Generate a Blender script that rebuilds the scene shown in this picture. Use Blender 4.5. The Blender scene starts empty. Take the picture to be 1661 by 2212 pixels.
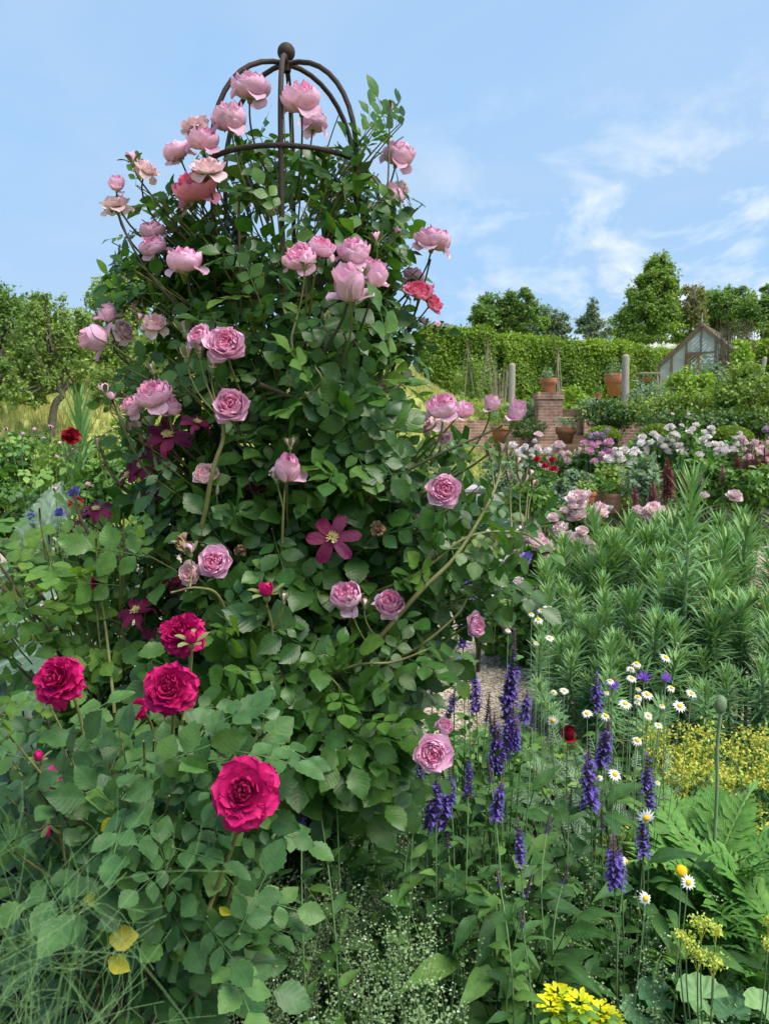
import bpy, math
import numpy as np
from mathutils import Matrix, Vector
rng = np.random.default_rng(11)
PI = math.pi
SC = bpy.context.scene
COL = SC.collection
def rad(a): return math.radians(a)
def A(*v): return np.array(v, float)
def nrm(v):
    v = np.asarray(v, float); return v/np.maximum(np.linalg.norm(v, axis=-1, keepdims=True), 1e-9)
def lerp(a, b, t): return a+(b-a)*t
def sstep(a, b, x):
    t = np.clip((np.asarray(x, float)-a)/(b-a), 0, 1); return t*t*(3-2*t)

# ---------------------------------------------------------------- camera
EYE, PITCH, FPX, CW, CH = 1.6, rad(6), 1671.0, 1661, 2212
cam = bpy.data.objects.new('camera', bpy.data.cameras.new('camera')); COL.objects.link(cam)
cam.location = (0, 0, EYE); cam.rotation_euler = (PI/2-PITCH, 0, 0)
cam.data.sensor_fit = 'VERTICAL'; cam.data.sensor_height = 24; cam.data.lens = 24*FPX/CH
cam.data.clip_start = .05; cam.data.clip_end = 3000
cam.data.dof.use_dof = True; cam.data.dof.focus_distance = 1.75; cam.data.dof.aperture_fstop = 9.5
SC.camera = cam
def P(x, y, d):
    """point seen at photo position (x, y), d metres forward of the camera"""
    a, b = (x-CW/2)/FPX, -(y-CH/2)/FPX
    dy = math.cos(PITCH)+b*math.sin(PITCH); dz = -math.sin(PITCH)+b*math.cos(PITCH)
    t = d/dy
    return A(a*t, d, EYE+dz*t)
def px2m(p, d): return p*d/FPX

# ---------------------------------------------------------------- ground shape
def ground(x, y):
    x = np.asarray(x, float); y = np.asarray(y, float)
    bed = .32*sstep(10.5, 12.5, y)
    mead = np.interp(y, [9, 11, 14.5, 20, 29, 45, 80, 200], [0, .35, 1.55, 2.7, 4.55, 5.6, 6.6, 8])
    terr = bed+sstep(15, 18.5, y)*.5+np.interp(y, [20.9, 21.0, 23, 34, 60, 200], [0, 1.12, 1.4, 1.75, 2.6, 5])
    s = sstep(-1.0, 2.6, x-.03*(y-15))
    return lerp(mead, terr, s)

# ---------------------------------------------------------------- mesh collecting
class Geo:
    def __init__(s): s.V = []; s.D = []; s.F = []; s.n = 0
    def add(s, V, F, D=None, mi=0, smooth=True):
        V = np.asarray(V, float); F = np.asarray(F, np.int64)
        if D is None: D = np.tile([.5, .5, 0.], (len(V), 1))
        s.V.append(V); s.D.append(np.asarray(D, float)); s.F.append((F+s.n, mi, smooth)); s.n += len(V)
        return s
    def inst(s, T, pos, rot, size, rnd, mi=0):
        """many copies of template T=(V,F,D): pos (n,3), rot (n,3,3), size (n,) , rnd (n,)"""
        V, F, D = T; n = len(pos)
        if n == 0: return s
        size = np.broadcast_to(np.asarray(size, float), (n,)) if np.ndim(size) < 2 else size
        L = V[None]*(size[:, None, None] if size.ndim == 1 else size[:, None, :])
        W = np.einsum('nij,nvj->nvi', rot, L)+pos[:, None, :]
        DD = np.broadcast_to(D[None], (n,)+D.shape).copy()
        DD[:, :, 0] = np.clip(np.asarray(rnd)[:, None]+.07*DD[:, :, 0], 0, 1)
        FF = (F[None]+(np.arange(n)*len(V))[:, None, None]).reshape(-1, F.shape[1])
        return s.add(W.reshape(-1, 3), FF, DD.reshape(-1, 3), mi)
    def box(s, c, size, rz=0, mi=0, bev=0):
        x, y, z = np.array(size)/2
        V = np.array([[-x,-y,-z],[x,-y,-z],[x,y,-z],[-x,y,-z],[-x,-y,z],[x,-y,z],[x,y,z],[-x,y,z]])
        c_, s_ = math.cos(rz), math.sin(rz)
        V = V@np.array([[c_, s_, 0], [-s_, c_, 0], [0, 0, 1]])+np.asarray(c)
        return s.add(V, [[0,3,2,1],[4,5,6,7],[0,1,5,4],[1,2,6,5],[2,3,7,6],[3,0,4,7]], None, mi, False)
    def beam(s, a, b, w, h, mi=0):
        a, b = np.asarray(a, float), np.asarray(b, float); d = nrm(b-a)
        u = np.array([0, 0, 1.]) if abs(d[2]) < .9 else np.array([0, 1., 0])
        X = nrm(np.cross(d, u)); Z = np.cross(X, d)
        V = np.array([p+X*i*w/2+Z*j*h/2 for p in (a, b) for i, j in ((-1,-1),(1,-1),(1,1),(-1,1))])
        return s.add(V, [[0,1,2,3],[7,6,5,4],[0,4,5,1],[1,5,6,2],[2,6,7,3],[3,7,4,0]], None, mi, False)
    def lathe(s, c, prof, n=20, mi=0, wob=None):
        prof = np.asarray(prof, float); k = len(prof); a = np.arange(n)*2*PI/n
        r = prof[:, 0][:, None]*np.ones(n)
        z = prof[:, 1][:, None]*np.ones(n)
        if wob is not None: z = z+wob(a)[None]*prof[:, 2][:, None]
        V = np.stack([r*np.cos(a), r*np.sin(a), z], -1).reshape(-1, 3)+np.asarray(c)
        i, j = np.meshgrid(np.arange(k-1), np.arange(n), indexing='ij'); i = i.ravel(); j = j.ravel(); j2 = (j+1) % n
        return s.add(V, np.stack([i*n+j, i*n+j2, (i+1)*n+j2, (i+1)*n+j], -1), None, mi)
    def tube(s, pts, r, n=5, rnd=.5, mi=0):
        pts = np.asarray(pts, float); k = len(pts); r = np.broadcast_to(np.asarray(r, float), (k,))
        T = nrm(np.gradient(pts, axis=0)); ref = A(.31, .2, .93) if abs(nrm(pts[-1]-pts[0])[2]) < .8 else A(1, .3, .1)
        X = nrm(np.cross(T, ref)); Y = np.cross(T, X)
        a = np.arange(n)*2*PI/n
        V = pts[:, None]+r[:, None, None]*(X[:, None]*np.cos(a)[None, :, None]+Y[:, None]*np.sin(a)[None, :, None])
        i, j = np.meshgrid(np.arange(k-1), np.arange(n), indexing='ij'); i = i.ravel(); j = j.ravel(); j2 = (j+1) % n
        D = np.zeros((k, n, 3)); D[..., 0] = rnd; D[..., 1] = np.linspace(0, 1, k)[:, None]; D[..., 2] = .9
        s.add(V.reshape(-1, 3), np.stack([i*n+j2, i*n+j, (i+1)*n+j, (i+1)*n+j2], -1), D.reshape(-1, 3), mi)
        c = s.n
        if n >= 4: s.add(pts[[-1]]+T[-1]*r[-1]*.3, np.array([[c-n+q, c-n+(q+1) % n, c] for q in range(n)])-c, np.array([[rnd, 1, .9]]), mi)
        return s
    def mesh(s, name, mats):
        me = bpy.data.meshes.new(name)
        V = np.concatenate(s.V); me.vertices.add(len(V)); me.vertices.foreach_set('co', V.astype(np.float32).ravel())
        li, tot, mi, sm = [], [], [], []
        for F, m, q in s.F:
            li.append(F.ravel()); tot.append(np.full(len(F), F.shape[1])); mi.append(np.full(len(F), m)); sm.append(np.full(len(F), q))
        li = np.concatenate(li); tot = np.concatenate(tot)
        me.loops.add(len(li)); me.loops.foreach_set('vertex_index', li.astype(np.int32))
        me.polygons.add(len(tot)); me.polygons.foreach_set('loop_start', np.concatenate([[0], np.cumsum(tot)[:-1]]).astype(np.int32))
        me.polygons.foreach_set('material_index', np.concatenate(mi).astype(np.int32))
        me.polygons.foreach_set('use_smooth', np.concatenate(sm))
        at = me.attributes.new('d', 'FLOAT_VECTOR', 'POINT'); at.data.foreach_set('vector', np.concatenate(s.D).astype(np.float32).ravel())
        for m in (mats if isinstance(mats, (list, tuple)) else [mats]): me.materials.append(m)
        me.update(calc_edges=True)
        return me

# ---------------------------------------------------------------- objects
WM = {}
def link(name, data, parent=None, mat=None):
    """one object; its geometry is in world coordinates unless a matrix is given"""
    o = bpy.data.objects.new(name, data); COL.objects.link(o)
    M = mat if mat is not None else Matrix()
    o.matrix_basis = M
    if parent is not None:
        o.parent = parent; o.matrix_parent_inverse = WM[parent].inverted()
    WM[o] = M
    return o
def tag(o, label, cat, group=None, kind=None):
    o['label'] = label; o['category'] = cat
    if group: o['group'] = group
    if kind: o['kind'] = kind
    return o
def thing(name, loc, label, cat, group=None):
    return tag(link(name, None, None, Matrix.Translation(Vector(loc))), label, cat, group)
def part(name, geo, mats, parent): return link(name, geo.mesh(name, mats), parent)
def single(name, geo, mats, label, cat, group=None, kind=None): return tag(part(name, geo, mats, None), label, cat, group, kind)
def struct(name, geo, mats, label=None):
    o = part(name, geo, mats, None); o['kind'] = 'structure'
    if label: o['label'] = label
    return o

# ---------------------------------------------------------------- maths for leaves and stems
def bez(p0, p1, p2, k=8):
    t = np.linspace(0, 1, k)[:, None]; return (1-t)**2*np.asarray(p0)+2*t*(1-t)*np.asarray(p1)+t*t*np.asarray(p2)
def spline(pts, k=6):
    pts = np.asarray(pts, float)
    if len(pts) < 3: return np.array([lerp(pts[0], pts[1], t) for t in np.linspace(0, 1, k)])
    Q = np.vstack([2*pts[0]-pts[1], pts, 2*pts[-1]-pts[-2]]); out = []
    for i in range(1, len(Q)-2):
        a, b, c, d = Q[i-1:i+3]
        for t in np.linspace(0, 1, k, endpoint=False):
            out.append(.5*((2*b)+(c-a)*t+(2*a-5*b+4*c-d)*t*t+(3*b-a-3*c+d)*t**3))
    return np.array(out+[pts[-1]])
def frames(Y, N):
    """rotation matrices with leaf axis Y and blade normal near N"""
    Y = nrm(Y); X = nrm(np.cross(Y, N)); Z = np.cross(X, Y)
    return np.stack([X, Y, Z], -1)
def frame1(z, x=None):
    z = nrm(z); x = A(1, .2, .1) if x is None else x
    x = nrm(np.asarray(x)-z*np.dot(x, z)); return np.stack([x, np.cross(z, x), z], -1)
def mat4(p, R3, s=1):
    M = Matrix.Identity(4)
    for i in range(3):
        for j in range(3): M[i][j] = R3[i, j]*s
        M[i][3] = p[i]
    return M
def rdir(n, up=0.): return nrm(rng.normal(size=(n, 3))+A(0, 0, up))

def leaf(rows=5, cols=3, w=.34, fold=.18, droop=.2, serr=0., shape=1., wave=0., base=0., seed=0, twist=0.):
    """a blade of length 1 along +Y, normal +Z"""
    r = np.random.default_rng(seed); t = np.linspace(0, 1, rows); u = np.linspace(-1, 1, cols)
    wd = w*np.sin(PI*np.clip(t, 0, 1)**shape)**np.where(t**shape < .5, .8, 1.12)
    wd[0] = w*base+.012; wd[-1] = .004
    if serr: wd[1:-1] *= 1+serr*np.where(np.arange(rows-2) % 2, 1, -1)
    V = np.zeros((rows, cols, 3)); D = np.zeros((rows, cols, 3))
    for i in range(rows):
        for j in range(cols):
            x = u[j]*wd[i]; y = t[i]; z = fold*abs(x)-droop*t[i]**2+wave*math.sin(t[i]*9+u[j]*2+seed)*abs(u[j])
            if serr and abs(u[j]) > .9 and 0 < i < rows-1: y += .03
            V[i, j] = (x+twist*t[i]**2, y-.25*droop*droop*t[i]**2, z); D[i, j] = (0, t[i], u[j])
    F = [[i*cols+j, i*cols+j+1, (i+1)*cols+j+1, (i+1)*cols+j] for i in range(rows-1) for j in range(cols-1)]
    return V.reshape(-1, 3), np.array(F), D.reshape(-1, 3)
def merge(items):
    """items: (template, R, pos, size, rnd)"""
    V, F, D, n = [], [], [], 0
    for (v, f, d), R3, p, s, q in items:
        V.append(v@R3.T*s+p); F.append(f+n); d = d.copy(); d[:, 0] = q; D.append(d); n += len(v)
    return np.concatenate(V), np.concatenate(F), np.concatenate(D)
def compound(seed, rows, cols, serr, pairs=2, w=.36):
    """a rose leaf: stalk with paired leaflets and an end leaflet, leaflet length 1"""
    r = np.random.default_rng(seed); it = []
    L = .55+.62*pairs
    def lf(k): return leaf(rows, cols, w*r.uniform(.9, 1.1), r.uniform(-.04, .26), r.uniform(.0, .3), serr, .86, r.uniform(0, .03), .1, seed*31+k)
    def stalk_z(y): return -.06*y*y
    spots = [(L, 0, 1.05)]
    for p in range(pairs):
        for sd in (-1, 1): spots.append((.5+.62*p, sd, r.uniform(.74, .92)*(.85 if p == 0 else 1)))
    for k, (y, sd, s) in enumerate(spots):
        ang = sd*r.uniform(.85, 1.15); Y = A(math.sin(ang), math.cos(ang), r.uniform(-.3, .12)); N = A(-sd*.15+r.normal()*.12, r.normal()*.15, 1)
        it.append((lf(k), frames(Y[None], N[None])[0], A(.05*sd, y, stalk_z(y)), s, r.uniform(-1, 1)))
    ys = np.linspace(0, L, 5); c = np.stack([ys*0, ys, stalk_z(ys)], -1); hw = .016
    V = np.concatenate([c+A(-hw, 0, 0), c+A(0, 0, hw*1.5), c+A(hw, 0, 0)])
    F = [[i+5*a, i+1+5*a, i+1+5*(a+1), i+5*(a+1)] for a in range(2) for i in range(4)]
    D = np.zeros((15, 3)); D[:, 1] = .5
    it.append(((V, np.array(F), D), np.eye(3), A(0, 0, 0), 1, 0))
    return merge(it)
CLEAR = []
def keep_clear(p, size):
    """false for leaves that would grow in front of a bloom"""
    ok = np.ones(len(p), bool)
    for c, r in CLEAR:
        v = nrm(A(0, 0, EYE)-c); w = p-c; t = np.clip(w@v, -.01, .5); ok &= np.linalg.norm(w-t[:, None]*v, axis=1) > r*.85+size*.55
    return ok
def leaves_on(geo, pts, T, size, start=.25, step=.035, axis=None, mi=0, rlo=0., rhi=1., upw=.8, out=.6, jit=.45, fwd=.45, face=.3):
    """leaves alternately along a stem (pts), blades turned up and away from the plant's axis"""
    seg = np.linalg.norm(np.diff(pts, axis=0), axis=1); cum = np.concatenate([[0], np.cumsum(seg)]); L = cum[-1]
    n = max(1, int(L*(1-start)/step)); s = L*(start+(1-start)*(np.arange(n)+rng.uniform(.3, 1, n))/n)
    p = np.stack([np.interp(s, cum, pts[:, i]) for i in range(3)], -1)
    tg = nrm(np.stack([np.interp(s, cum, np.gradient(pts[:, i])) for i in range(3)], -1))
    ph = rng.uniform(0, 6)+np.arange(n)*2.4; a = nrm(np.cross(tg, A(.3, .1, .95))); b = np.cross(tg, a)
    side = a*np.cos(ph)[:, None]+b*np.sin(ph)[:, None]
    oz = (p-axis)*A(1, 1, 0) if axis is not None else side*A(1, 1, 0)
    oz = nrm(oz)
    Y = nrm(side+tg*fwd+oz*.35+rng.normal(size=(n, 3))*.2-A(0, 0, .12))
    N = A(0, -face, upw)+oz*out+rng.normal(size=(n, 3))*jit
    R3 = frames(Y, N); k = rng.integers(0, len(T), n); q = rng.uniform(rlo, rhi, n); sz = size*rng.uniform(.72, 1.15, n)*np.clip(1.25-.45*s/L, .6, 1.1)
    ok = keep_clear(p+Y*sz[:, None]*1.1, sz*2) if CLEAR else np.ones(n, bool)
    for i in range(len(T)):
        m = (k == i) & ok; geo.inst(T[i], p[m], R3[m], sz[m], q[m], mi)

# ---------------------------------------------------------------- materials
def lin(r, g, b): return tuple((c/255/12.92 if c/255 <= .04045 else ((c/255+.055)/1.055)**2.4) for c in (r, g, b))
def nodes(name):
    m = bpy.data.materials.new(name); m.use_nodes = True; nt = m.node_tree; nt.nodes.clear()
    N = lambda t, **k: _n(nt, t, **k)
    out = N('ShaderNodeOutputMaterial'); return m, nt, N, nt.links.new, out
def _n(nt, t, **k):
    n = nt.nodes.new(t)
    for a, b in k.items():
        if a[0] == 'i' and a[1:].isdigit(): n.inputs[int(a[1:])].default_value = b
        else: setattr(n, a, b)
    return n
def ramp(N, stops, interp='LINEAR'):
    r = N('ShaderNodeValToRGB'); e = r.color_ramp.elements; r.color_ramp.interpolation = interp
    while len(e) > 1: e.remove(e[0])
    e[0].position = stops[0][0]; e[0].color = (*stops[0][1], 1)
    for p, c in stops[1:]: q = e.new(p); q.color = (*c, 1)
    return r
def leafmat(name, stops, vein=None, rough=.42, trans=.28, vstr=.34, sides=8, spec=.28, bump=.22, tcol=(1.25, 1.35, .45)):
    m, nt, N, lk, out = nodes(name)
    at = N('ShaderNodeAttribute', attribute_name='d'); sx = N('ShaderNodeSeparateXYZ'); lk(at.outputs['Vector'], sx.inputs[0])
    rp = ramp(N, stops); lk(sx.outputs[0], rp.inputs[0])
    ab = N('ShaderNodeMath', operation='ABSOLUTE'); lk(sx.outputs[2], ab.inputs[0])
    mid = N('ShaderNodeMapRange', i1=.0, i2=.12, i3=1., i4=0.); lk(ab.outputs[0], mid.inputs[0])
    k = N('ShaderNodeMath', operation='MULTIPLY', i1=-.22); lk(ab.outputs[0], k.inputs[0])
    yy = N('ShaderNodeMath', operation='ADD'); lk(sx.outputs[1], yy.inputs[0]); lk(k.outputs[0], yy.inputs[1])
    fr = N('ShaderNodeMath', operation='MULTIPLY', i1=float(sides)); lk(yy.outputs[0], fr.inputs[0])
    pp = N('ShaderNodeMath', operation='PINGPONG', i1=.5); lk(fr.outputs[0], pp.inputs[0])
    sv = N('ShaderNodeMapRange', i1=0., i2=.11, i3=.5, i4=0.); lk(pp.outputs[0], sv.inputs[0])
    mx = N('ShaderNodeMath', operation='MAXIMUM'); lk(mid.outputs[0], mx.inputs[0]); lk(sv.outputs[0], mx.inputs[1])
    ms = N('ShaderNodeMath', operation='MULTIPLY', i1=vstr); lk(mx.outputs[0], ms.inputs[0])
    no = N('ShaderNodeTexNoise', i2=60., i3=2.); geo = N('ShaderNodeTexCoord'); lk(geo.outputs['Object'], no.inputs[0])
    nm = N('ShaderNodeMapRange', i1=.25, i2=.75, i3=.78, i4=1.22); lk(no.outputs[0], nm.inputs[0])
    c0 = N('ShaderNodeMix', data_type='RGBA', blend_type='MULTIPLY'); c0.inputs[0].default_value = 1; lk(rp.outputs[0], c0.inputs[6]); lk(nm.outputs[0], c0.inputs[7])
    c = N('ShaderNodeMix', data_type='RGBA'); lk(ms.outputs[0], c.inputs[0]); lk(c0.outputs[2], c.inputs[6]); c.inputs[7].default_value = (*(vein or (.16, .26, .11)), 1)
    n3 = N('ShaderNodeTexNoise', i2=17., i3=3.); lk(geo.outputs['Object'], n3.inputs[0]); m3 = N('ShaderNodeMapRange', i1=.45, i2=.75, i3=0., i4=.45); lk(n3.outputs[0], m3.inputs[0])
    hs = N('ShaderNodeHueSaturation', i0=.47, i1=1.05, i2=1.25); lk(c.outputs[2], hs.inputs['Color']); c1 = c; c = N('ShaderNodeMix', data_type='RGBA'); lk(m3.outputs[0], c.inputs[0]); lk(c1.outputs[2], c.inputs[6]); lk(hs.outputs[0], c.inputs[7])
    b = N('ShaderNodeBsdfPrincipled'); lk(c.outputs[2], b.inputs['Base Color']); b.inputs['Specular IOR Level'].default_value = spec
    rg = N('ShaderNodeMapRange', i1=.3, i2=.7, i3=rough-.1, i4=rough+.12); lk(n3.outputs[0], rg.inputs[0]); lk(rg.outputs[0], b.inputs['Roughness'])
    if bump:
        bp = N('ShaderNodeBump'); bp.inputs['Strength'].default_value = bump; bp.inputs['Distance'].default_value = .004; lk(pp.outputs[0], bp.inputs['Height']); lk(bp.outputs[0], b.inputs['Normal'])
    tc = N('ShaderNodeMix', data_type='RGBA', blend_type='MULTIPLY'); tc.inputs[0].default_value = 1; lk(c.outputs[2], tc.inputs[6]); tc.inputs[7].default_value = (*tcol, 1)
    tr = N('ShaderNodeBsdfTranslucent'); lk(tc.outputs[2], tr.inputs[0])
    mxs = N('ShaderNodeMixShader'); mxs.inputs[0].default_value = trans; lk(b.outputs[0], mxs.inputs[1]); lk(tr.outputs[0], mxs.inputs[2]); lk(mxs.outputs[0], out.inputs[0])
    return m
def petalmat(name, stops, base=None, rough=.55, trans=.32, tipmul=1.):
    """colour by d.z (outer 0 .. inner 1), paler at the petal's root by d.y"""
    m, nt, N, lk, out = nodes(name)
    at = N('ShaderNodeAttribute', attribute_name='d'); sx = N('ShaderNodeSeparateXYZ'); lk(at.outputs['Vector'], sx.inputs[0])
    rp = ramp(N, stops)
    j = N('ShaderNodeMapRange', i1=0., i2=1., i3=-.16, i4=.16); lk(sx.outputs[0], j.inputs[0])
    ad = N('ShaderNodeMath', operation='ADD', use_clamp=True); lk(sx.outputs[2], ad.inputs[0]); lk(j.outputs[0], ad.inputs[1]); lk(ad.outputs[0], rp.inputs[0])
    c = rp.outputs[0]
    if base:
        mr = N('ShaderNodeMapRange', i1=0., i2=.55, i3=.9, i4=0.); lk(sx.outputs[1], mr.inputs[0])
        mm = N('ShaderNodeMix', data_type='RGBA'); lk(mr.outputs[0], mm.inputs[0]); lk(c, mm.inputs[6]); mm.inputs[7].default_value = (*base, 1); c = mm.outputs[2]
    oi = N('ShaderNodeObjectInfo'); vr = N('ShaderNodeMapRange', i1=0., i2=1., i3=.88, i4=1.08); lk(oi.outputs['Random'], vr.inputs[0])
    n2 = N('ShaderNodeTexNoise', i2=5., i3=4.); t2 = N('ShaderNodeTexCoord'); lk(t2.outputs['Object'], n2.inputs[0]); v2 = N('ShaderNodeMapRange', i1=.3, i2=.7, i3=.90, i4=1.08); lk(n2.outputs[0], v2.inputs[0])
    vm = N('ShaderNodeMath', operation='MULTIPLY'); lk(vr.outputs[0], vm.inputs[0]); lk(v2.outputs[0], vm.inputs[1]); cm = N('ShaderNodeMix', data_type='RGBA', blend_type='MULTIPLY'); cm.inputs[0].default_value = 1; lk(c, cm.inputs[6]); lk(vm.outputs[0], cm.inputs[7]); c = cm.outputs[2]
    no = N('ShaderNodeTexNoise', i2=9., i3=3.); tx = N('ShaderNodeTexCoord'); lk(tx.outputs['Object'], no.inputs[0])
    bp = N('ShaderNodeBump'); bp.inputs['Strength'].default_value = .12; bp.inputs['Distance'].default_value = .1; lk(no.outputs[0], bp.inputs['Height'])
    b = N('ShaderNodeBsdfPrincipled'); lk(c, b.inputs['Base Color']); b.inputs['Roughness'].default_value = rough; b.inputs['Specular IOR Level'].default_value = .25; lk(bp.outputs[0], b.inputs['Normal'])
    tr = N('ShaderNodeBsdfTranslucent'); lk(c, tr.inputs[0])
    mx = N('ShaderNodeMixShader'); mx.inputs[0].default_value = trans; lk(b.outputs[0], mx.inputs[1]); lk(tr.outputs[0], mx.inputs[2]); lk(mx.outputs[0], out.inputs[0])
    return m
def plain(name, c1, c2=None, rough=.8, scale=8., bump=.2, dist=.01, metal=0., spec=.3, detail=5., stretch=None, byrnd=False):
    m, nt, N, lk, out = nodes(name)
    tx = N('ShaderNodeTexCoord'); v = tx.outputs['Object']
    if stretch: mp = N('ShaderNodeMapping'); mp.inputs['Scale'].default_value = stretch; lk(v, mp.inputs[0]); v = mp.outputs[0]
    no = N('ShaderNodeTexNoise', i2=scale, i3=detail, i4=.6); lk(v, no.inputs[0])
    rp = ramp(N, [(.32, c1), (.68, c2 or tuple(x*.6 for x in c1))])
    if byrnd:
        at = N('ShaderNodeAttribute', attribute_name='d'); sx = N('ShaderNodeSeparateXYZ'); lk(at.outputs['Vector'], sx.inputs[0]); lk(sx.outputs[0], rp.inputs[0])
        rp.color_ramp.elements[0].position = 0; rp.color_ramp.elements[1].position = 1
    else: lk(no.outputs[0], rp.inputs[0])
    b = N('ShaderNodeBsdfPrincipled'); lk(rp.outputs[0], b.inputs['Base Color']); b.inputs['Roughness'].default_value = rough; b.inputs['Metallic'].default_value = metal; b.inputs['Specular IOR Level'].default_value = spec
    if bump: bp = N('ShaderNodeBump'); bp.inputs['Strength'].default_value = bump; bp.inputs['Distance'].default_value = dist; lk(no.outputs[0], bp.inputs['Height']); lk(bp.outputs[0], b.inputs['Normal'])
    lk(b.outputs[0], out.inputs[0]); return m
# ---------------------------------------------------------------- the palette
M_ROSELEAF = leafmat('climbing_rose_leaf', [(0, (.018, .058, .013)), (.45, (.040, .115, .021)), (.8, (.072, .165, .028)), (.955, (.12, .21, .028)), (.975, (.32, .27, .02)), (1, (.20, .13, .03))], vein=(.08, .17, .055), trans=.34, rough=.36, spec=.45, vstr=.26, bump=.12)
M_CRIMLEAF = leafmat('crimson_rose_leaf', [(0, (.032, .092, .030)), (.55, (.058, .142, .042)), (.93, (.09, .19, .046)), (.975, (.11, .22, .04)), (.985, (.46, .40, .02)), (1, (.34, .22, .02))], vein=(.10, .21, .09), trans=.25, rough=.46, spec=.36, vstr=.22, bump=.10, sides=7)
M_LIMELEAF = leafmat('fresh_rose_leaf', [(0, (.055, .14, .03)), (.5, (.09, .20, .035)), (.95, (.15, .27, .04)), (1, (.22, .30, .05))], vein=(.16, .28, .09), trans=.34, rough=.45)
M_CANE = plain('rose_cane', (.10, .075, .04), (.05, .032, .022), rough=.7, scale=40, bump=.4)
M_CANEGREEN = plain('green_cane', (.17, .19, .06), (.12, .10, .045), rough=.6, scale=30, bump=.3)
M_STEMDARK = plain('dark_twig', (.05, .04, .025), (.035, .05, .02), rough=.7, scale=30)
M_SEPAL = plain('sepal_green', (.11, .20, .06), (.20, .19, .07), rough=.6, scale=25)
M_PINK = petalmat('pink_petal', [(0, (.88, .54, .73)), (.35, (.88, .49, .70)), (.7, (.88, .42, .64)), (1, (.86, .29, .51))], base=(.90, .70, .74))
M_PINKPALE = petalmat('faded_pink_petal', [(0, (.86, .64, .68)), (.5, (.86, .58, .64)), (1, (.84, .44, .50))], base=(.84, .74, .66))
M_PINKDEEP = petalmat('deep_pink_petal', [(0, (.80, .30, .45)), (.5, (.82, .2, .35)), (1, (.75, .09, .2))], base=(.84, .5, .5))
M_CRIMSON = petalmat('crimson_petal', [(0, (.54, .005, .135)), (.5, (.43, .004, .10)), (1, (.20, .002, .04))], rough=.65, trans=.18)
M_DARKRED = petalmat('dark_red_petal', [(0, (.28, .006, .02)), (1, (.14, .003, .012))], rough=.5, trans=.2)
M_CLEM = petalmat('clematis_petal', [(0, (.085, .003, .042)), (.5, (.10, .003, .038)), (1, (.16, .008, .046))], rough=.6, trans=.12)
M_STAMEN = plain('stamens', (.72, .62, .30), (.60, .50, .2), rough=.7, scale=60)
M_IRON = plain('rusty_iron', (.042, .022, .017), (.018, .012, .011), rough=.8, scale=60, bump=.3, dist=.002, spec=.4)
M_WHITE = petalmat('white_petal', [(0, (.85, .85, .84)), (1, (.82, .80, .74))], rough=.6, trans=.25)
M_YELLOW = plain('daisy_centre', (.85, .56, .01), (.75, .40, .01), rough=.8, scale=300, bump=.6, dist=.002)
M_PEONY = petalmat('pale_peony_petal', [(0, (.90, .68, .72)), (.6, (.92, .78, .80)), (1, (.88, .55, .60))], rough=.6, trans=.3)
M_PEONYW = petalmat('white_peony_petal', [(0, (.92, .88, .86)), (.6, (.92, .86, .85)), (1, (.90, .76, .76))], rough=.6, trans=.2)
M_MIDPINK = petalmat('bright_pink_petal', [(0, (.86, .56, .73)), (1, (.82, .40, .60))], rough=.6, trans=.3)
M_RED = petalmat('red_peony_petal', [(0, (.58, .03, .08)), (1, (.40, .01, .05))], rough=.6, trans=.2)
M_SALVIA = petalmat('salvia_floret', [(0, (.11, .07, .36)), (.5, (.16, .10, .45)), (1, (.24, .16, .55))], rough=.6, trans=.25)
M_CALYXDARK = plain('salvia_calyx', (.13, .07, .10), (.10, .10, .07), rough=.8, byrnd=True)
M_SALVIALEAF = leafmat('salvia_leaf', [(0, (.03, .09, .025)), (.6, (.055, .145, .032)), (1, (.10, .21, .045))], vein=(.13, .26, .10), rough=.55, sides=9, bump=.25, vstr=.22)
M_GREENSTEM = plain('green_stem', (.11, .20, .07), (.08, .14, .05), rough=.6, scale=20)
M_PALESTEM = plain('pale_stem', (.24, .33, .18), (.17, .26, .12), rough=.7, scale=20)
M_EUPH = leafmat('euphorbia_leaf', [(0, (.085, .20, .085)), (.55, (.135, .28, .115)), (.85, (.20, .36, .13)), (.96, (.22, .27, .06)), (1, (.36, .30, .08))], vein=(.19, .30, .16), rough=.5, trans=.2, sides=1, vstr=.4, bump=0)
M_POPPYLEAF = leafmat('poppy_leaf', [(0, (.055, .17, .035)), (.6, (.095, .25, .045)), (1, (.15, .32, .07))], vein=(.2, .33, .13), rough=.5, sides=9, bump=.5)
M_SILVER = leafmat('silver_leaf', [(0, (.10, .17, .11)), (.6, (.14, .22, .15)), (1, (.19, .27, .19))], vein=(.36, .43, .34), rough=.75, trans=.12, sides=6, bump=.7, vstr=.6, tcol=(1, 1.1, .7))
M_FILI = leafmat('feathery_leaf', [(0, (.09, .17, .09)), (1, (.20, .29, .18))], rough=.7, trans=.15, sides=1, bump=0)
M_YELLOWFL = leafmat('yellow_bract', [(0, (.34, .38, .05)), (.6, (.50, .49, .07)), (1, (.40, .47, .08))], vein=(.6, .55, .1), rough=.6, sides=1, bump=0, tcol=(1.1, 1.1, .5))
M_ACIDFL = leafmat('acid_yellow_bract', [(0, (.55, .58, .01)), (.7, (.72, .66, .01)), (1, (.42, .58, .03))], vein=(.7, .7, .1), rough=.5, sides=1, bump=0, tcol=(1.1, 1.1, .5))
M_MANTLE = leafmat('mantle_leaf', [(0, (.07, .19, .09)), (.5, (.11, .25, .12)), (1, (.22, .35, .13))], vein=(.2, .36, .17), rough=.6, sides=1, bump=.2)
M_NEEDLE = leafmat('needle_leaf', [(0, (.035, .14, .05)), (1, (.10, .26, .08))], rough=.55, sides=1, bump=0)
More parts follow.
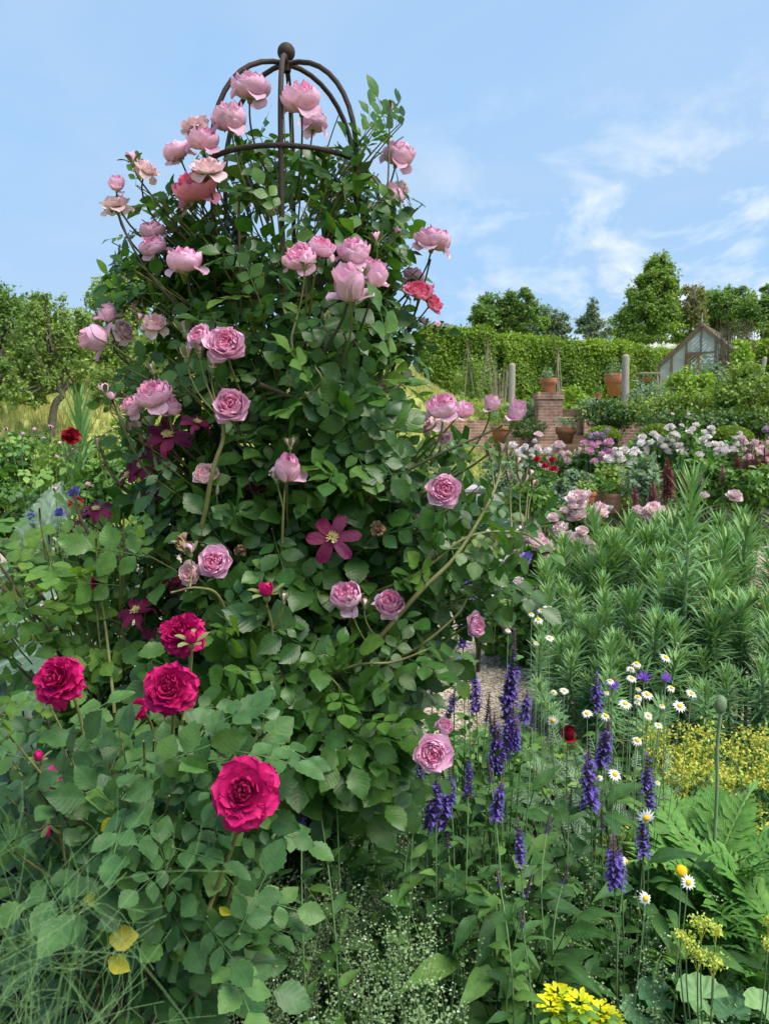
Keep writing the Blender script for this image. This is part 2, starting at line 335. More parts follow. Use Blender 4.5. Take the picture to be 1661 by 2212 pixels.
M_PODS = leafmat('seed_pod', [(0, (.10, .18, .07)), (.85, (.22, .32, .15)), (.965, (.25, .34, .19)), (.975, (.5, .56, .56)), (1, (.58, .62, .64))], rough=.7, trans=.15, sides=1, bump=0, vstr=0)
M_DEEPGREEN = leafmat('bed_leaf', [(0, (.02, .06, .018)), (.5, (.04, .11, .028)), (1, (.08, .17, .04))], rough=.55, sides=6)
M_FENNEL = plain('fennel_frond', (.19, .32, .12), (.12, .23, .085), rough=.7, byrnd=True)
M_SOIL = plain('dark_soil', (.035, .026, .02), (.014, .011, .009), rough=.95, scale=30, bump=.8, dist=.03)

# ---------------------------------------------------------------- flowers
def petal(geo, r, phi, L, W, a0, a1, r0, z0, layer, curl=.0, ruf=.04, kap=1.6, nt=7, nu=7, tw=0., pw=1., notch=0., mi=0, pt=.0):
    t = np.linspace(0, 1, nt)**.85; u = np.linspace(-1, 1, nu)
    al = np.radians(a0+(a1-a0)*t**pw); ds = L*np.diff(t)
    R_ = r0+np.concatenate([[0], np.cumsum(np.cos(al[:-1])*ds)]); Z = z0+np.concatenate([[0], np.cumsum(np.sin(al[:-1])*ds)])
    w = W*(.32+.68*np.sin(np.minimum(t/.62, 1)*PI/2))*np.sqrt(np.maximum(1-np.maximum(0, (t-.62)/.38)**2.2*(.965+.035*pt), .0025))
    ph1, ph2 = r.uniform(0, 6, 2); U, T = np.meshgrid(u, t)
    s = U*w[:, None]; k = kap
    x = np.sin(s*k)/k; inn = (1-np.cos(s*k))/k
    rr = R_[:, None]-inn*np.sin(al)[:, None]+curl*U**2*T; zz = Z[:, None]+inn*np.cos(al)[:, None]*.8-notch*(1-np.abs(U))**2*T**4
    wob = ruf*T**1.5*(np.sin(U*4.2+ph1)+.6*np.sin(U*8+ph2))
    rr = rr+wob*np.sin(al)[:, None]; zz = zz+wob*np.cos(al)[:, None]+tw*U*T
    c, q = math.cos(phi), math.sin(phi)
    V = np.stack([rr*c-x*q, rr*q+x*c, zz], -1).reshape(-1, 3)
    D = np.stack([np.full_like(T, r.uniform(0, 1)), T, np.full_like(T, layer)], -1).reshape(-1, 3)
    F = [[i*nu+j, i*nu+j+1, (i+1)*nu+j+1, (i+1)*nu+j] for i in range(nt-1) for j in range(nu-1)]
    geo.add(V, F, D, mi)
KINDS = {  # n, L, W, a0, a1, r0, z0, layer, curl, ruffle, power
 'side': [(3, .72, .46, 25, -80, .14, -.02, .0, .05, .04, 1.2), (5, 1.12, .66, -4, 112, .12, .0, .05, -.02, .025, 1.), (6, 1.12, .60, 2, 118, .10, .03, .2, -.02, .03, 1.), (7, 1.0, .5, 12, 116, .10, .06, .4, 0, .04, 1.), (9, .92, .38, 34, 106, .12, .1, .6, 0, .06, 1.), (10, .86, .3, 56, 98, .06, .14, .85, 0, .07, 1.)],
 'open': [(5, .98, .56, 8, 38, .12, .0, .0, -.04, .04, 1.), (6, 1.0, .56, 4, 84, .12, .02, .12, 0, .04, 1.1), (8, .96, .46, 8, 108, .10, .05, .35, 0, .05, 1.), (11, .78, .34, 24, 104, .12, .1, .6, 0, .06, 1.), (13, .64, .26, 44, 98, .08, .14, .85, 0, .07, 1.), (9, .52, .2, 66, 95, .02, .16, 1., 0, .07, 1.)],
 'half': [(2, .85, .5, 20, 0, .10, .0, .0, .05, .04, 1.6), (5, 1.3, .64, 24, 114, .08, .0, .1, -.03, .02, .8), (5, 1.3, .52, 44, 106, .06, .04, .4, 0, .03, .8), (6, 1.2, .36, 66, 99, .04, .06, .75, 0, .04, .8)],
 'faded': [(5, .85, .5, 15, -80, .1, -.02, .0, .06, .06, 1.2), (6, 1.0, .56, 6, 60, .10, .02, .15, .03, .07, 1.), (7, .95, .46, 14, 104, .1, .05, .3, 0, .08, 1.), (9, .8, .32, 45, 98, .08, .1, .6, 0, .08, 1.)],
 'pom': [(9, .98, .42, 4, -48, .12, .0, .0, -.06, .10, 1.1), (10, .98, .42, 28, -6, .12, .04, .1, -.05, .06, 1.2), (11, .95, .38, 50, 22, .12, .06, .22, -.05, .07, 1.2), (12, .88, .34, 68, 46, .1, .08, .35, -.04, .07, 1.2), (11, .8, .28, 82, 68, .07, .1, .5, 0, .07, 1.2), (9, .74, .22, 90, 84, .03, .12, .65, 0, .07, 1.)],
 'flat': [(8, 1.12, .5, 8, -28, .12, .0, .0, -.05, .06, 1.3), (8, 1.0, .48, 16, 16, .12, .03, .1, -.04, .05, 1.), (9, .86, .42, 14, 62, .10, .06, .3, 0, .05, 1.), (11, .68, .32, 24, 94, .10, .08, .5, 0, .06, 1.), (12, .54, .24, 46, 98, .06, .12, .75, 0, .06, 1.), (9, .42, .18, 68, 95, .02, .13, 1., 0, .06, 1.)],
 'peony': [(7, 1.0, .54, 0, 45, .1, -.05, .0, 0, .06, 1.), (8, 1.0, .48, 14, 88, .1, 0, .3, 0, .08, 1.), (12, .95, .38, 40, 95, .08, .04, .6, 0, .1, 1.), (13, .88, .28, 62, 95, .05, .08, .9, 0, .1, 1.)],
}
def flower_mesh(name, kind, mat, seed, nt=8, nu=8, drop=0):
    r = np.random.default_rng(seed); g = Geo()
    for li, (n, L, W, a0, a1, r0, z0, ly, cu, ru, pw) in enumerate(KINDS[kind]):
        if li < drop: continue
        off = r.uniform(0, 6)
        for j in range(n):
            petal(g, r, off+2*PI*j/n+r.normal()*.14, L*r.uniform(.88, 1.08), W*r.uniform(.88, 1.12), a0+r.normal()*7, a1+r.normal()*11, r0, z0+r.normal()*.015, ly, cu, ru*r.uniform(.4, 1.1), 1.5 if li < 3 else 2.2, nt, nu, r.normal()*.05, pw, .06)
    V = np.concatenate(g.V); s = 1/np.percentile(np.hypot(V[:, 0], V[:, 1]), 97 if kind != 'side' else 90)
    if kind == 'half': s = 1/np.percentile(np.hypot(V[:, 0], V[:, 1]), 90)
    g.V = [v*s for v in g.V]; me = g.mesh(name, mat)
    return me
def calyx_mesh(seed, name='calyx', hang=1.):
    r = np.random.default_rng(seed); g = Geo()
    g.lathe((0, 0, -.34), [(.0, -.06), (.08, -.03), (.15, .08), (.16, .2), (.11, .3), (.10, .34)], 9)
    for j in range(5): petal(g, r, 2*PI*j/5, .62, .13, 25*hang+r.normal()*10, -55*hang+r.normal()*20, .08, -.03, 0, 0, .02, 1., 5, 3, 0, 1., 0, pt=1)
    return g.mesh(name, M_SEPAL)
def bud_mesh(seed, mat, openness=.35):
    """length 1 upward: green hip, clasping sepals, coloured tip"""
    r = np.random.default_rng(seed); g = Geo()
    g.lathe((0, 0, 0), [(.0, -.02), (.07, .0), (.15, .12), (.165, .24), (.12, .34), (.1, .36)], 10, 0)
    g.lathe((0, 0, .3), [(.1, .0), (.21, .1), (.25, .25), (.2, .42), (.1, .55), (.0, .62)], 10, 1)
    for j in range(3): petal(g, r, 2*PI*j/3, .6, .26, 55, 118, .12, .34, .3, .04, .03, 3, 6, 5, 0, 1, 0, 1)
    for j in range(5): petal(g, r, 2*PI*j/5+.3, .82, .15, 48-30*openness, 108-230*openness*r.uniform(.6, 1.2), .12, .32, 0, 0, .02, 2, 7, 3, 0, 1, 0, 0, pt=1)
    return g.mesh('bud', [M_SEPAL, mat])
F_PINK = {k: [flower_mesh('bloom', k, M_PINK, s) for s in ss] for k, ss in (('side', (1, 2, 3, 4)), ('open', (5, 6, 7)), ('half', (8, 9, 10)))}
F_PINK['faded'] = [flower_mesh('bloom', 'faded', M_PINKPALE, s) for s in (11, 12, 13)]
F_PINK['pale'] = [flower_mesh('bloom', 'open', M_PINKPALE, s) for s in (14, 15)]
F_PINK['deep'] = [flower_mesh('bloom', 'open', M_PINKDEEP, s) for s in (16, 17)]
CALYX = [calyx_mesh(s) for s in (1, 2, 3)]
BUD_PINK = [bud_mesh(s, M_PINK, o) for s, o in ((1, .3), (2, .5))]
BUD_GREEN = [bud_mesh(s, M_PINKPALE, o) for s, o in ((3, .0), (4, .12))]
BUD_RED = [bud_mesh(5, M_CRIMSON, .45)]
def child_of(name, me, parent, M): return link(name, me, parent, M)
CNT = {}
def pick(lst, key):
    CNT[key] = CNT.get(key, -1)+1; return lst[CNT[key] % len(lst)]
def put_bloom(root, me, p, ax, r, to, stem_r=.0028, mat=None, part_name='bloom', calyx=True, stemgeo=True, sag=None):
    """bloom at p (centre), facing ax, radius r, on its own stem that runs back to point `to`"""
    ax = nrm(ax); base = p-ax*r*.38
    M = mat4(base, frame1(ax, rng.normal(size=3)), r)@Matrix.Diagonal((rng.uniform(.92, 1.06), rng.uniform(.92, 1.06), rng.uniform(.82, 1.15), 1))
    b = child_of(part_name, me, root, M)
    if calyx: child_of('calyx', pick(CALYX, 'cal'), b, mat4(base+ax*r*.05, frame1(ax, rng.normal(size=3)), r*.95))
    pts = None
    if to is not None:
        b0 = base-ax*r*.32; q = sag if sag is not None else b0-ax*min(.07, np.linalg.norm(b0-to)*.4)-A(0, 0, .02)
        pts = bez(b0, q, to, 9)
        if stemgeo: part('flower_stem', Geo().tube(pts, np.linspace(stem_r*.85, stem_r*1.25, 9), 6), mat or M_CANEGREEN, b)
    return b, pts
def put_bud(root, me, p, ax, L, to, stem_r=.002, mat=None):
    ax = nrm(ax); b = child_of('bud', me, root, mat4(p-ax*L*.4, frame1(ax, rng.normal(size=3)), L))
    pts = None
    if to is not None:
        b0 = p-ax*L*.4; pts = bez(b0, b0-ax*np.linalg.norm(b0-to)*.4, to, 7)
        part('flower_stem', Geo().tube(pts, np.linspace(stem_r*.9, stem_r*1.2, 7), 5), mat or M_CANEGREEN, b)
    return b, pts
def scr(ax, ay, az): return nrm(A(ax, -az, ay))     # right, up, towards the photographer
ROSE_T = [compound(s, 6, 3, .05) for s in range(5)]+[compound(20, 6, 3, .05, 1)]
ROSE_HI = [compound(s, 13, 5, .065, 2, .37) for s in (40, 41, 42, 43)]+[compound(44, 13, 5, .065, 1, .38)]
DIAMOND = [leaf(3, 2, .3, .0, .15, 0, 1, 0, 0, s) for s in range(2)]
EYELEAF = [leaf(4, 3, .3, .25, .25, 0, .9, 0, 0, s) for s in range(3)]
NARROW = [leaf(5, 3, .056, .3, d, 0, .8, 0, .4, s) for s, d in enumerate((.08, .18, .32))]
SALV = [leaf(8, 5, .19, .14, d, .03, .7, .03, .35, s) for s, d in enumerate((.2, .4, .65))]
BROAD = [leaf(7, 5, .27, .12, d, .03, .8, .035, .3, s) for s, d in enumerate((.2, .4, .6))]
F_SPENT = flower_mesh('spent_bloom', 'faded', petalmat('withered_petal', [(0, (.42, .27, .17)), (.5, (.34, .19, .12)), (1, (.2, .1, .07))], rough=.9, trans=.15), 90)
# ================================================================ the iron rose obelisk
OX, OY = P(629, 945, 2.1)[0], 2.1
AXIS = A(OX, OY, 0)
ZR = 2.265; RO = .205
ob = thing('rose_obelisk', (OX, OY, 0), 'rust brown round-bar iron rose obelisk with domed top and ball finial', 'rose obelisk')
ztop = P(629, 138, 2.1)[2]
for k in range(6):
    a = -PI/2+.045+k*PI/3; c, s = math.cos(a), math.sin(a)
    zs = np.linspace(-.1, ZR+.02, 12); pts = [A(OX+RO*c, OY+RO*s, z) for z in zs]
    h = ztop-ZR-.02
    for q in np.linspace(0, PI/2, 11)[1:]: pts.append(A(OX+RO*c*math.cos(q)**.9, OY+RO*s*math.cos(q)**.9, ZR+.02+h*math.sin(q)))
    part('upright_bar', Geo().tube(pts, .0066, 9), M_IRON, ob)
for i in range(7):
    z = ZR-.345*i
    if z < .05: break
    a = np.linspace(0, 2*PI, 41); rr = RO+.004
    part('hoop', Geo().tube(np.stack([OX+rr*np.cos(a), OY+rr*np.sin(a), a*0+z], -1), .0064, 8), M_IRON, ob)
g = Geo(); a = np.linspace(-PI/2, PI/2, 15)
g.lathe((OX, OY, P(629, 113, 2.1)[2]), [(.0228*math.cos(q), .0228*math.sin(q)) for q in a], 20)
g.lathe((OX, OY, ztop-.02), [(.011, 0), (.013, .012), (.013, .022), (.009, .03)], 14)
part('ball_finial', g, M_IRON, ob)

# ================================================================ the pink climbing rose
cr = thing('climbing_rose', (OX, OY, 0), 'tall climbing rose covered in double pink blooms on the iron obelisk', 'climbing rose')
ENV = np.array([  # photo y, left x, right x of the leafy mass
 (225, 650, 690), (262, 530, 850), (300, 485, 868), (350, 400, 905), (400, 350, 912), (450, 255, 912), (500, 235, 905), (550, 222, 905), (600, 240, 965), (650, 255, 962), (700, 235, 948), (750, 250, 925), (800, 235, 945),
 (850, 235, 930), (900, 245, 925), (950, 245, 960), (1000, 250, 1050), (1050, 262, 1100), (1100, 200, 1110), (1150, 160, 1110), (1200, 150, 1080), (1250, 190, 1040), (1300, 220, 1000), (1350, 260, 985), (1400, 290, 965),
 (1450, 320, 930), (1500, 350, 890), (1560, 390, 860), (1620, 420, 830), (1700, 450, 800), (1900, 470, 780), (2200, 480, 770)], float)
EZ = np.array([P(629, y, OY)[2] for y in ENV[:, 0]])[::-1]
EL = np.array([px2m(629-l, OY) for l in ENV[:, 1]])[::-1]; ER = np.array([px2m(r-629, OY) for r in ENV[:, 2]])[::-1]
def env(th, z):
    l, r = np.interp(z, EZ, EL), np.interp(z, EZ, ER); c, s = np.cos(th), np.sin(th)
    side = np.where(c > 0, r, l); dep = np.clip(.9*np.minimum(l, r), .14, .40)
    return 1/np.sqrt((c/side)**2+(s/dep)**2)
fol = Geo()
def shoot(p, rise=.3, size=.05, T=ROSE_T, r=.0022, geo=None, axis=AXIS, start=.25, step=.04, inner=.25, **kw):
    p = np.asarray(p, float)
    if CLEAR and not keep_clear(p[None], np.array([.05]))[0]: return
    hz = (p-axis)*A(1, 1, 0); b = axis+hz*inner+A(0, 0, max(.05, p[2]-rise))
    m = axis+hz*.75+A(0, 0, p[2]-rise*.35); pts = bez(b, m, p, 8)
    geo.tube(pts, np.linspace(r*1.3, r*.6, 8), 5, .3, 1)
    leaves_on(geo, pts, T, size, start, step, axis, 0, **kw)
def dshell(x, y, k=0.):
    w = px2m(x-629, OY); z = P(x, y, OY)[2]; lim = np.interp(z, EZ, ER if w > 0 else EL)
    return OY-.36*math.sqrt(max(0., 1-(w/max(lim, .1))**2))-.03+k
BL = [  # photo x, y, diameter, kind, facing (right, up, towards), depth or None
 (541, 195, 88, 'side', (.1, 1, .15), 1.98), (651, 226, 84, 'side', (0, 1, .35), 1.92), (498, 265, 74, 'side', (-.1, 1, .3), 1.95), (678, 270, 62, 'side', (.2, 1, .1), 2.2),
 (420, 270, 64, 'faded', (-.4, 1, -.1), 2.0), (383, 331, 66, 'side', (-.5, 1, .3), 1.95), (440, 311, 66, 'side', (.1, 1, .25), 1.93), (450, 360, 82, 'faded', (0, 1, .5), 1.88), (425, 412, 92, 'deepside', (-.2, .8, .5), 1.92), (395, 440, 50, 'faded', (-.5, .4, .3), 2.0),
 (318, 366, 58, 'faded', (.5, .9, .1), 1.98), (253, 406, 36, 'half', (.1, 1, .1), 1.98), (250, 440, 72, 'faded', (-.2, 1, .1), 2.0),
 (330, 503, 56, 'side', (-.2, 1, .2), 2.0), (334, 535, 62, 'side', (-.2, .7, .4), 1.96), (400, 572, 76, 'side', (-.1, 1, .25), 1.86),
 (858, 345, 64, 'side', (.3, 1, .1), 2.1), (846, 435, 46, 'half', (.2, .9, .1), 2.06), (935, 522, 82, 'side', (.2, 1, .2), 2.05), (868, 405, 40, 'faded', (.4, .6, .1), 2.15),
 (650, 560, 78, 'side', (-.2, .8, .6), None), (692, 538, 62, 'side', (.3, .8, .5), None), (763, 553, 72, 'side', (.1, 1, .35), None), (792, 580, 52, 'side', (.4, .7, .3), None),
 (757, 638, 74, 'half', (-.1, .9, .45), 1.68), (810, 610, 54, 'half', (.3, .9, .3), None), (905, 630, 66, 'deep', (.1, .8, .6), 2.0), (935, 655, 48, 'deep', (.6, .5, .5), 2.02), (893, 598, 46, 'side', (.2, 1, 0), 2.1),
 (235, 686, 42, 'half', (-.1, 1, .2), 1.95), (222, 737, 62, 'half', (-.8, .3, .4), 1.93), (268, 715, 64, 'faded', (.7, .4, .2), 2.0), (335, 700, 64, 'faded', (.2, .6, .4), 1.92), (293, 655, 36, 'faded', (-.5, .5, .2), 2.05),
 (432, 727, 58, 'open', (-.4, .5, .9), 1.72), (488, 740, 94, 'open', (.1, .45, .9), 1.70), (335, 858, 76, 'side', (-.2, .8, .5), 1.80), (292, 882, 50, 'side', (-.5, .6, .4), 1.84), (500, 876, 80, 'open', (-.05, .5, .9), 1.68), (372, 888, 38, 'half', (.3, .8, .4), 1.8), (285, 920, 40, 'faded', (-.4, -.3, .5), 1.85),
 (445, 1026, 60, 'pale', (-.1, .7, .6), 1.74), (621, 1028, 60, 'half', (.1, .9, .5), 1.68), (465, 1215, 80, 'open', (0, .45, .95), 1.62), (412, 1240, 58, 'pale', (-.4, .4, .8), 1.64),
 (750, 1292, 76, 'side', (-.2, .8, .6), 1.64), (840, 1305, 66, 'side', (.2, .6, .7), 1.66), (958, 1057, 76, 'open', (.0, .3, 1), 1.72), (955, 885, 70, 'side', (-.1, .9, .45), 1.76), (995, 893, 44, 'half', (.6, .6, .3), 1.8), (930, 915, 52, 'faded', (-.5, .3, .2), 1.85), (962, 945, 44, 'faded', (.3, -.2, .4), 1.82),
 (1060, 880, 36, 'half', (.1, .9, .2), 1.8), (1112, 902, 42, 'half', (.2, .8, .3), 1.8), (1028, 1350, 60, 'open', (.75, .2, .6), 1.68), (935, 1627, 86, 'open', (0, .2, 1), 1.55), (958, 1572, 42, 'side', (.4, .7, .3), 1.62), (920, 1130, 44, 'half', (-.1, .8, .3), 1.85),
 (835, 840, 40, 'half', (.4, .7, .2), 1.95), (597, 760, 42, 'deepside', (-.2, .4, .6), 1.95), (735, 430, 42, 'faded', (.1, .5, .3), 2.28), (712, 470, 40, 'faded', (-.3, .4, .4), 2.3), (530, 430, 38, 'faded', (0, .4, .5), 2.2), (660, 632, 40, 'faded', (0, .5, .5), 2.2), (585, 455, 30, 'pale', (0, .3, .9), 2.25), (610, 915, 40, 'faded', (0, .2, .8), 2.3)]
CRL = [(392, 1368, 98, 'pom', (-.1, .55, .85), 1.38), (124, 1468, 106, 'pom', (-.15, .55, .85), 1.32), (365, 1487, 118, 'pom', (.1, .45, .9), 1.25), (525, 1710, 148, 'flat', (.05, .45, .9), 1.08), (297, 1530, 46, 'pom', (-.4, .5, .7), 1.36), (210, 1256, 34, 'pom', (0, .7, .5), 1.75)]
CLEAR += [(P(q[0], q[1], q[5] or dshell(q[0], q[1])), px2m(q[2], q[5] or 1.75)*.5) for q in BL if q[2] > 52 and (q[2] > 68 or rng.random() < .8)]+[(P(q[0], q[1], q[5]), px2m(q[2], q[5])*.5) for q in CRL[:5]]+[(P(717, 1158, 1.63), .06), (P(362, 930, 1.8), .04), (P(428, 903, 1.78), .03), (P(288, 1312, 1.74), .035), (P(268, 1022, 1.86), .03), (P(208, 1092, 1.9), .03)]
nsh = 0
while nsh < 560:
    z = .12+2.25*rng.random()**.85; th = rng.uniform(0, 2*PI)
    if math.sin(th) > .2 and rng.random() < .35: continue
    if z > 1.6 and rng.random() < .5+.45*(z-1.6)/.7: continue
    rr = env(th, z)*rng.uniform(.5, 1.03)*(1+.10*math.sin(3*th+z*7)+.08*math.sin(5*th-z*11))
    shoot(AXIS+A(rr*math.cos(th), rr*math.sin(th), z), rng.uniform(.16, .32), rng.uniform(.060, .074)*(1 if z < 1.75 else .86), geo=fol, rlo=.0, rhi=.885 if z < 1.9 else .9, step=.058, face=.4)
    nsh += 1
# leafy tips round the upper ring
for k in range(88):
    z = rng.uniform(1.88, 2.34); th = rng.uniform(0, 2*PI)
    if 2.2 < th < 4.2 and z > 2.15: continue
    rr = rng.uniform(.12, .30)+(.05 if math.cos(th) > 0 else 0)
    shoot(AXIS+A(rr*math.cos(th), rr*math.sin(th), z), rng.uniform(.14, .28), rng.uniform(.046, .058), geo=fol, rlo=.1, rhi=.9, step=.05, face=.2)
for x0, x1, y0, y1, n, d0, d1 in ((235, 480, 390, 720, 46, 1.88, 2.06), (250, 420, 400, 640, 26, 1.92, 2.06), (790, 915, 265, 720, 34, 1.92, 2.1), (500, 880, 235, 340, 36, 1.95, 2.15), (240, 420, 720, 1000, 26, 1.78, 1.95), (900, 960, 560, 720, 8, 1.98, 2.08)):
    for k in range(n):
        p = P(rng.uniform(x0, x1), rng.uniform(y0, y1), rng.uniform(d0, d1)); shoot(p, rng.uniform(.12, .24), rng.uniform(.044, .058), geo=fol, rlo=.1, rhi=.9, step=.045, face=.2, inner=.45)
for k in range(10):
    p = P(rng.uniform(940, 1120), rng.uniform(1170, 1310), rng.uniform(1.66, 1.84)); shoot(p, .16, rng.uniform(.05, .062), ROSE_HI, geo=fol, rlo=.2, rhi=.88, inner=.6)
# main canes wound up the frame
for k in range(11):
    a0 = rng.uniform(0, 2*PI); zt = rng.uniform(1.5, 2.3); zz = np.linspace(-.05, zt, 9)
    a = a0+np.cumsum(rng.normal(.12, .25, 9)); rr = RO*rng.uniform(.75, 1.25, 9)
    pts = spline(np.stack([OX+rr*np.cos(a), OY+rr*np.sin(a), zz], -1), 5)
    part('cane', Geo().tube(pts, np.linspace(.0085, .0028, len(pts)), 7), M_CANE if k % 3 else M_STEMDARK, cr)
# canes that show in front and at the sides, each with its leaves
CANES = [
 ([(548, 1655, 1.80), (700, 1505, 1.70), (800, 1400, 1.66), (900, 1285, 1.66), (985, 1200, 1.68), (1055, 1085, 1.74), (1085, 1010, 1.8)], .0075, .003, M_CANEGREEN, .046, .3, .045),
 ([(470, 1330, 1.85), (435, 1185, 1.74), (447, 1090, 1.70), (462, 1010, 1.68), (482, 950, 1.68), (482, 905, 1.68)], .006, .004, M_CANEGREEN, .042, .45, .06),
 ([(420, 1200, 1.9), (370, 1090, 1.84), (310, 1010, 1.8), (270, 930, 1.8), (243, 862, 1.82)], .0045, .0022, M_STEMDARK, .036, .2, .06),
 ([(470, 760, 2.0), (400, 680, 1.96), (330, 600, 1.95), (285, 530, 1.95), (258, 465, 1.96)], .0045, .0022, M_STEMDARK, .036, .1, .034),
 ([(612, 1330, 1.75), (610, 1200, 1.70), (612, 1110, 1.68), (616, 1055, 1.68)], .004, .0024, M_CANEGREEN, .045, .15, .045),
 ([(570, 1640, 1.7), (575, 1480, 1.62), (588, 1370, 1.58), (578, 1310, 1.56)], .0045, .0026, M_CANEGREEN, .046, .15, .05),
 ([(800, 900, 2.1), (860, 770, 2.05), (905, 650, 2.05), (930, 560, 2.05)], .0045, .0022, M_STEMDARK, .036, .15, .04),
 ([(560, 830, 1.75), (650, 870, 1.8), (720, 930, 1.9), (800, 975, 2.0)], .006, .005, M_CANE, .04, .9, .1),
 ([(700, 1180, 1.8), (850, 1040, 1.75), (940, 985, 1.75), (1030, 945, 1.78), (1085, 920, 1.8)], .004, .0022, M_STEMDARK, .042, .3, .045),
 ([(840, 430, 2.05), (760, 330, 2.0), (700, 318, 1.95)], .003, .002, M_CANEGREEN, .038, .2, .05),
 ([(545, 520, 2.0), (500, 460, 1.98), (455, 400, 1.98)], .003, .002, M_STEMDARK, .036, .1, .05),
 ([(800, 560, 2.05), (835, 420, 2.04), (840, 300, 2.04), (842, 262, 2.04)], .003, .0018, M_CANEGREEN, .036, .2, .045),
 ([(480, 620, 2.0), (390, 500, 1.98), (330, 425, 1.98), (300, 385, 1.98)], .0034, .002, M_STEMDARK, .034, .15, .04),
 ([(700, 760, 1.75), (735, 700, 1.72), (752, 650, 1.7)], .004, .003, M_STEMDARK, .044, .1, .045),
 ([(760, 1300, 1.8), (900, 1240, 1.7), (1010, 1160, 1.7), (1120, 1150, 1.74), (1172, 1178, 1.76)], .0045, .002, M_CANEGREEN, .05, .25, .045),
 ([(800, 1450, 1.75), (900, 1400, 1.68), (985, 1330, 1.68), (1010, 1290, 1.7)], .004, .002, M_CANEGREEN, .05, .2, .045),
 ([(640, 1500, 1.7), (760, 1440, 1.6), (850, 1430, 1.6), (930, 1400, 1.62)], .004, .002, M_CANEGREEN, .05, .2, .042),
 ([(650, 800, 1.72), (630, 740, 1.7), (640, 690, 1.7)], .003, .002, M_CANEGREEN, .05, .1, .035),
 ([(600, 900, 1.72), (690, 830, 1.68), (680, 790, 1.68)], .003, .002, M_CANEGREEN, .052, .1, .035),
 ([(520, 1450, 1.7), (480, 1300, 1.62), (430, 1270, 1.6), (370, 1280, 1.6)], .004, .002, M_CANEGREEN, .05, .2, .04),
 ([(700, 1620, 1.7), (640, 1570, 1.55), (560, 1540, 1.5), (480, 1500, 1.5)], .004, .002, M_CANEGREEN, .055, .2, .04),
 ([(760, 1600, 1.75), (740, 1500, 1.6), (700, 1450, 1.55)], .004, .002, M_CANEGREEN, .055, .2, .04),
]
CP = []
for pts, r0, r1, mt, ls, st, sp in CANES:
    q = spline([P(*p) for p in pts], 6); CP.append(q)
    part('cane', Geo().tube(q, np.linspace(r0, r1, len(q)), 8), mt, cr)
    leaves_on(fol, q, ROSE_HI, ls, st, sp, AXIS, 0, rlo=.25, rhi=.88, upw=.75, out=.75, jit=.35)
# low leafy sprays at the foot, in front
for k in range(46):
    x = rng.uniform(480, 860); y = rng.uniform(1380, 1640); p = P(x, y, rng.uniform(1.55, 1.8)); shoot(p, .2, rng.uniform(.066, .080), ROSE_HI, geo=fol, rlo=.2, rhi=.85, inner=.5)
for k in range(64):
    x = rng.uniform(270, 960); y = rng.uniform(760, 1400); p = P(x, y, rng.uniform(1.66, 1.8)); shoot(p, .2, rng.uniform(.064, .078), ROSE_HI, geo=fol, rlo=.15, rhi=.85, inner=.4)
part('foliage', fol, [M_ROSELEAF, M_CANEGREEN], cr)
for x, y, dm, kd, ax, d in BL:
    d = dshell(x, y) if d is None else d; p = P(x, y, d); r = px2m(dm, d)*.5
    me = flower_mesh('bloom', 'side', M_PINKDEEP, 77) if kd == 'deepside' and 'ds' not in CNT else None
    if me: CNT['ds'] = me
    me = CNT['ds'] if kd == 'deepside' else pick(F_PINK[kd], kd)
    r *= {'side': .88, 'deepside': .9, 'half': .92, 'faded': .92, 'open': .92, 'pale': .95, 'deep': .95}.get(kd, 1)
    hz = (AXIS-p)*A(1, 1, 0); dn = rng.uniform(.16, .26)
    to = p+hz*rng.uniform(.3, .55)-A(0, 0, dn)
    dark = y < 700 and (x < 480 or x > 820)
    b, pts = put_bloom(cr, me, p, scr(*ax), r, to, .0026, M_STEMDARK if dark or rng.random() < .3 else M_CANEGREEN)
    lv = Geo(); leaves_on(lv, pts, ROSE_T, .044, .28, .036, AXIS, 0, rlo=.1, rhi=.95)
    if lv.n: part('flower_stem_leaves', lv, [M_ROSELEAF], b)
for x, y, dm, d in [(395, 1178, 46, 1.66), (818, 1140, 34, 1.72), (520, 1190, 26, 1.72), (690, 930, 30, 1.9)]:
    p = P(x, y, d); put_bloom(cr, F_SPENT, p, scr(rng.normal()*.5, rng.uniform(-.6, .6), .6), px2m(dm, d)*.5, p+(AXIS-p)*A(.4, .4, 0)-A(0, 0, .12), .002, M_STEMDARK, 'spent_bloom')
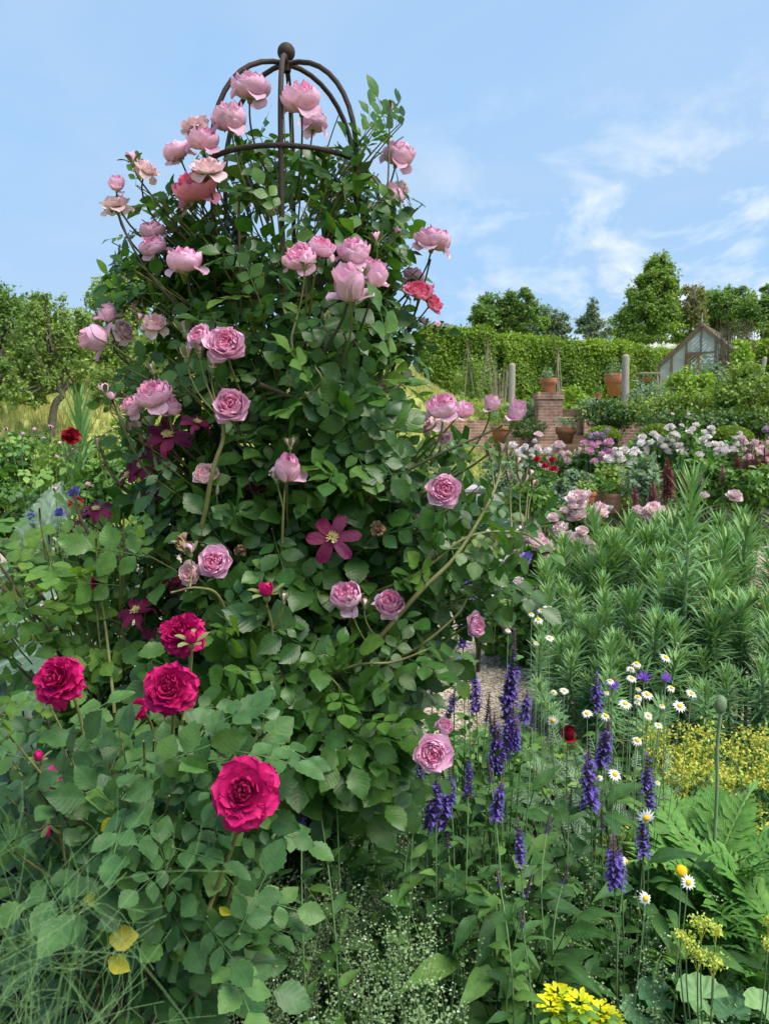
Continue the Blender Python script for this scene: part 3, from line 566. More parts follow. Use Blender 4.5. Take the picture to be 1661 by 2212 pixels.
BUDS = [(841, 238, 26, 'p', (0, 1, .1), 2.04), (286, 347, 27, 'p', (-.2, 1, .1), 1.97), (813, 520, 28, 'p', (-.1, 1, .1), 1.85), (943, 706, 20, 'p', (.2, 1, .1), 2.0), (919, 700, 20, 'p', (-.1, 1, .1), 2.02), (576, 1283, 42, 'r', (0, 1, .2), 1.56), (613, 1296, 24, 'g', (.1, 1, .1), 1.56),
 (627, 962, 24, 'g', (0, 1, .1), 1.67), (597, 1035, 24, 'g', (-.2, 1, .1), 1.67), (658, 570, 28, 'p', (.05, 1, .3), 1.66), (404, 770, 34, 'g', (-.1, 1, 0), 1.74), (460, 792, 32, 'g', (.1, 1, 0), 1.72), (432, 762, 26, 'g', (-.1, 1, 0), 1.72), (228, 846, 28, 'p', (-.3, 1, .1), 1.82), (240, 862, 24, 'p', (.2, 1, .1), 1.82), (411, 1192, 30, 'p', (-.1, 1, .2), 1.62), (705, 690, 22, 'g', (0, 1, 0), 1.75), (400, 715, 34, 'g', (-.2, 1, 0), 1.8),
 (1060, 985, 26, 'g', (-.1, 1, 0), 1.78), (1082, 975, 28, 'g', (.0, 1, 0), 1.8), (1100, 985, 22, 'g', (.2, 1, 0), 1.8), (1118, 1000, 20, 'g', (.3, 1, 0), 1.8), (1102, 1035, 24, 'g', (.0, 1, 0), 1.78), (1128, 1040, 28, 'g', (.2, 1, 0), 1.78), (1152, 1050, 22, 'g', (.3, 1, 0), 1.8), (1144, 1028, 22, 'g', (.1, 1, 0), 1.8), (870, 800, 18, 'g', (.1, 1, 0), 1.95), (760, 1300, 20, 'g', (0, 1, .3), 1.62), (788, 1307, 22, 'g', (.1, 1, .3), 1.62), (857, 505, 20, 'p', (.3, 1, 0), 1.95), (782, 598, 26, 'g', (.0, 1, .3), 1.68), (330, 800, 22, 'g', (-.3, 1, 0), 1.85), (300, 690, 20, 'p', (0, 1, 0), 1.9)]
for x, y, L, k, ax, d in BUDS:
    p = P(x, y, d); L = px2m(L, d)*1.25; al = np.concatenate(CP); nr = al[np.argmin(np.linalg.norm((al-p+A(0, 0, .07))*A(1, .6, 1), axis=1))]
    if np.linalg.norm(nr-p) > .2: nr = p+(AXIS-p)*A(.3, .3, 0)-A(0, 0, .15)
    put_bud(cr, pick({'p': BUD_PINK, 'g': BUD_GREEN, 'r': BUD_RED}[k], 'b'+k), p, scr(*ax), L, nr, .0019)

# ================================================================ the clematis threaded through the rose
cl = thing('clematis', (OX-.12, OY-.1, 0), 'plum red star-flowered clematis twining through the pink climbing rose', 'clematis')
def clem_mesh(seed):
    r = np.random.default_rng(seed); g = Geo(); n = 6
    for j in range(n): petal(g, r, 2*PI*j/n+r.normal()*.12, 1.0*r.uniform(.9, 1.08), .28*r.uniform(.85, 1.1), 12+r.normal()*8, -22+r.normal()*15, .05, 0, r.uniform(0, 1), .06, .03, 1.2, 9, 7, r.normal()*.1, 1, 0, 0, pt=1)
    return g.mesh('bloom', M_CLEM)
def stamen_mesh(seed):
    r = np.random.default_rng(seed); g = Geo()
    for k in range(46):
        a = r.uniform(0, 2*PI); s = r.uniform(.05, .8); d = nrm(A(math.cos(a)*s, math.sin(a)*s, .55)); L = r.uniform(.2, .34)
        g.tube(bez(d*.02, d*L*.6+A(0, 0, .05), d*L+A(math.cos(a), math.sin(a), -.2)*.05, 5), [.010, .010, .012, .018, .014], 4)
    return g.mesh('stamens', M_STAMEN)
CM = [clem_mesh(s) for s in (1, 2, 3)]; SM = [stamen_mesh(s) for s in (1, 2)]
for x, y, dm, ax, d in [(717, 1158, 104, (.05, .35, 1), 1.63), (362, 930, 95, (.1, .6, .5), 1.8), (428, 903, 66, (.3, .7, .3), 1.78), (300, 1000, 76, (-.4, .3, .8), 1.85), (268, 1022, 66, (-.5, .5, .5), 1.86), (208, 1092, 66, (.1, .7, .4), 1.9), (165, 1115, 62, (-.5, .4, .5), 1.9), (155, 1172, 52, (-.3, -.3, .6), 1.9),
  (288, 1312, 84, (-.2, .7, .55), 1.74), (580, 888, 60, (.2, .2, .8), 1.95), (552, 1036, 56, (0, .5, .7), 1.82), (690, 1065, 46, (0, .3, .8), 1.9), (790, 1255, 62, (.2, .5, .5), 1.78), (330, 1385, 66, (0, .3, .8), 1.8), (400, 1245, 60, (.2, .3, .8), 1.78), (520, 1260, 46, (0, .4, .7), 1.8), (318, 955, 60, (-.3, .3, .6), 1.85), (640, 900, 40, (.2, .3, .8), 2.1), (370, 1250, 56, (-.2, .3, .7), 1.8), (330, 1060, 50, (-.1, .4, .7), 1.86)]:
    p = P(x, y, d); r = px2m(dm, d)*.53; ax = scr(*ax)
    b, pts = put_bloom(cl, pick(CM, 'cm'), p, ax, r, p+(AXIS-p)*A(.45, .45, 0)-A(0, 0, .14), .0016, M_STEMDARK, calyx=False)
    child_of('stamens', pick(SM, 'sm'), b, mat4(p-ax*r*.36, frame1(ax), r))
g = Geo(); g.lathe((0, 0, 0), [(.0, 0), (.12, .05), (.16, .3), (.13, .6), (.06, .88), (0, 1)], 6)
cb = g.mesh('bud', plain('clematis_bud', (.20, .25, .14), (.22, .14, .14), scale=12))
for x, y, L, ax in [(305, 945, 34, (-.2, 1, .1)), (282, 958, 36, (-.3, 1, .1)), (330, 955, 30, (.1, 1, .1)), (338, 1000, 34, (.2, -1, .1)), (248, 1192, 42, (.2, 1, .1)), (355, 1010, 36, (-.1, 1, .2)), (225, 1250, 34, (-.2, 1, .1)), (243, 1232, 40, (-.2, 1, .2)), (262, 1360, 30, (.2, 1, .1)), (470, 1060, 26, (.1, 1, 0)), (452, 795, 24, (0, 1, 0)), (300, 1080, 34, (.2, 1, 0))]:
    d = dshell(x, y, -.02); p = P(x, y, d); put_bud(cl, cb, p, scr(*ax), px2m(L, d), p+(AXIS-p)*A(.3, .3, 0)-A(0, 0, .10), .0014, M_GREENSTEM)
lv = Geo()
for k in range(70):
    z = rng.uniform(.6, 1.6); th = rng.uniform(PI*.75, PI*1.75); rr = env(th, z)*rng.uniform(.6, .95)
    shoot(AXIS+A(rr*math.cos(th), rr*math.sin(th), z), .22, .055, EYELEAF, .0012, lv, step=.045)
part('foliage', lv, [leafmat('clematis_leaf', [(0, (.02, .07, .02)), (.6, (.045, .13, .03)), (1, (.11, .22, .04))], rough=.45, sides=1, bump=0), M_STEMDARK], cl)

# ================================================================ crimson rose in front
BX = A(*P(330, 2100, 1.42)[:2], 0.)
rr_ = thing('crimson_rose', BX, 'low rose bush with crimson double blooms and blue-green leaves in front of the obelisk', 'rose bush')
cf = Geo()
def cshoot(x, y, d, size=.062, rise=.3, **kw):
    p = P(x, y, d); shoot(p, rise, size, ROSE_HI, .0026, cf, BX, .3, .05, .35, **kw)
for k in range(100):
    t = rng.random(); y = lerp(1480, 2060, t); xm = 305; hw = np.interp(y, [1480, 1600, 1750, 1900, 2060], [280, 310, 320, 310, 220])
    x = xm+hw*rng.uniform(-1, 1); d = rng.uniform(1.08, 1.5)+.12*(x-330)**2/330**2
    cshoot(x, y, d, rng.uniform(.050, .066), rng.uniform(.18, .3), rlo=.0, rhi=.9, upw=.8, out=.3, jit=.35, face=.5)
for k in range(16):
    a = rng.uniform(0, 2*PI); p = P(rng.uniform(80, 560), rng.uniform(1680, 1950), rng.uniform(1.2, 1.45)); b = BX+A(.05*math.cos(a), .05*math.sin(a), 0)
    q = bez(b, b+(p-b)*A(.4, .4, .7), p, 14); part('cane', Geo().tube(q, np.linspace(.006, .0025, 14), 7), M_CANE if k % 3 == 0 else M_CANEGREEN, rr_)
part('foliage', cf, [M_CRIMLEAF, M_CANEGREEN], rr_)
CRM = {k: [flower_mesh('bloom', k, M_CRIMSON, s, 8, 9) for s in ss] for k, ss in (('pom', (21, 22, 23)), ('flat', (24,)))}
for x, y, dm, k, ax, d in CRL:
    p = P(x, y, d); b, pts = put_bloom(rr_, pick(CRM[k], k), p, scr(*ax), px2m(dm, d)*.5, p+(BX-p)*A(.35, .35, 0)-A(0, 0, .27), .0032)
for x, y, L, ax, d in [(105, 1785, 34, (0, -1, .2), 1.25), (85, 1640, 30, (-.1, 1, 0), 1.3), (415, 1385, 40, (.1, 1, .3), 1.34)]:
    p = P(x, y, d); put_bud(rr_, BUD_RED[0], p, scr(*ax), px2m(L, d)*1.2, p+(BX-p)*A(.2, .2, 0)-A(0, 0, .15), .0022)
fd = Geo(); r = np.random.default_rng(5)
for j in range(5): petal(fd, r, j*1.3, 1.2, .4, 5+r.normal()*30, -30+r.normal()*30, .1, 0, 0, 0, .12, 1.2, 6, 6)
p = P(120, 1672, 1.28); b, _ = put_bloom(rr_, fd.mesh('bloom', petalmat('fading_crimson', [(0, (.5, .03, .2)), (1, (.38, .02, .14))])), p, scr(.2, .8, .5), px2m(62, 1.28)*.5, p+(BX-p)*A(.3, .3, 0)-A(0, 0, .2), .0026)
for x, y, w, d in [(538, 1632, 34, 1.5), (546, 1612, 26, 1.52), (252, 1768, 34, 1.16), (236, 2070, 44, 1.12), (490, 1628, 30, 1.45), (190, 1925, 30, 1.15), (345, 1812, 22, 1.2), (475, 1960, 24, 1.14)]:
    p = P(x, y, d); g = Geo(); g.inst(leaf(9, 5, .36, .2, .2, .03, .8, 0, .2, x), p[None], frames(scr(rng.normal(), -.6, .3)[None], scr(rng.normal()*.4, .4, 1)[None]), A(px2m(w, d)*1.3), A(.985)); part('yellowed_leaf', g, [M_CRIMLEAF], rr_)
p = P(280, 2030, 1.1); g = Geo(); g.inst(leaf(9, 5, .42, .15, .12, .03, .8, 0, .2, 3), p[None]-A(.03, 0, 0), frames(A(1, .1, .1)[None], A(.0, -.8, .5)[None]), A(px2m(66, 1.1)), A(.99)); part('yellowed_leaf', g, [M_CRIMLEAF], rr_)

# ================================================================ bare arching canes at the left edge
LX = A(*P(260, 1600, 1.95)[:2], 0.)
lr = thing('rose_shrub', LX, 'rose bush on the left with long thorny arching canes and fresh green leaves', 'rose bush')
lf = Geo()
for pts in ([(265, 1600, 1.95), (240, 1545, 1.9), (150, 1410, 1.8), (70, 1320, 1.75), (-20, 1190, 1.7)], [(265, 1590, 1.95), (190, 1470, 1.9), (100, 1300, 1.85), (30, 1220, 1.8), (-40, 1150, 1.75)], [(262, 1600, 1.95), (200, 1500, 1.92), (110, 1390, 1.9), (30, 1290, 1.9), (-60, 1230, 1.9)],
            [(275, 1600, 1.95), (300, 1480, 1.95), (240, 1360, 1.9), (190, 1290, 1.88), (178, 1265, 1.88)], [(420, 1150, 1.95), (330, 1105, 1.9), (250, 1035, 1.88), (215, 965, 1.88)], [(350, 1330, 1.92), (250, 1230, 1.88), (180, 1130, 1.86), (160, 1060, 1.86)], [(262, 1600, 1.9), (180, 1600, 1.8), (90, 1560, 1.7), (-20, 1540, 1.65)], [(262, 1600, 1.9), (140, 1540, 1.85), (30, 1430, 1.8), (-40, 1400, 1.8)]):
    q = [P(*p) for p in pts]
    if pts[0][1] > 1500: q = [LX+A(0, 0, -.02), LX+(q[0]-LX)*A(.3, .3, .5)]+q
    q = spline(q, 6); part('cane', Geo().tube(q, np.linspace(.0065, .0028, len(q)), 7), M_CANE, lr)
    leaves_on(lf, q, ROSE_HI, .06, .3, .045, None, 0, upw=.8, out=.2, jit=.35, face=.8)
for k in range(70):
    x, y = rng.uniform(-60, 330), rng.uniform(1080, 1580)
    if x < 170 and 1290 < y < 1570 and rng.random() < .92: continue
    p = P(x, y, rng.uniform(1.7, 2.1)); q = bez(p+(LX-p)*A(.3, .3, 0)-A(0, 0, .2), p-A(0, 0, .1), p, 7)
    lf.tube(q, .0022, 4, .5, 1); leaves_on(lf, q, ROSE_HI, .06, .3, .045, None, 0, upw=.8, out=.2, jit=.35, face=.8)
part('foliage', lf, [M_LIMELEAF, M_CANEGREEN], lr)
for x, y in [(170, 1262), (183, 1268), (215, 962)]: p = P(x, y, 1.88); put_bud(lr, BUD_GREEN[0], p, scr(.1, 1, .1), .035, p-A(-.02, 0, .09), .002)
# ================================================================ salvia
def floret_T():
    it = []
    up = leaf(3, 3, .3, .5, .5, 0, .8); lo = leaf(3, 3, .42, .3, .7, 0, .7)
    it.append((up, frames(A(0, .8, .75)[None], A(0, -.6, .8)[None])[0], A(0, .1, 0), .8, -1)); it.append((lo, frames(A(0, 1, -.1)[None], A(0, .1, 1)[None])[0], A(0, .15, 0), .75, 1))
    return merge(it)
FLT = floret_T(); BRT = leaf(3, 3, .34, .5, .1, 0, .8)
def spike_mesh(seed, bare=.3, thin=1.):
    """flower spike of unit length along +Z: purple florets below, dark buds at the tip"""
    r = np.random.default_rng(seed); g = Geo(); n = 14
    g.tube([(0, 0, -.05), (0, 0, .5), (0, 0, 1)], [.014, .012, .006], 5, .3, 1)
    for i in range(n):
        z = i/n; m = 6; a = r.uniform(0, 6)+np.arange(m)*2*PI/m+r.normal(size=m)*.2; k = lerp(1, .35, max(0, (z-.5)/.5))
        d = np.stack([np.cos(a), np.sin(a), .55+.6*r.random(m)], -1); p = np.stack([a*0, a*0, a*0+z], -1)+d*A(1, 1, 0)*.012
        g.inst(BRT, p, frames(d, A(0, 0, 1)-d*.3), .085*k+.02, r.uniform(0, .8, m), 1)
        keep = r.random(m) < (.75 if z < 1-bare else .12)
        if keep.any(): g.inst(FLT, p[keep]+d[keep]*.02, frames(d[keep]*A(1, 1, .5), np.tile(A(0, 0, 1), (keep.sum(), 1))), (.18*thin*(1-.4*z))*r.uniform(.8, 1.2, keep.sum()), r.random(keep.sum()))
    return g.mesh('flower_spike', [M_SALVIA, M_CALYXDARK])
SPK = [spike_mesh(s, b, t) for s, b, t in ((1, .2, 1), (2, .3, 1), (3, .4, .9))]; SPKB = [spike_mesh(4, .95, .8)]
def salvia(label, base, spikes, leaves=40, bare=(), ls=.09):
    root = thing('salvia', base, label, 'salvia', 'purple salvias at the foot of the obelisk'); lv = Geo()
    for q in list(spikes)+[(*b, 1) for b in bare]:
        x, y0, y1, d = q[:4]; a, b = P(x-(3 if len(q) < 5 else 0), y1, d), P(x+rng.uniform(-10, 13), y0, d+rng.uniform(-.02, .05)); L = np.linalg.norm(b-a)*1.12; ax = nrm(b-a)
        o = child_of('flower_spike', pick(SPKB if len(q) > 4 else SPK, 'spk'), root, mat4(a, frame1(ax, rng.normal(size=3)), L))
        f = base+(a-base)*A(.45, .45, 0); st = bez(a, a-ax*a[2]*.5, f+A(0, 0, -.02), 9)
        part('flower_stem', Geo().tube(st, np.linspace(.0016, .0032, 9), 5), M_GREENSTEM, o)
        leaves_on(lv, st[::-1], SALV, ls*.7, .15, .05, None, 0, upw=1, out=.1, fwd=.9)
    for k in range(int(leaves*1.5)):
        t = rng.uniform(0, 2*PI); rr = rng.uniform(.02, .19); h = rng.uniform(.05, .54); p = base+A(rr*math.cos(t), rr*math.sin(t), h)
        Y = A(math.cos(t), math.sin(t), rng.uniform(-.1, .9)); lv.inst(pick2(SALV), p[None], frames(Y[None], A(0, -.25, 1)[None]+rng.normal(size=(1, 3))*.25), A(ls*rng.uniform(.8, 1.5)), A(rng.random()))
        lv.tube([base+A(0, 0, .0), lerp(base, p, .6)+A(0, 0, .05), p], .0016, 4, .3, 0)
    part('foliage', lv, M_SALVIALEAF, root); return root
def pick2(l): return l[rng.integers(0, len(l))]
def gb(x, y, d): p = P(x, y, d); return A(p[0], p[1], 0)
salvia('clump of violet salvia spikes just below the large pink rose near the ground', gb(950, 1800, 1.82), [(903, 1632, 1722, 1.75), (945, 1668, 1778, 1.72), (978, 1660, 1735, 1.76), (1014, 1645, 1722, 1.8), (962, 1690, 1790, 1.74), (930, 1720, 1790, 1.8)], 50, [(890, 1735, 1780, 1.75), (968, 1765, 1830, 1.72)])
salvia('salvia with one nodding spike leaning over broad wrinkled leaves', gb(1110, 1930, 1.75), [(1128, 1778, 1868, 1.62), (1072, 1695, 1768, 1.78)], 60, [(1135, 1890, 1935, 1.58), (1128, 1965, 2005, 1.5), (1080, 1880, 1915, 1.6), (1060, 1640, 1690, 1.85)], .10)
salvia('dense salvia with a thick cluster of violet spikes against the gravel', gb(1085, 1720, 2.2), [(1075, 1545, 1630, 2.1), (1092, 1555, 1640, 2.08), (1105, 1530, 1615, 2.12), (1066, 1580, 1660, 2.06), (1135, 1500, 1560, 2.15), (1085, 1585, 1670, 2.05), (1115, 1560, 1620, 2.1)], 40, [(1060, 1530, 1575, 2.1), (1150, 1520, 1570, 2.15)])
salvia('tall thin dark salvia spikes rising in front of the gravel path', gb(1000, 1650, 2.55), [(1103, 1410, 1520, 2.4), (1032, 1455, 1540, 2.4), (972, 1490, 1552, 2.4), (880, 1405, 1450, 2.4), (1003, 1310, 1400, 2.4), (1098, 1470, 1560, 2.4), (985, 1400, 1470, 2.45), (935, 1450, 1500, 2.5)], 45, [(1010, 1440, 1500, 2.4), (1050, 1500, 1560, 2.4), (1110, 1365, 1420, 2.4)])
salvia('salvia between the daisies with one spike above another', gb(1280, 1820, 2.15), [(1290, 1462, 1532, 2.25), (1303, 1560, 1655, 2.05), (1278, 1630, 1742, 1.98), (1296, 1600, 1660, 2.05)], 40, [(1230, 1700, 1750, 2.), (1300, 1740, 1790, 1.95)])
salvia('salvia leaning right beside two daisies and jagged poppy leaves', gb(1370, 1960, 1.85), [(1402, 1640, 1745, 1.85), (1330, 1812, 1918, 1.68), (1392, 1750, 1850, 1.78), (1345, 1840, 1900, 1.7)], 45, [(1180, 1760, 1800, 1.8), (1215, 1870, 1910, 1.75)], .09)
salvia('salvia with a single spike in the dark below the climbing rose leaves', gb(720, 1830, 1.8), [(728, 1580, 1688, 1.62), (655, 1735, 1800, 1.55)], 30, [(690, 1700, 1740, 1.6)])
# ================================================================ daisies
def daisy_meshes(seed, droop=0.):
    r = np.random.default_rng(seed); g = Geo(); T = leaf(5, 3, .19, .12, .15+droop, 0, .55, 0, .35)
    for j in range(14):
        a = 2*PI*j/14+r.normal()*.06; e = r.normal()*.08-droop*.4; d = A(math.cos(a), math.sin(a), e); D = T[2].copy(); D[:, 2] = r.random()*.6
        g.add(T[0]@frames(d[None], A(0, 0, 1)[None])[0].T*.74*r.uniform(.85, 1.05)+A(math.cos(a), math.sin(a), 0)*.24, T[1], D)
    c = Geo(); c.lathe((0, 0, -.06), [(0, -.04), (.25, 0), (.33, .08), (.31, .18), (.2, .27), (0, .31)], 12)
    return g.mesh('petals', M_WHITE), c.mesh('yellow_centre', M_YELLOW)
DZ = [daisy_meshes(1), daisy_meshes(2, .15), daisy_meshes(3, .45)]
FERN = []
def feather(seed, n=9, w=.34):
    r = np.random.default_rng(seed); it = []; T = leaf(3, 2, .075, 0, .1)
    for i in range(n):
        y = (i+.6)/n
        for sd in (-1, 1):
            L = w*(1-.65*y)*r.uniform(.8, 1.2); Y = A(sd*.85, .6, r.normal()*.2); it.append((T, frames(Y[None], A(0, 0, 1)[None])[0], A(0, y*.9, -.1*y*y), L, r.uniform(-1, 1)))
            if L > .15: it.append((T, frames(A(sd*.3, 1, .2)[None], A(0, 0, 1)[None])[0], A(sd*L*.45, y*.9+L*.3, -.1*y*y), L*.5, r.uniform(-1, 1)))
    it.append((leaf(4, 2, .02, 0, .1), np.eye(3), A(0, 0, 0), 1, 0)); return merge(it)
FERN = [feather(s) for s in range(4)]
def daisies(label, base, fl, ferns=70, spread=.22, hgt=.35, fs=.09):
    root = thing('daisy_plant', base, label, 'daisies', 'white daisies with yellow centres')
    for x, y, dm, ax, d in fl:
        p = P(x, y, d); r = px2m(dm, d)*.52; ax = scr(*ax); pm, cm = pick(DZ, 'dz') if dm > 22 else DZ[2]
        o = child_of('flower', pm, root, mat4(p, frame1(ax, rng.normal(size=3)), r)); child_of('yellow_centre', cm, o, mat4(p, frame1(ax), r))
        f = base+(p-base)*A(.5, .5, 0)+A(rng.normal()*.04, rng.normal()*.04, 0); f[2] = -.02
        part('flower_stem', Geo().tube(bez(p-ax*r*.1, p-ax*.03-A(0, 0, p[2]*.45), f, 9), .0013, 5), M_PALESTEM, o)
    lv = Geo(); n = ferns; t = rng.uniform(0, 2*PI, n); rr = spread*np.sqrt(rng.random(n)); p = base+np.stack([rr*np.cos(t), rr*np.sin(t), rng.uniform(.05, 1, n)*hgt], -1)
    Y = np.stack([np.cos(t), np.sin(t), rng.uniform(.2, 1.6, n)], -1)+rng.normal(size=(n, 3))*.3
    for i in range(4): m = np.arange(n) % 4 == i; lv.inst(FERN[i], p[m], frames(Y[m], A(0, -.4, 1)+rng.normal(size=(m.sum(), 3))*.3), fs*rng.uniform(.7, 1.4, m.sum()), rng.random(m.sum()))
    for k in range(12): t = rng.uniform(0, 6.3); lv.tube([base, base+A(.5*spread*math.cos(t), .5*spread*math.sin(t), hgt*.6), base+A(.8*spread*math.cos(t), .8*spread*math.sin(t), hgt)], .0016, 4, .4)
    part('foliage', lv, M_FILI, root)
T_ = (.1, 1, .45)
daisies('loose group of small daisies leaning over the gravel beside the spiky euphorbia', gb(1180, 1650, 2.75), [(1183, 1313, 24, T_, 2.6), (1170, 1318, 24, (-.2, 1, .4), 2.62), (1148, 1326, 20, T_, 2.6), (1163, 1338, 28, T_, 2.55), (1187, 1378, 24, T_, 2.6), (1158, 1388, 18, T_, 2.6), (1097, 1361, 18, T_, 2.5), (1196, 1495, 20, (0, .7, .6), 2.5)], 50, .25, .3)
daisies('main drift of white daisies on tall pale stems in front of the euphorbia', gb(1340, 1780, 2.4), [(1437, 1420, 30, (.3, .9, .4), 2.3), (1375, 1433, 28, T_, 2.3), (1362, 1446, 24, T_, 2.32), (1364, 1465, 28, T_, 2.28), (1318, 1470, 24, T_, 2.3), (1218, 1492, 24, T_, 2.3), (1310, 1496, 18, T_, 2.4), (1398, 1500, 32, T_, 2.2), (1450, 1486, 26, (.2, .8, .5), 2.2), (1493, 1498, 30, (.3, .9, .4), 2.2),
  (1350, 1520, 34, T_, 2.2), (1378, 1505, 26, T_, 2.25), (1376, 1516, 22, T_, 2.3), (1378, 1488, 18, T_, 2.3), (1467, 1525, 34, (.1, .8, .6), 2.15), (1430, 1524, 20, T_, 2.3), (1400, 1546, 24, (.2, .7, .6), 2.15), (1308, 1546, 30, T_, 2.15), (1268, 1541, 28, (-.2, 1, .4), 2.2), (1290, 1536, 22, T_, 2.25), (1422, 1566, 24, T_, 2.15), (1376, 1599, 32, (.1, .8, .6), 2.1), (1194, 1557, 30, (-.2, -.1, .9), 2.1), (1328, 1673, 34, (.1, .8, .65), 2.0), (1294, 1680, 20, (-.3, .6, .5), 2.0), (1420, 1690, 18, T_, 2.0)], 150, .34, .46)
daisies('two open daisies and a petal-less yellow daisy low beside the poppy leaves', gb(1440, 2080, 1.75), [(1394, 1941, 38, (0, .5, .9), 1.62), (1486, 1906, 38, (.1, .45, .9), 1.62), (1395, 1767, 46, (0, -.2, 1), 1.78), (1352, 1861, 28, (.8, .2, .5), 1.66)], 46, .14, .3, .08)
p = P(1471, 1881, 1.64); o = thing('bald_daisy', gb(1465, 2080, 1.74), 'domed yellow daisy head without petals on a bent stem', 'daisy'); child_of('yellow_centre', DZ[0][1], o, mat4(p, frame1(scr(-.2, .6, .8)), px2m(40, 1.64))); part('stem', Geo().tube(bez(p, p-A(0, 0, .2), gb(1455, 2080, 1.76)-A(0, 0, .02), 9), .0016, 5), M_PALESTEM, o)
# cornflowers
def cornflower(x, y, d, label):
    p = P(x, y, d); o = thing('cornflower', gb(x+10, y+200, d+.05), label, 'cornflower', 'blue cornflowers among the daisies'); r = np.random.default_rng(int(x)); g = Geo(); T = leaf(5, 3, .12, .2, -.1, 0, .5)
    for k in range(26): a = k*2.4; e = r.uniform(.1, .9); v = A(math.cos(a), math.sin(a), e); g.inst(T, A(0, 0, 0)[None]+v*.1, frames(v[None], A(0, 0, 1)[None]), A(r.uniform(.6, 1)), A(r.random()))
    s = px2m(20, d); fl = link('petals', g.mesh('petals', petalmat('cornflower_petal', [(0, (.13, .07, .5)), (1, (.3, .05, .36))], trans=.2)), o, mat4(p, frame1(scr(.1, .8, .5)), s))
    c = Geo(); c.lathe((0, 0, -.6), [(0, 0), (.2, .05), (.26, .3), (.15, .6)], 8); part('stem', Geo().tube(bez(p, p-A(0, 0, .15), gb(x+10, y+200, d+.05)-A(0, 0, .02), 8), .0018, 5), M_PALESTEM, o); link('calyx', c.mesh('calyx', M_SEPAL), o, mat4(p, frame1(scr(.1, .8, .5)), s))
cornflower(1390, 1466, 2.32, 'blue cornflower with violet middle, left of the close pair'); cornflower(1436, 1469, 2.3, 'blue cornflower on the right of the close pair, near a daisy'); cornflower(1322, 1483, 2.36, 'small cornflower half hidden behind a salvia spike')
o = thing('red_poppy', gb(1225, 1750, 2.6), 'single dark red poppy flower low behind the daisy stems', 'poppy'); p = P(1225, 1596, 2.45); link('bloom', flower_mesh('bloom', 'half', M_DARKRED, 50), o, mat4(p, frame1(scr(0, 1, .3)), px2m(15, 2.45))); part('stem', Geo().tube(bez(p, p-A(0, 0, .15), gb(1225, 1750, 2.6)-A(0, 0, .02), 6), .002, 5), M_GREENSTEM, o)
# ================================================================ oriental poppies: jagged leaves, bud
def jag(seed, n=9, w=.26):
    r = np.random.default_rng(seed); it = []; T = leaf(6, 3, .17, .15, .25, .16, .8)
    for i in range(n):
        y = .12+.82*i/n; L = w*math.sin(PI*min(.12+y*.95, 1))**.7*r.uniform(.85, 1.15)
        for sd in (-1, 1): it.append((T, frames(A(sd*.8, .75, .1+r.normal()*.1)[None], A(-sd*.35, 0, 1)[None])[0], A(0, y, .12*y-.38*y*y), L, r.uniform(-1, 1)))
    it.append((T, frames(A(0, 1, -.5)[None], A(0, .5, 1)[None])[0], A(0, .9, .11-.31), .2, 0)); ys = np.linspace(0, 1, 6)
    V = np.concatenate([np.stack([ys*0-.012, ys, .12*ys-.38*ys*ys], -1), np.stack([ys*0, ys, .12*ys-.38*ys*ys+.014], -1), np.stack([ys*0+.012, ys, .12*ys-.38*ys*ys], -1)])
    F = [[i+6*a, i+1+6*a, i+1+6*(a+1), i+6*(a+1)] for a in range(2) for i in range(5)]; D = np.zeros((18, 3)); D[:, 1] = .5; it.append(((V, np.array(F), D), np.eye(3), A(0, 0, 0), 1, 1)); return merge(it)
JAG = [jag(s, n) for s, n in ((1, 11), (2, 13), (3, 12))]
def poppy(label, base, n, size, h=.1, az=None):
    root = thing('poppy_plant', base, label, 'poppy', 'oriental poppy plants'); lv = Geo()
    for k in range(n):
        t = rng.uniform(0, 2*PI) if az is None else rng.normal(az, .9); rr = rng.uniform(.0, .1); p = base+A(rr*math.cos(t), rr*math.sin(t), rng.uniform(.0, h)); Y = A(math.cos(t), math.sin(t), rng.uniform(.7, 2.2))
        lv.inst(pick2(JAG), p[None], frames(Y[None], A(-math.cos(t)*.5, -math.sin(t)*.5-.2, 1)[None]), A(size*rng.uniform(.7, 1.2)), A(rng.random()))
    part('foliage', lv, M_POPPYLEAF, root); return root
po = poppy('large poppy with jagged upright leaves and a fat hairy bud on a tall stem', gb(1535, 1900, 2.05), 54, .27, .40)
p = P(1556, 1522, 1.95); g = Geo(); g.lathe((0, 0, -.5), [(0, 0), (.16, .04), (.28, .25), (.31, .5), (.25, .78), (.13, .95), (0, 1.0)], 14); bd = link('bud', g.mesh('bud', plain('hairy_bud', (.17, .27, .13), (.26, .34, .20), rough=.8, scale=90, bump=.8, dist=.004)), po, mat4(p, frame1(scr(.1, 1, .1)), px2m(42, 1.95)))
part('bud_stem', Geo().tube(spline([p-A(0, 0, .02), P(1548, 1620, 1.96), P(1546, 1740, 1.98), gb(1535, 1900, 2.05)]), .0046, 7), M_PALESTEM, po)
poppy('poppy with a fern-like rosette of jagged leaves under the two low daisies', gb(1430, 2050, 1.92), 50, .23, .30); poppy('poppy plant with long arching jagged leaves at the right edge', gb(1670, 2050, 1.85), 50, .27, .34); poppy('poppy leaves spreading behind the lower salvia', gb(1210, 2090, 1.9), 20, .26, .12, -1.7)
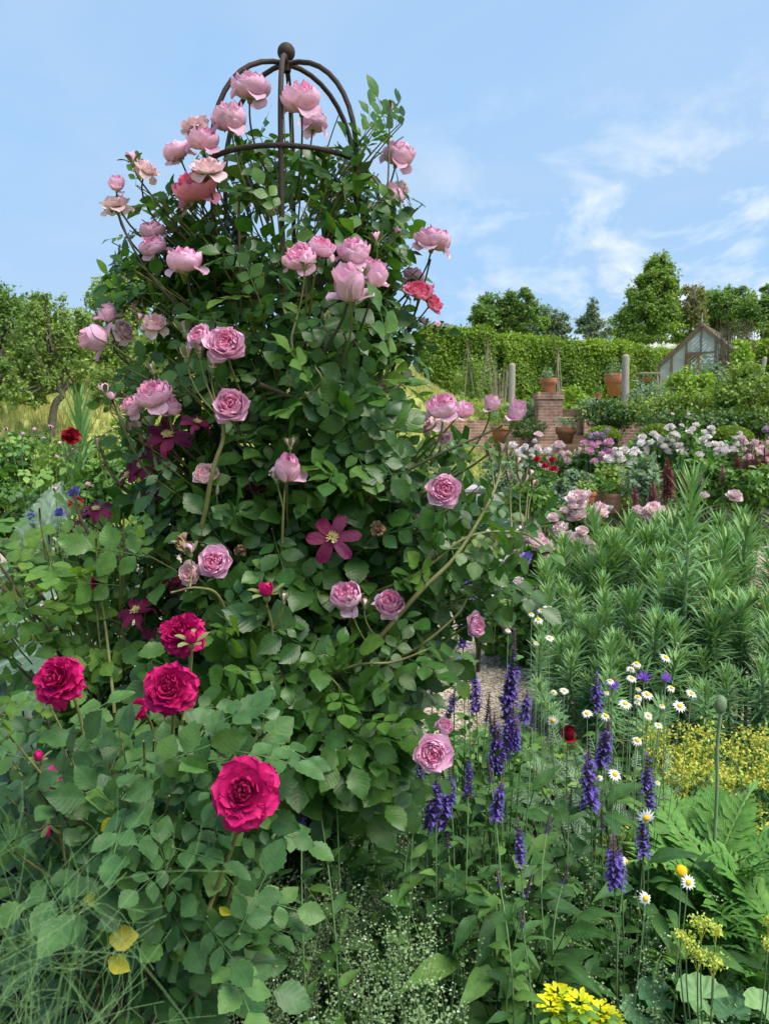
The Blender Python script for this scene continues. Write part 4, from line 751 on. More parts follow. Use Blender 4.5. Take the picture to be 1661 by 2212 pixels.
# ================================================================ yellow cushions and small bed plants
def needle_shoots(n, region, h, size, top=None, topm=None):
    """whorled needle shoots standing on region (x0,x1,y0,y1)"""
    g = Geo(); T = leaf(3, 2, .09, .1, .15)
    x = rng.uniform(region[0], region[1], n); y = rng.uniform(region[2], region[3], n); hh = h*rng.uniform(.6, 1.1, n)
    m = 22; i = np.repeat(np.arange(n), m); t = np.tile(np.linspace(.35, 1, m), n); a = np.tile(np.arange(m)*2.4, n)
    p = np.stack([x[i], y[i], hh[i]*t], -1); d = np.stack([np.cos(a), np.sin(a), .2+1.2*t**4], -1); g.inst(T, p, frames(d, np.tile(A(0, 0, 1), (len(d), 1))), size, np.clip(t*.7+rng.random(n*m)*.3, 0, 1))
    for k in range(n): g.tube([(x[k], y[k], 0), (x[k], y[k], hh[k])], .0014, 3, .3)
    return g, np.stack([x, y, hh], -1)
def yellow_mat(label, px, seed):
    x0, y0, d0, x1, y1, d1, n, h = px
    a, b = P(x0, y0, d0), P(x1, y1, d1); lo = min(a[0], b[0]); hi = max(a[0], b[0]); g, tops = needle_shoots(n, (lo, hi, min(d0, d1), max(d0, d1)), h, .03)
    root = thing('yellow_spurge', A((lo+hi)/2, (d0+d1)/2, 0), label, 'spurge'); part('foliage', g, M_NEEDLE, root); f = Geo(); m = 26; i = np.repeat(np.arange(n), m)
    keep = rng.random(n) < .75; i = i[keep[i]]; q = len(i); o = rng.normal(size=(q, 3))*A(.02, .02, .010); p = tops[i]+o+A(0, 0, .015); f.inst(EYELEAF[0], p, frames(rng.normal(size=(q, 3))+A(0, 0, .3), A(0, 0, 1)+rng.normal(size=(q, 3))*.5), .014, rng.random(q)); part('flower_clusters', f, M_YELLOWFL, root)['kind'] = 'stuff'
yellow_mat('mound of mustard yellow spurge flowers behind the poppy bud at the right', (1470, 1600, 2.5, 1740, 1600, 2.95, 380, .40), 1)
yellow_mat('mustard yellow spurge spilling down the right edge below the mound', (1630, 1750, 2.05, 1740, 1850, 2.35, 110, .36), 2)
yellow_mat('small patch of yellow spurge between salvia and daisy foliage', (1300, 1720, 2.15, 1400, 1700, 2.35, 60, .32), 3)
g, _ = needle_shoots(170, (.55, 1.15, 1.75, 2.1), .16, .028); single('ferny_groundcover', g, M_NEEDLE, 'bright green whorled needle shoots carpeting the soil at lower right', 'ground cover', None, 'stuff')
# lady's mantle
def fan(seed, lob=9):
    r = np.random.default_rng(seed); V = [(0, 0, 0)]; D = [(0, 0, 0)]; n = lob*4
    for k, rad_ in enumerate((.5, 1.)):
        for j in range(n+1):
            a = -2.6+5.2*j/n; q = rad_*(1-.07*(1-abs(math.sin(lob*PI*j/n)))*(k)); V.append((q*math.sin(a), q*math.cos(a), .10*rad_*math.cos(lob*2*PI*j/n)+.25*rad_**2)); D.append((0, rad_, math.sin(lob*2*PI*j/n)))
    F = [[0, 1+j, 2+j, 2+j] for j in range(n)]; F = [[1+j, n+2+j, n+3+j, 2+j] for j in range(n)]+[[0, 1+2*j, 2+2*j, 3+2*j] for j in range(n//2)]
    return np.array(V, float), np.array(F), np.array(D, float)
FAN = [fan(1), fan(2, 8)]
def mantle(label, base, fl, n=16, size=.06):
    root = thing('ladys_mantle', base, label, 'lady\'s mantle', 'lady\'s mantle plants in the lower right corner'); lv = Geo()
    for k in range(n):
        t = rng.uniform(0, 2*PI); rr = rng.uniform(.03, .17); p = base+A(rr*math.cos(t), rr*math.sin(t), rng.uniform(.12, .38)); lv.tube(bez(base, base+A(0, 0, .15), p, 6), .0018, 4, .3)
        lv.inst(pick2(FAN), p[None], frames(A(math.cos(t), math.sin(t), .1)[None], A(0, -.35, 1)[None]+rng.normal(size=(1, 3))*.25), A(size*rng.uniform(.6, 1.15)), A(rng.random()))
    part('foliage', lv, M_MANTLE, root)
    for x, y, dm, d in fl:
        p = P(x, y, d); g = Geo(); q = 130; v = rng.normal(size=(q, 3))*px2m(dm, d)*.20*A(1, 1, .7); g.inst(EYELEAF[1], p+v, frames(rdir(q, .3), rdir(q, 1)), .0075, rng.random(q))
        for k in range(9): g.tube(bez(p-A(0, 0, .05), p-A(0, 0, .03), p+v[k], 4), .0007, 3, .9)
        o = part('flower_cluster', g, M_YGREEN, root); part('flower_stem', Geo().tube(bez(p-A(0, 0, .04), p-A(0, 0, .15), base, 7), .0016, 5), M_GREENSTEM, o)
M_YGREEN = leafmat('mantle_flower', [(0, (.38, .46, .08)), (1, (.55, .60, .14))], rough=.6, sides=1, bump=0)
mantle('lady\'s mantle with frothy lime flowers on a tall stem', gb(1540, 2180, 1.62), [(1515, 1992, 60, 1.52), (1545, 2008, 34, 1.52), (1483, 2030, 50, 1.5), (1508, 2062, 36, 1.5), (1540, 2075, 66, 1.5), (1470, 2020, 26, 1.5)], 15, .046)
mantle('lady\'s mantle of pale pleated leaves in the bottom right corner', gb(1625, 2230, 1.5), [(1665, 2040, 40, 1.42), (1660, 1990, 30, 1.5)], 20, .055)
# cushion spurge, acid yellow
sb = gb(1255, 2230, 1.62); root = thing('cushion_spurge', sb, 'cushion spurge with acid yellow bracts at the bottom edge', 'spurge'); lv = Geo()
for x, y in [(1205, 2150), (1250, 2168), (1298, 2188), (1225, 2195), (1265, 2215), (1318, 2205), (1190, 2175), (1240, 2235)]:
    p = P(x, y, 1.55+rng.uniform(-.03, .03)); f = Geo()
    for k in range(26): a = k*2.4; q = .02*math.sqrt(k/26); v = A(math.cos(a), math.sin(a), rng.uniform(.1, .7)); f.inst(leaf(4, 3, .36, .3, .1, 0, .9), (p+A(q*math.cos(a), q*math.sin(a), rng.uniform(0, .01)))[None], frames(v[None], A(0, 0, 1)[None]), A(.017), A(rng.random()))
    part('flower_cluster', f, M_ACIDFL, root); st = bez(p, p-A(0, 0, .1), sb, 7); lv.tube(st, .0018, 4, .3); a = np.arange(8)*.8; v = np.stack([np.cos(a), np.sin(a), a*0+.1], -1); lv.inst(leaf(4, 3, .3, .2, .2), p-A(0, 0, .012)+v*.012, frames(v, np.tile(A(0, 0, 1), (8, 1))), .034, rng.uniform(.7, 1, 8))
part('foliage', lv, M_POPPYLEAF, root)
# ================================================================ forget-me-not gone to seed, dead stems, low green
def seed_sprays(n, x0, x1, y0, y1, h0, h1):
    g = Geo(); POD = leaf(3, 3, .45, .6, .3); 
    for k in range(n):
        b = A(rng.uniform(x0, x1), rng.uniform(y0, y1), 0); h = rng.uniform(h0, h1); lean = A(rng.normal()*.10, rng.normal()*.08-.03, 0); st = bez(b, b+lean*.2+A(0, 0, h*.6), b+lean+A(0, 0, h), 9); g.tube(st, np.linspace(.0017, .0008, 9), 3, .55)
        br = [st[3:]]
        for q in range(4): o = st[rng.integers(3, 7)]; e = o+A(rng.normal()*.05, rng.normal()*.05, rng.uniform(.06, .14)); c = bez(o, lerp(o, e, .5)+A(0, 0, .02), e, 6); g.tube(c, .0007, 3, .15); br.append(c)
        for c in br:
            m = int(np.linalg.norm(c[-1]-c[0])/.011)+2; t = np.linspace(.1, 1, m); idx = t*(len(c)-1); p = np.stack([np.interp(idx, np.arange(len(c)), c[:, i]) for i in range(3)], -1); a = rng.uniform(0, 6)+np.arange(m)*2.2
            v = np.stack([np.cos(a), np.sin(a), a*0+.4], -1); q = np.where(t > .9, rng.uniform(.8, 1, m), rng.uniform(0, .88, m)); g.inst(POD, p+v*.004, frames(v, np.tile(A(0, -.5, 1), (m, 1))), np.where(t > .88, .0045, .0068)*rng.uniform(.7, 1.3, m), q)
    return g
g = seed_sprays(150, -.32, .16, 1.4, 1.98, .32, .64); single('forget_me_not_haze', g, M_PODS, 'haze of pale green seed sprays of spent forget-me-nots along the front of the bed', 'forget-me-nots', None, 'stuff')
g = seed_sprays(40, .2, .75, 1.5, 1.95, .28, .5); single('seed_sprays', g, M_PODS, 'sparse forget-me-not seed sprays among the salvia leaves', 'forget-me-nots', None, 'stuff')
def carpet(n, x0, x1, y0, y1, h, size, T, mat, lim=None):
    x = rng.uniform(x0, x1, n); y = rng.uniform(y0, y1, n)
    if lim is not None: k = lim(x, y); x = x[k]; y = y[k]; n = len(x)
    z = ground(x, y)+h*rng.random(n)**1.3*(.7+.3*np.sin(x*7)*np.sin(y*5)); a = rng.uniform(0, 2*PI, n); Y = np.stack([np.cos(a), np.sin(a), rng.uniform(-.1, 1.1, n)], -1); g = Geo(); i = rng.integers(0, len(T), n)
    for j in range(len(T)): m = i == j; g.inst(T[j], np.stack([x, y, z], -1)[m], frames(Y[m], A(0, -.2, 1)+rng.normal(size=(m.sum(), 3))*.35), size*rng.uniform(.6, 1.3, m.sum()), rng.random(m.sum()))
    return g
g = carpet(8200, -1.6, 3.2, 1.1, 3.5, .16, .07, BROAD[:2]+[leaf(5, 3, .16, .2, .3)], M_DEEPGREEN, lambda x, y: ~((np.abs(x-.62) < .13) & (np.abs(y-1.72) < .13)))
single('bed_undergrowth', g, M_DEEPGREEN, 'low tangle of dark green leaves covering the flower bed', 'undergrowth', None, 'stuff')
g = carpet(2600, -.35, .35, 1.15, 1.9, .3, .05, NARROW, M_DEEPGREEN); single('grassy_undergrowth', g, leafmat('narrow_bed_leaf', [(0, (.02, .08, .035)), (1, (.07, .18, .08))], sides=1, bump=0), 'narrow dark green leaves under the forget-me-not haze', 'undergrowth', None, 'stuff')
g = Geo()
for k in range(34):
    p = A(rng.uniform(.18, .75), rng.uniform(1.55, 1.85), .02); e = p+A(rng.normal()*.16, rng.normal()*.10, rng.uniform(.0, .12)); g.tube(bez(p, lerp(p, e, .5)+A(0, 0, .05), e, 6), .0016, 4, rng.random())
single('dead_stems', g, plain('straw', (.42, .32, .20), (.24, .17, .10), byrnd=True), 'dry straw-coloured dead stems lying on the dark soil', 'dead stems', None, 'stuff')
# ================================================================ fennel in the near corner
fb = A(*P(20, 2500, .62)[:2], 0.); root = thing('fennel', fb, 'soft feathery fennel with thread-like fronds in the lower left corner', 'fennel'); g = Geo(); st = Geo()
for k in range(16):
    e = P(rng.uniform(-120, 200), rng.uniform(1800, 2350), rng.uniform(.36, .62)); c = bez(fb, fb+(e-fb)*A(.2, .2, .8), e, 10); st.tube(c, np.linspace(.0012, .0004, 10), 5)
    for q in range(26):
        o = c[rng.integers(4, 10)]; v = rdir(1, .35)[0]*rng.uniform(.03, .10); x = rng.random(); mid = o+v*.5+rng.normal(size=3)*.008; t = o+v+rng.normal(size=3)*.014; g.tube(bez(o, mid, t, 6), .00014, 3, x)
        for w in range(2): s = lerp(o, t, rng.uniform(.3, .7)); g.tube(bez(s, s+v*.25, s+v*.4+rng.normal(size=3)*.018, 4), .00012, 3, x)
part('stem', st, M_FENNEL, root); part('fronds', g, M_FENNEL, root)

poppy('young poppy with bright upright leaves beside the yellow spurge', gb(1455, 1930, 2.25), 30, .24, .32)
# ================================================================ ground sheets
def sheet(xs, ys, dz):
    X, Y = np.meshgrid(xs, ys); V = np.stack([X, Y, ground(X, Y)+dz], -1); ny, nx = X.shape; i, j = np.meshgrid(np.arange(ny-1), np.arange(nx-1), indexing='ij'); i = i.ravel(); j = j.ravel()
    return Geo().add(V.reshape(-1, 3), np.stack([i*nx+j, i*nx+j+1, (i+1)*nx+j+1, (i+1)*nx+j], -1))
xs = np.concatenate([[-900, -300, -120, -60, -35], np.arange(-24, 24.1, .6), [35, 60, 120, 300, 900]])
ys = np.concatenate([[-200, -60, -15, -5], np.arange(-2, 20.9, .4), [20.88, 20.9, 21.0, 21.02], np.arange(21.4, 50, .8), [60, 80, 110, 160, 240, 400, 900]])
M_MEADOW = plain('meadow_turf', (.36, .37, .12), (.25, .28, .08), rough=.95, scale=1.6, bump=.4, dist=.05)
struct('ground', sheet(xs, ys, 0), M_MEADOW, 'grassy ground rising into a meadow and terraces')
struct('flower_bed_soil', sheet(np.arange(-2.6, 3.6, .2), np.arange(-1, 4.2, .2), .004), M_SOIL, 'dark soil of the front flower bed')
struct('border_soil', sheet(np.arange(1.2, 12.1, .4), np.concatenate([np.arange(9.6, 20.8, .3)]), .004), M_SOIL, 'dark soil of the peony border')
def gravelmat():
    m, nt, N, lk, out = nodes('gravel'); tx = N('ShaderNodeTexCoord'); vo = N('ShaderNodeTexVoronoi', i2=55.); lk(tx.outputs['Object'], vo.inputs[0]); sx = N('ShaderNodeSeparateXYZ'); lk(vo.outputs['Color'], sx.inputs[0])
    rp = ramp(N, [(0, (.20, .15, .11)), (.5, (.38, .31, .23)), (1, (.54, .46, .36))]); lk(sx.outputs[0], rp.inputs[0]); bp = N('ShaderNodeBump'); bp.inputs['Strength'].default_value = .9; bp.inputs['Distance'].default_value = .02; bp.invert = True; lk(vo.outputs['Distance'], bp.inputs['Height'])
    b = N('ShaderNodeBsdfPrincipled'); b.inputs['Roughness'].default_value = .9; lk(rp.outputs[0], b.inputs['Base Color']); lk(bp.outputs[0], b.inputs['Normal']); lk(b.outputs[0], out.inputs[0]); return m
M_GRAVEL = gravelmat()
struct('gravel_path', sheet(np.arange(-6, 9.1, .3), np.arange(3.7, 10.7, .3), .008), M_GRAVEL, 'pale buff gravel path behind the rose bed')
M_PAVE = plain('paving_stone', (.30, .27, .23), (.20, .185, .16), rough=.9, scale=3, bump=.3)
struct('stone_paving', sheet(np.arange(-1, 4.1, .5), np.arange(9, 12.6, .5), .014), M_PAVE, 'grey paving round the garden table')
def stone_T(seed):
    r = np.random.default_rng(seed); V = np.array([[1,0,0],[0,1,0],[-1,0,0],[0,-1,0],[0,0,.6],[0,0,-.5]], float)*r.uniform(.6, 1.1, (6, 3)); F = np.array([[0,1,4],[1,2,4],[2,3,4],[3,0,4],[1,0,5],[2,1,5],[3,2,5],[0,3,5]]); return V, F, np.zeros((6, 3))
ST = [stone_T(s) for s in range(4)]
g = Geo(); n = 26000; x = rng.uniform(-2.6, 2.3, n); y = 3.75+3.6*rng.random(n)**1.4; k = rng.integers(0, 4, n); a = rng.uniform(0, 2*PI, n); R3 = frames(np.stack([np.cos(a), np.sin(a), rng.normal(size=n)*.3], -1), A(0, 0, 1)+rng.normal(size=(n, 3))*.3)
for j in range(4): m = k == j; g.inst(ST[j], np.stack([x, y, 0*x+.011], -1)[m], R3[m], rng.uniform(.006, .017, m.sum()), rng.random(m.sum()))
single('loose_gravel', g, plain('gravel_stone', (.28, .21, .15), (.58, .50, .40), rough=.85, byrnd=True, bump=0), 'loose buff and cream stones on the gravel path', 'gravel', None, 'stuff')
# meadow grass
def tuft(seed):
    r = np.random.default_rng(seed); it = []
    for k in range(7): a = r.uniform(0, 6.3); it.append((leaf(3, 2, .035, 0, r.uniform(.1, .7)), frames(A(math.cos(a)*.35, math.sin(a)*.35, 1)[None], A(math.cos(a), math.sin(a), .3)[None])[0], A(r.normal()*.12, r.normal()*.12, 0), r.uniform(.6, 1.1), r.uniform(-1, 1)))
    return merge(it)
TUFT = [tuft(s) for s in range(3)]; M_GRASS = leafmat('meadow_grass', [(0, (.24, .29, .07)), (.5, (.37, .39, .12)), (1, (.50, .47, .20))], rough=.7, trans=.25, sides=1, bump=0, vstr=0)
g = Geo(); n = 24000; x = rng.uniform(-15, 3., n); y = 9.5+22*rng.random(n); k = rng.integers(0, 3, n); a = rng.uniform(0, 6.3, n)
for j in range(3): m = k == j; g.inst(TUFT[j], np.stack([x, y, ground(x, y)-.02], -1)[m], frames(np.stack([np.cos(a), np.sin(a), 0*a], -1)[m], np.tile(A(0, 0, 1), (m.sum(), 1))), rng.uniform(.10, .26, m.sum())*(.6+y[m]/30), np.clip(.5+.3*np.sin(x[m]*.8)+.2*rng.normal(size=m.sum()), 0, 1))
single('meadow_grass', g, M_GRASS, 'tall yellow-green meadow grass on the slope below the fruit trees', 'grass', None, 'stuff')
# ================================================================ euphorbia
def euph_mesh(seed, n=120, yel=.0):
    r = np.random.default_rng(seed); g = Geo(); lean = A(r.normal()*.16, r.normal()*.16, 0); st = bez((0, 0, 0), (0, 0, .5), lean+A(0, 0, 1), 10); g.tube(st, np.linspace(.014, .007, 10), 6, .5, 1)
    t = .22+.78*(np.arange(n)/n)**.72; a = np.arange(n)*2.4+r.normal(size=n)*.15; p = np.stack([np.interp(t, np.linspace(0, 1, 10), st[:, i]) for i in range(3)], -1)
    el = np.where(t < .7, -.02+.95*(t-.2), .46+(t-.7)/.3*1.4)+r.normal(size=n)*.12; d = np.stack([np.cos(a), np.sin(a), el], -1); sz = .18*np.where(t > .9, 1-.55*(t-.9)/.1, 1)*r.uniform(.8, 1.15, n)*np.where(t < .4, .85, 1)
    q = np.where(t < .36, r.uniform(.3, 1, n), np.clip(.15+.65*t+r.normal(size=n)*.12, 0, .93)); k = np.where(t > .85, 0, r.integers(0, 3, n))
    for j in range(3): m = k == j; g.inst(NARROW[j], p[m], frames(d[m], A(0, 0, 1)-d[m]*A(1, 1, 0)*.2), sz[m], q[m])
    return g.mesh('leafy_stem', [M_EUPH, M_PALESTEM])
EU = [euph_mesh(s) for s in range(5)]
def euph(label, base, heads, group='grey-green euphorbia clumps'):
    root = thing('euphorbia', base, label, 'euphorbia', group)
    for x, y, d in heads:
        p = P(x, y, d); gz = float(ground(p[0], p[1])); H = p[2]-gz; H = max(H, .3); b = A(base[0]+(p[0]-base[0])*.72, base[1]+(p[1]-base[1])*.72, gz-.01); ax = p-b; L = np.linalg.norm(ax); M = mat4(b, frame1(ax, rng.normal(size=3)), L); w = min(1, .80/L)
        S = Matrix.Diagonal((1.0*.92/L if L > .92 else 1, 1.0*.92/L if L > .92 else 1, 1, 1)); child_of('leafy_stem', pick(EU, 'eu'), root, M@S)
def heads(n, x0, x1, y0, y1, d0, d1):
    n = int(n*1.5); return [(rng.uniform(x0, x1), (yy := rng.uniform(y0, y1)), lerp(d1, d0, (yy-y0)/max(1, y1-y0))+rng.uniform(-.12, .12)) for _ in range(n)]
euph('euphorbia with the tallest spiky shoot standing clear above the clump', gb(1480, 1500, 4.2), [(1485, 1035, 3.9)]+heads(11, 1380, 1560, 1120, 1360, 3.7, 4.5))
euph('broad euphorbia in the rear of the clump below the lupins', gb(1400, 1400, 5.0), heads(14, 1290, 1500, 1105, 1210, 4.7, 5.3))
euph('euphorbia at the far right of the clump beneath the white peonies', gb(1640, 1450, 4.7), heads(15, 1520, 1720, 1075, 1260, 4.3, 5.1))
euph('euphorbia next to the pale peonies on the clump\'s path side', gb(1240, 1420, 4.9), heads(12, 1185, 1330, 1160, 1290, 4.5, 5.1))
euph('low euphorbia shoots leaning onto the gravel behind the small daisies', gb(1215, 1560, 4.1), heads(15, 1140, 1320, 1270, 1480, 3.6, 4.4))
euph('front euphorbia with dense whorls directly behind the main daisies', gb(1400, 1590, 3.9), heads(17, 1290, 1500, 1260, 1500, 3.4, 4.1))
euph('front right euphorbia with drooping lower leaves above the yellow spurge', gb(1590, 1590, 3.8), heads(17, 1500, 1720, 1250, 1500, 3.3, 4.1))
euph('euphorbia shoot spreading its narrow leaves left of the obelisk before the meadow', gb(190, 1300, 4.6), [(180, 868, 4.2), (205, 985, 4.3), (255, 965, 4.4), (225, 1030, 4.2), (290, 990, 4.5), (180, 1040, 4.4), (320, 1010, 4.6)], None)
# ================================================================ generic leafy masses
def blob_leaves(g, c, r, n, T, size, shell=.55, flat=0, q=(0, 1), up=.6):
    v = rdir(n)*(shell+(1-shell)*rng.random((n, 1))**.5)*(1+.16*np.sin(6*rdir(n)[:, :1])); p = np.asarray(c)+v*np.asarray(r); nn = nrm(v/np.asarray(r)); Y = rng.normal(size=(n, 3))+nn*.5-A(0, 0, .2); i = rng.integers(0, len(T), n)
    for j in range(len(T)): m = i == j; g.inst(T[j], p[m], frames(Y[m], nn[m]*.7+A(0, 0, up)+rng.normal(size=(m.sum(), 3))*.4), size*rng.uniform(.6, 1.3, m.sum()), rng.uniform(*q, m.sum()))
def clumpy(g, c, r, n, T, size, k=30, cl=.28, q=(0, 1), up=.5, minz=None):
    """leaves in clumps spread through an ellipsoid, gaps between them"""
    c = np.asarray(c, float); r = np.asarray(r, float); v = rdir(k)*(.45+.55*rng.random((k, 1))**.5); cc = c+v*r; 
    for m in cc:
        s = r*cl*rng.uniform(.6, 1.35); w = max(6, int(n/k*rng.uniform(.5, 1.5))); u = rng.normal(size=(w, 3))*.55; p = m+u*s
        if minz is not None: p = p[p[:, 2] > minz]; w = len(p)
        if w < 1: continue
        nn = nrm((p-c)/r+.4*nrm(p-m)); Y = rng.normal(size=(w, 3))+nn*.5-A(0, 0, .25); i = rng.integers(0, len(T), w); b = rng.uniform(-.18, .18)
        for j in range(len(T)): h = i == j; g.inst(T[j], p[h], frames(Y[h], nn[h]*.6+A(0, 0, up)+rng.normal(size=(h.sum(), 3))*.45), size*rng.uniform(.6, 1.3, h.sum()), np.clip(lerp(q[0], q[1], rng.random(h.sum()))+b, 0, 1))
    return cc
def bush(name, label, cat, x, y, d, rx, ry, n, T, size, mat, group=None, k=40, cl=.3, stems=True, down=True, q=(0, 1)):
    """shrub whose leafy mass is centred at photo position (x,y), half-size rx, ry photo pixels, standing on the ground"""
    c = P(x, y, d); r = A(px2m(rx, d), px2m(rx, d)*.8, px2m(ry, d)); gz = float(ground(c[0], c[1])); c[2] = max(c[2], gz+.45*r[2]); root = thing(name, A(c[0], c[1], gz), label, cat, group); g = Geo(); cc = clumpy(g, c, r, n, T, size, k, cl, q, minz=gz+.02); part('foliage', g, mat, root)
    if stems:
        s = Geo()
        for m in cc[:24]: s.tube(bez(A(c[0], c[1], gz-.03)+rng.normal(size=3)*A(.05, .05, 0)*r[0], A(c[0], c[1], (gz+m[2])/2), m, 6), np.linspace(.012, .004, 6)*max(.3, r[0]), 4)
        part('stems', s, M_CANE, root)
    return root, c, r, gz
M_BORDER = leafmat('border_leaf', [(0, (.04, .12, .025)), (.5, (.085, .20, .035)), (1, (.17, .30, .06))], sides=1, bump=0); M_LIGHTSHRUB = leafmat('light_shrub_leaf', [(0, (.09, .17, .03)), (.5, (.17, .27, .045)), (1, (.29, .37, .085))], sides=1, bump=0, trans=.32); M_DARKSHRUB = leafmat('dark_shrub_leaf', [(0, (.025, .065, .015)), (.6, (.055, .12, .025)), (1, (.10, .18, .035))], sides=1, bump=0)
M_BOX = leafmat('clipped_box_leaf', [(0, (.09, .16, .02)), (1, (.24, .32, .04))], sides=1, bump=0); M_GREYLEAF = leafmat('grey_green_leaf', [(0, (.12, .20, .12)), (1, (.24, .32, .21))], sides=1, bump=0, rough=.7); M_LIME = leafmat('lime_leaf', [(0, (.14, .28, .03)), (1, (.34, .46, .06))], sides=1, bump=0)
# ================================================================ peonies
def lite(kind, mat, seed): return flower_mesh('bloom', kind, mat, seed, 5, 5)
PW = [lite('peony', M_PEONYW, s) for s in (60, 61, 62)]; PP = [lite('peony', M_PEONY, s) for s in (63, 64, 65)]; PM = [lite('peony', M_MIDPINK, s) for s in (66, 67)]; PR = [lite('peony', M_RED, s) for s in (68, 69)]
def cx(l, oy): return [(q[0]*.52+797, q[1]*.52+oy, q[2]*.52 if len(q) > 2 else None) for q in l]
def peony(label, x, y, d, rx, ry, blooms, meshes, key, n=1000, size=.10, dm=24, group='peonies in the border', ax=(0, 1, .45), mat=None, name='peony_bush', cat='peony'):
    root, c, r, gz = bush(name, label, cat, x, y+.28*ry, d, rx, ry*.72, n, BROAD[:2], size, mat or M_BORDER, group, 26, .34)
    extra = [(x+rx*rng.uniform(-.9, .9), y+ry*rng.uniform(-.8, .3), (dm if y < 1020 else 50)*rng.uniform(.55, .9)) for _ in range(15 if y < 1020 else 4)] if key not in ('pr', 'pm') else []
    for q in list(blooms)+extra:
        bx, by, bd = q; dd = d-px2m(rx, d)*rng.uniform(.55, 1.); p = P(bx, by, dd); a = scr(ax[0]+rng.normal()*.3, ax[1], ax[2]+rng.normal()*.2)
        put_bloom(root, pick(meshes, key), p, a, px2m(bd or dm*rng.uniform(.75, 1.1), dd)*(.42 if d > 7 else .54), A(lerp(p[0], c[0], .3), lerp(p[1], c[1], .5), max(gz, p[2]-.5)), .004, M_GREENSTEM, calyx=False)
E, F_ = 498, 1129
peony('white peonies beside the brick wall, left end of the border', 1125, 1010, 11.6, 52, 55, cx([(595, 890), (620, 920), (648, 895), (700, 900), (740, 912), (640, 905), (690, 870, 22)], E), PW, 'pw')
peony('blush peonies in front of the steps and terracotta bowl', 1225, 1010, 11.8, 55, 58, cx([(790, 890, 60), (870, 920, 60), (800, 925), (775, 905), (705, 845), (687, 875, 26)], E), PP, 'pp')
peony('bright pink peonies between the alliums and the blush ones', 1290, 1005, 11.4, 50, 60, cx([(895, 880, 42), (920, 885), (940, 895, 40), (915, 915), (965, 925), (985, 915), (1010, 920, 40), (935, 955), (962, 948), (980, 972), (950, 880), (995, 880)], E), PM, 'pm')
peony('snow-white peonies with two big blooms close together', 1350, 1010, 11.0, 52, 55, cx([(1000, 945, 64), (1040, 948, 62), (1085, 975, 62), (1060, 910), (1020, 905, 30)], E), PW, 'pw')
peony('peonies covered in many small white blooms below a clipped box dome', 1415, 970, 12.2, 66, 62, cx([(1135, 855), (1180, 840), (1210, 865), (1170, 880), (1200, 890), (1240, 915), (1180, 945), (1160, 940), (1215, 900), (1150, 905), (1255, 890), (1130, 880), (1110, 910), (1195, 855)], E), PW, 'pw')
peony('white peonies under the light green shrubs, a few raised above the rest', 1485, 965, 12.0, 62, 66, cx([(1270, 845), (1330, 835), (1395, 835), (1280, 890), (1300, 920, 50), (1340, 915, 50), (1310, 968, 44), (1335, 990, 48), (1250, 810, 22), (1260, 760, 18), (1325, 762, 18)], E), PW, 'pw')
peony('pink-white peonies behind the dark lupins on the right', 1550, 985, 11.4, 55, 66, cx([(1410, 890, 40), (1440, 885), (1450, 912, 50), (1475, 910, 56), (1510, 908, 56), (1525, 885), (1420, 965, 62), (1370, 930), (1480, 1015, 44), (1500, 1045, 56)], E), PW, 'pw')
peony('white peonies at the right edge of the border', 1640, 990, 11.2, 48, 60, cx([(1620, 915, 48), (1640, 915, 50), (1600, 880), (1650, 950, 40), (1575, 935, 30)], E), PP, 'pp')
peony('four cherry red peonies on upright stems', 1180, 1045, 9.6, 46, 42, cx([(697, 947, 40), (760, 950, 42), (732, 975, 44), (768, 988, 46)], E), PR, 'pr', 500, .08)
peony('shell pink peonies nodding near the terracotta pots', 1245, 1135, 6.6, 62, 58, cx([(865, 1115, 84), (890, 1100, 66), (815, 1160, 50), (765, 1190, 46), (840, 1195, 60), (945, 1175, 56), (850, 1140, 60)], E), PP, 'pp', 700, .11)
peony('pink peony cluster with one dark red bud above the euphorbia', 1250, 1205, 5.6, 60, 50, cx([(885, 1245, 48), (870, 1270, 60), (820, 1272, 66), (880, 1280, 60)], E), PP, 'pp', 600, .11)
peony('blush white peonies just right of the climbing rose, over the garden table', 1150, 1200, 6.0, 50, 60, cx([(650, 40, 90), (700, 75, 84), (640, 70, 60), (672, 55, 70)], F_), PP, 'pp', 600, .11)
peony('large white peony beside the path among purple bellflowers', 1110, 1340, 5.2, 62, 66, cx([(600, 290, 96), (620, 245, 60), (500, 275, 56), (570, 150, 60), (530, 285, 44)], F_), PW, 'pw', 900, .10)
peony('half hidden peonies flowering among the spiky euphorbia tops', 1400, 1150, 6.4, 60, 46, cx([(1180, 1165, 84), (1120, 1160, 60), (1215, 1160, 50), (1520, 1100, 60), (1390, 1100, 40)], E), PP, 'pp', 600, .1)
# purple bellflowers
root, c, r, gz = bush('bellflower', 'purple bellflowers mixed with the white peony beside the path', 'bellflower', 1035, 1300, 5.0, 45, 60, 500, EYELEAF, .05, M_BORDER); fm = flower_mesh('bloom', 'half', petalmat('bellflower_petal', [(0, (.28, .2, .62)), (1, (.2, .12, .5))]), 71, 4, 4)
for x, y, _ in cx([(400, 235), (390, 250), (420, 240), (520, 270), (525, 285), (655, 140), (650, 150), (375, 245), (510, 255), (440, 330)], F_):
    p = P(x, y, 4.9+rng.uniform(-.1, .1)); put_bloom(root, fm, p, scr(rng.normal()*.4, .6, .7), px2m(18, 4.9)*.5, A(p[0], p[1]+.05, max(.02, p[2]-.35)), .0015, M_GREENSTEM, calyx=False)
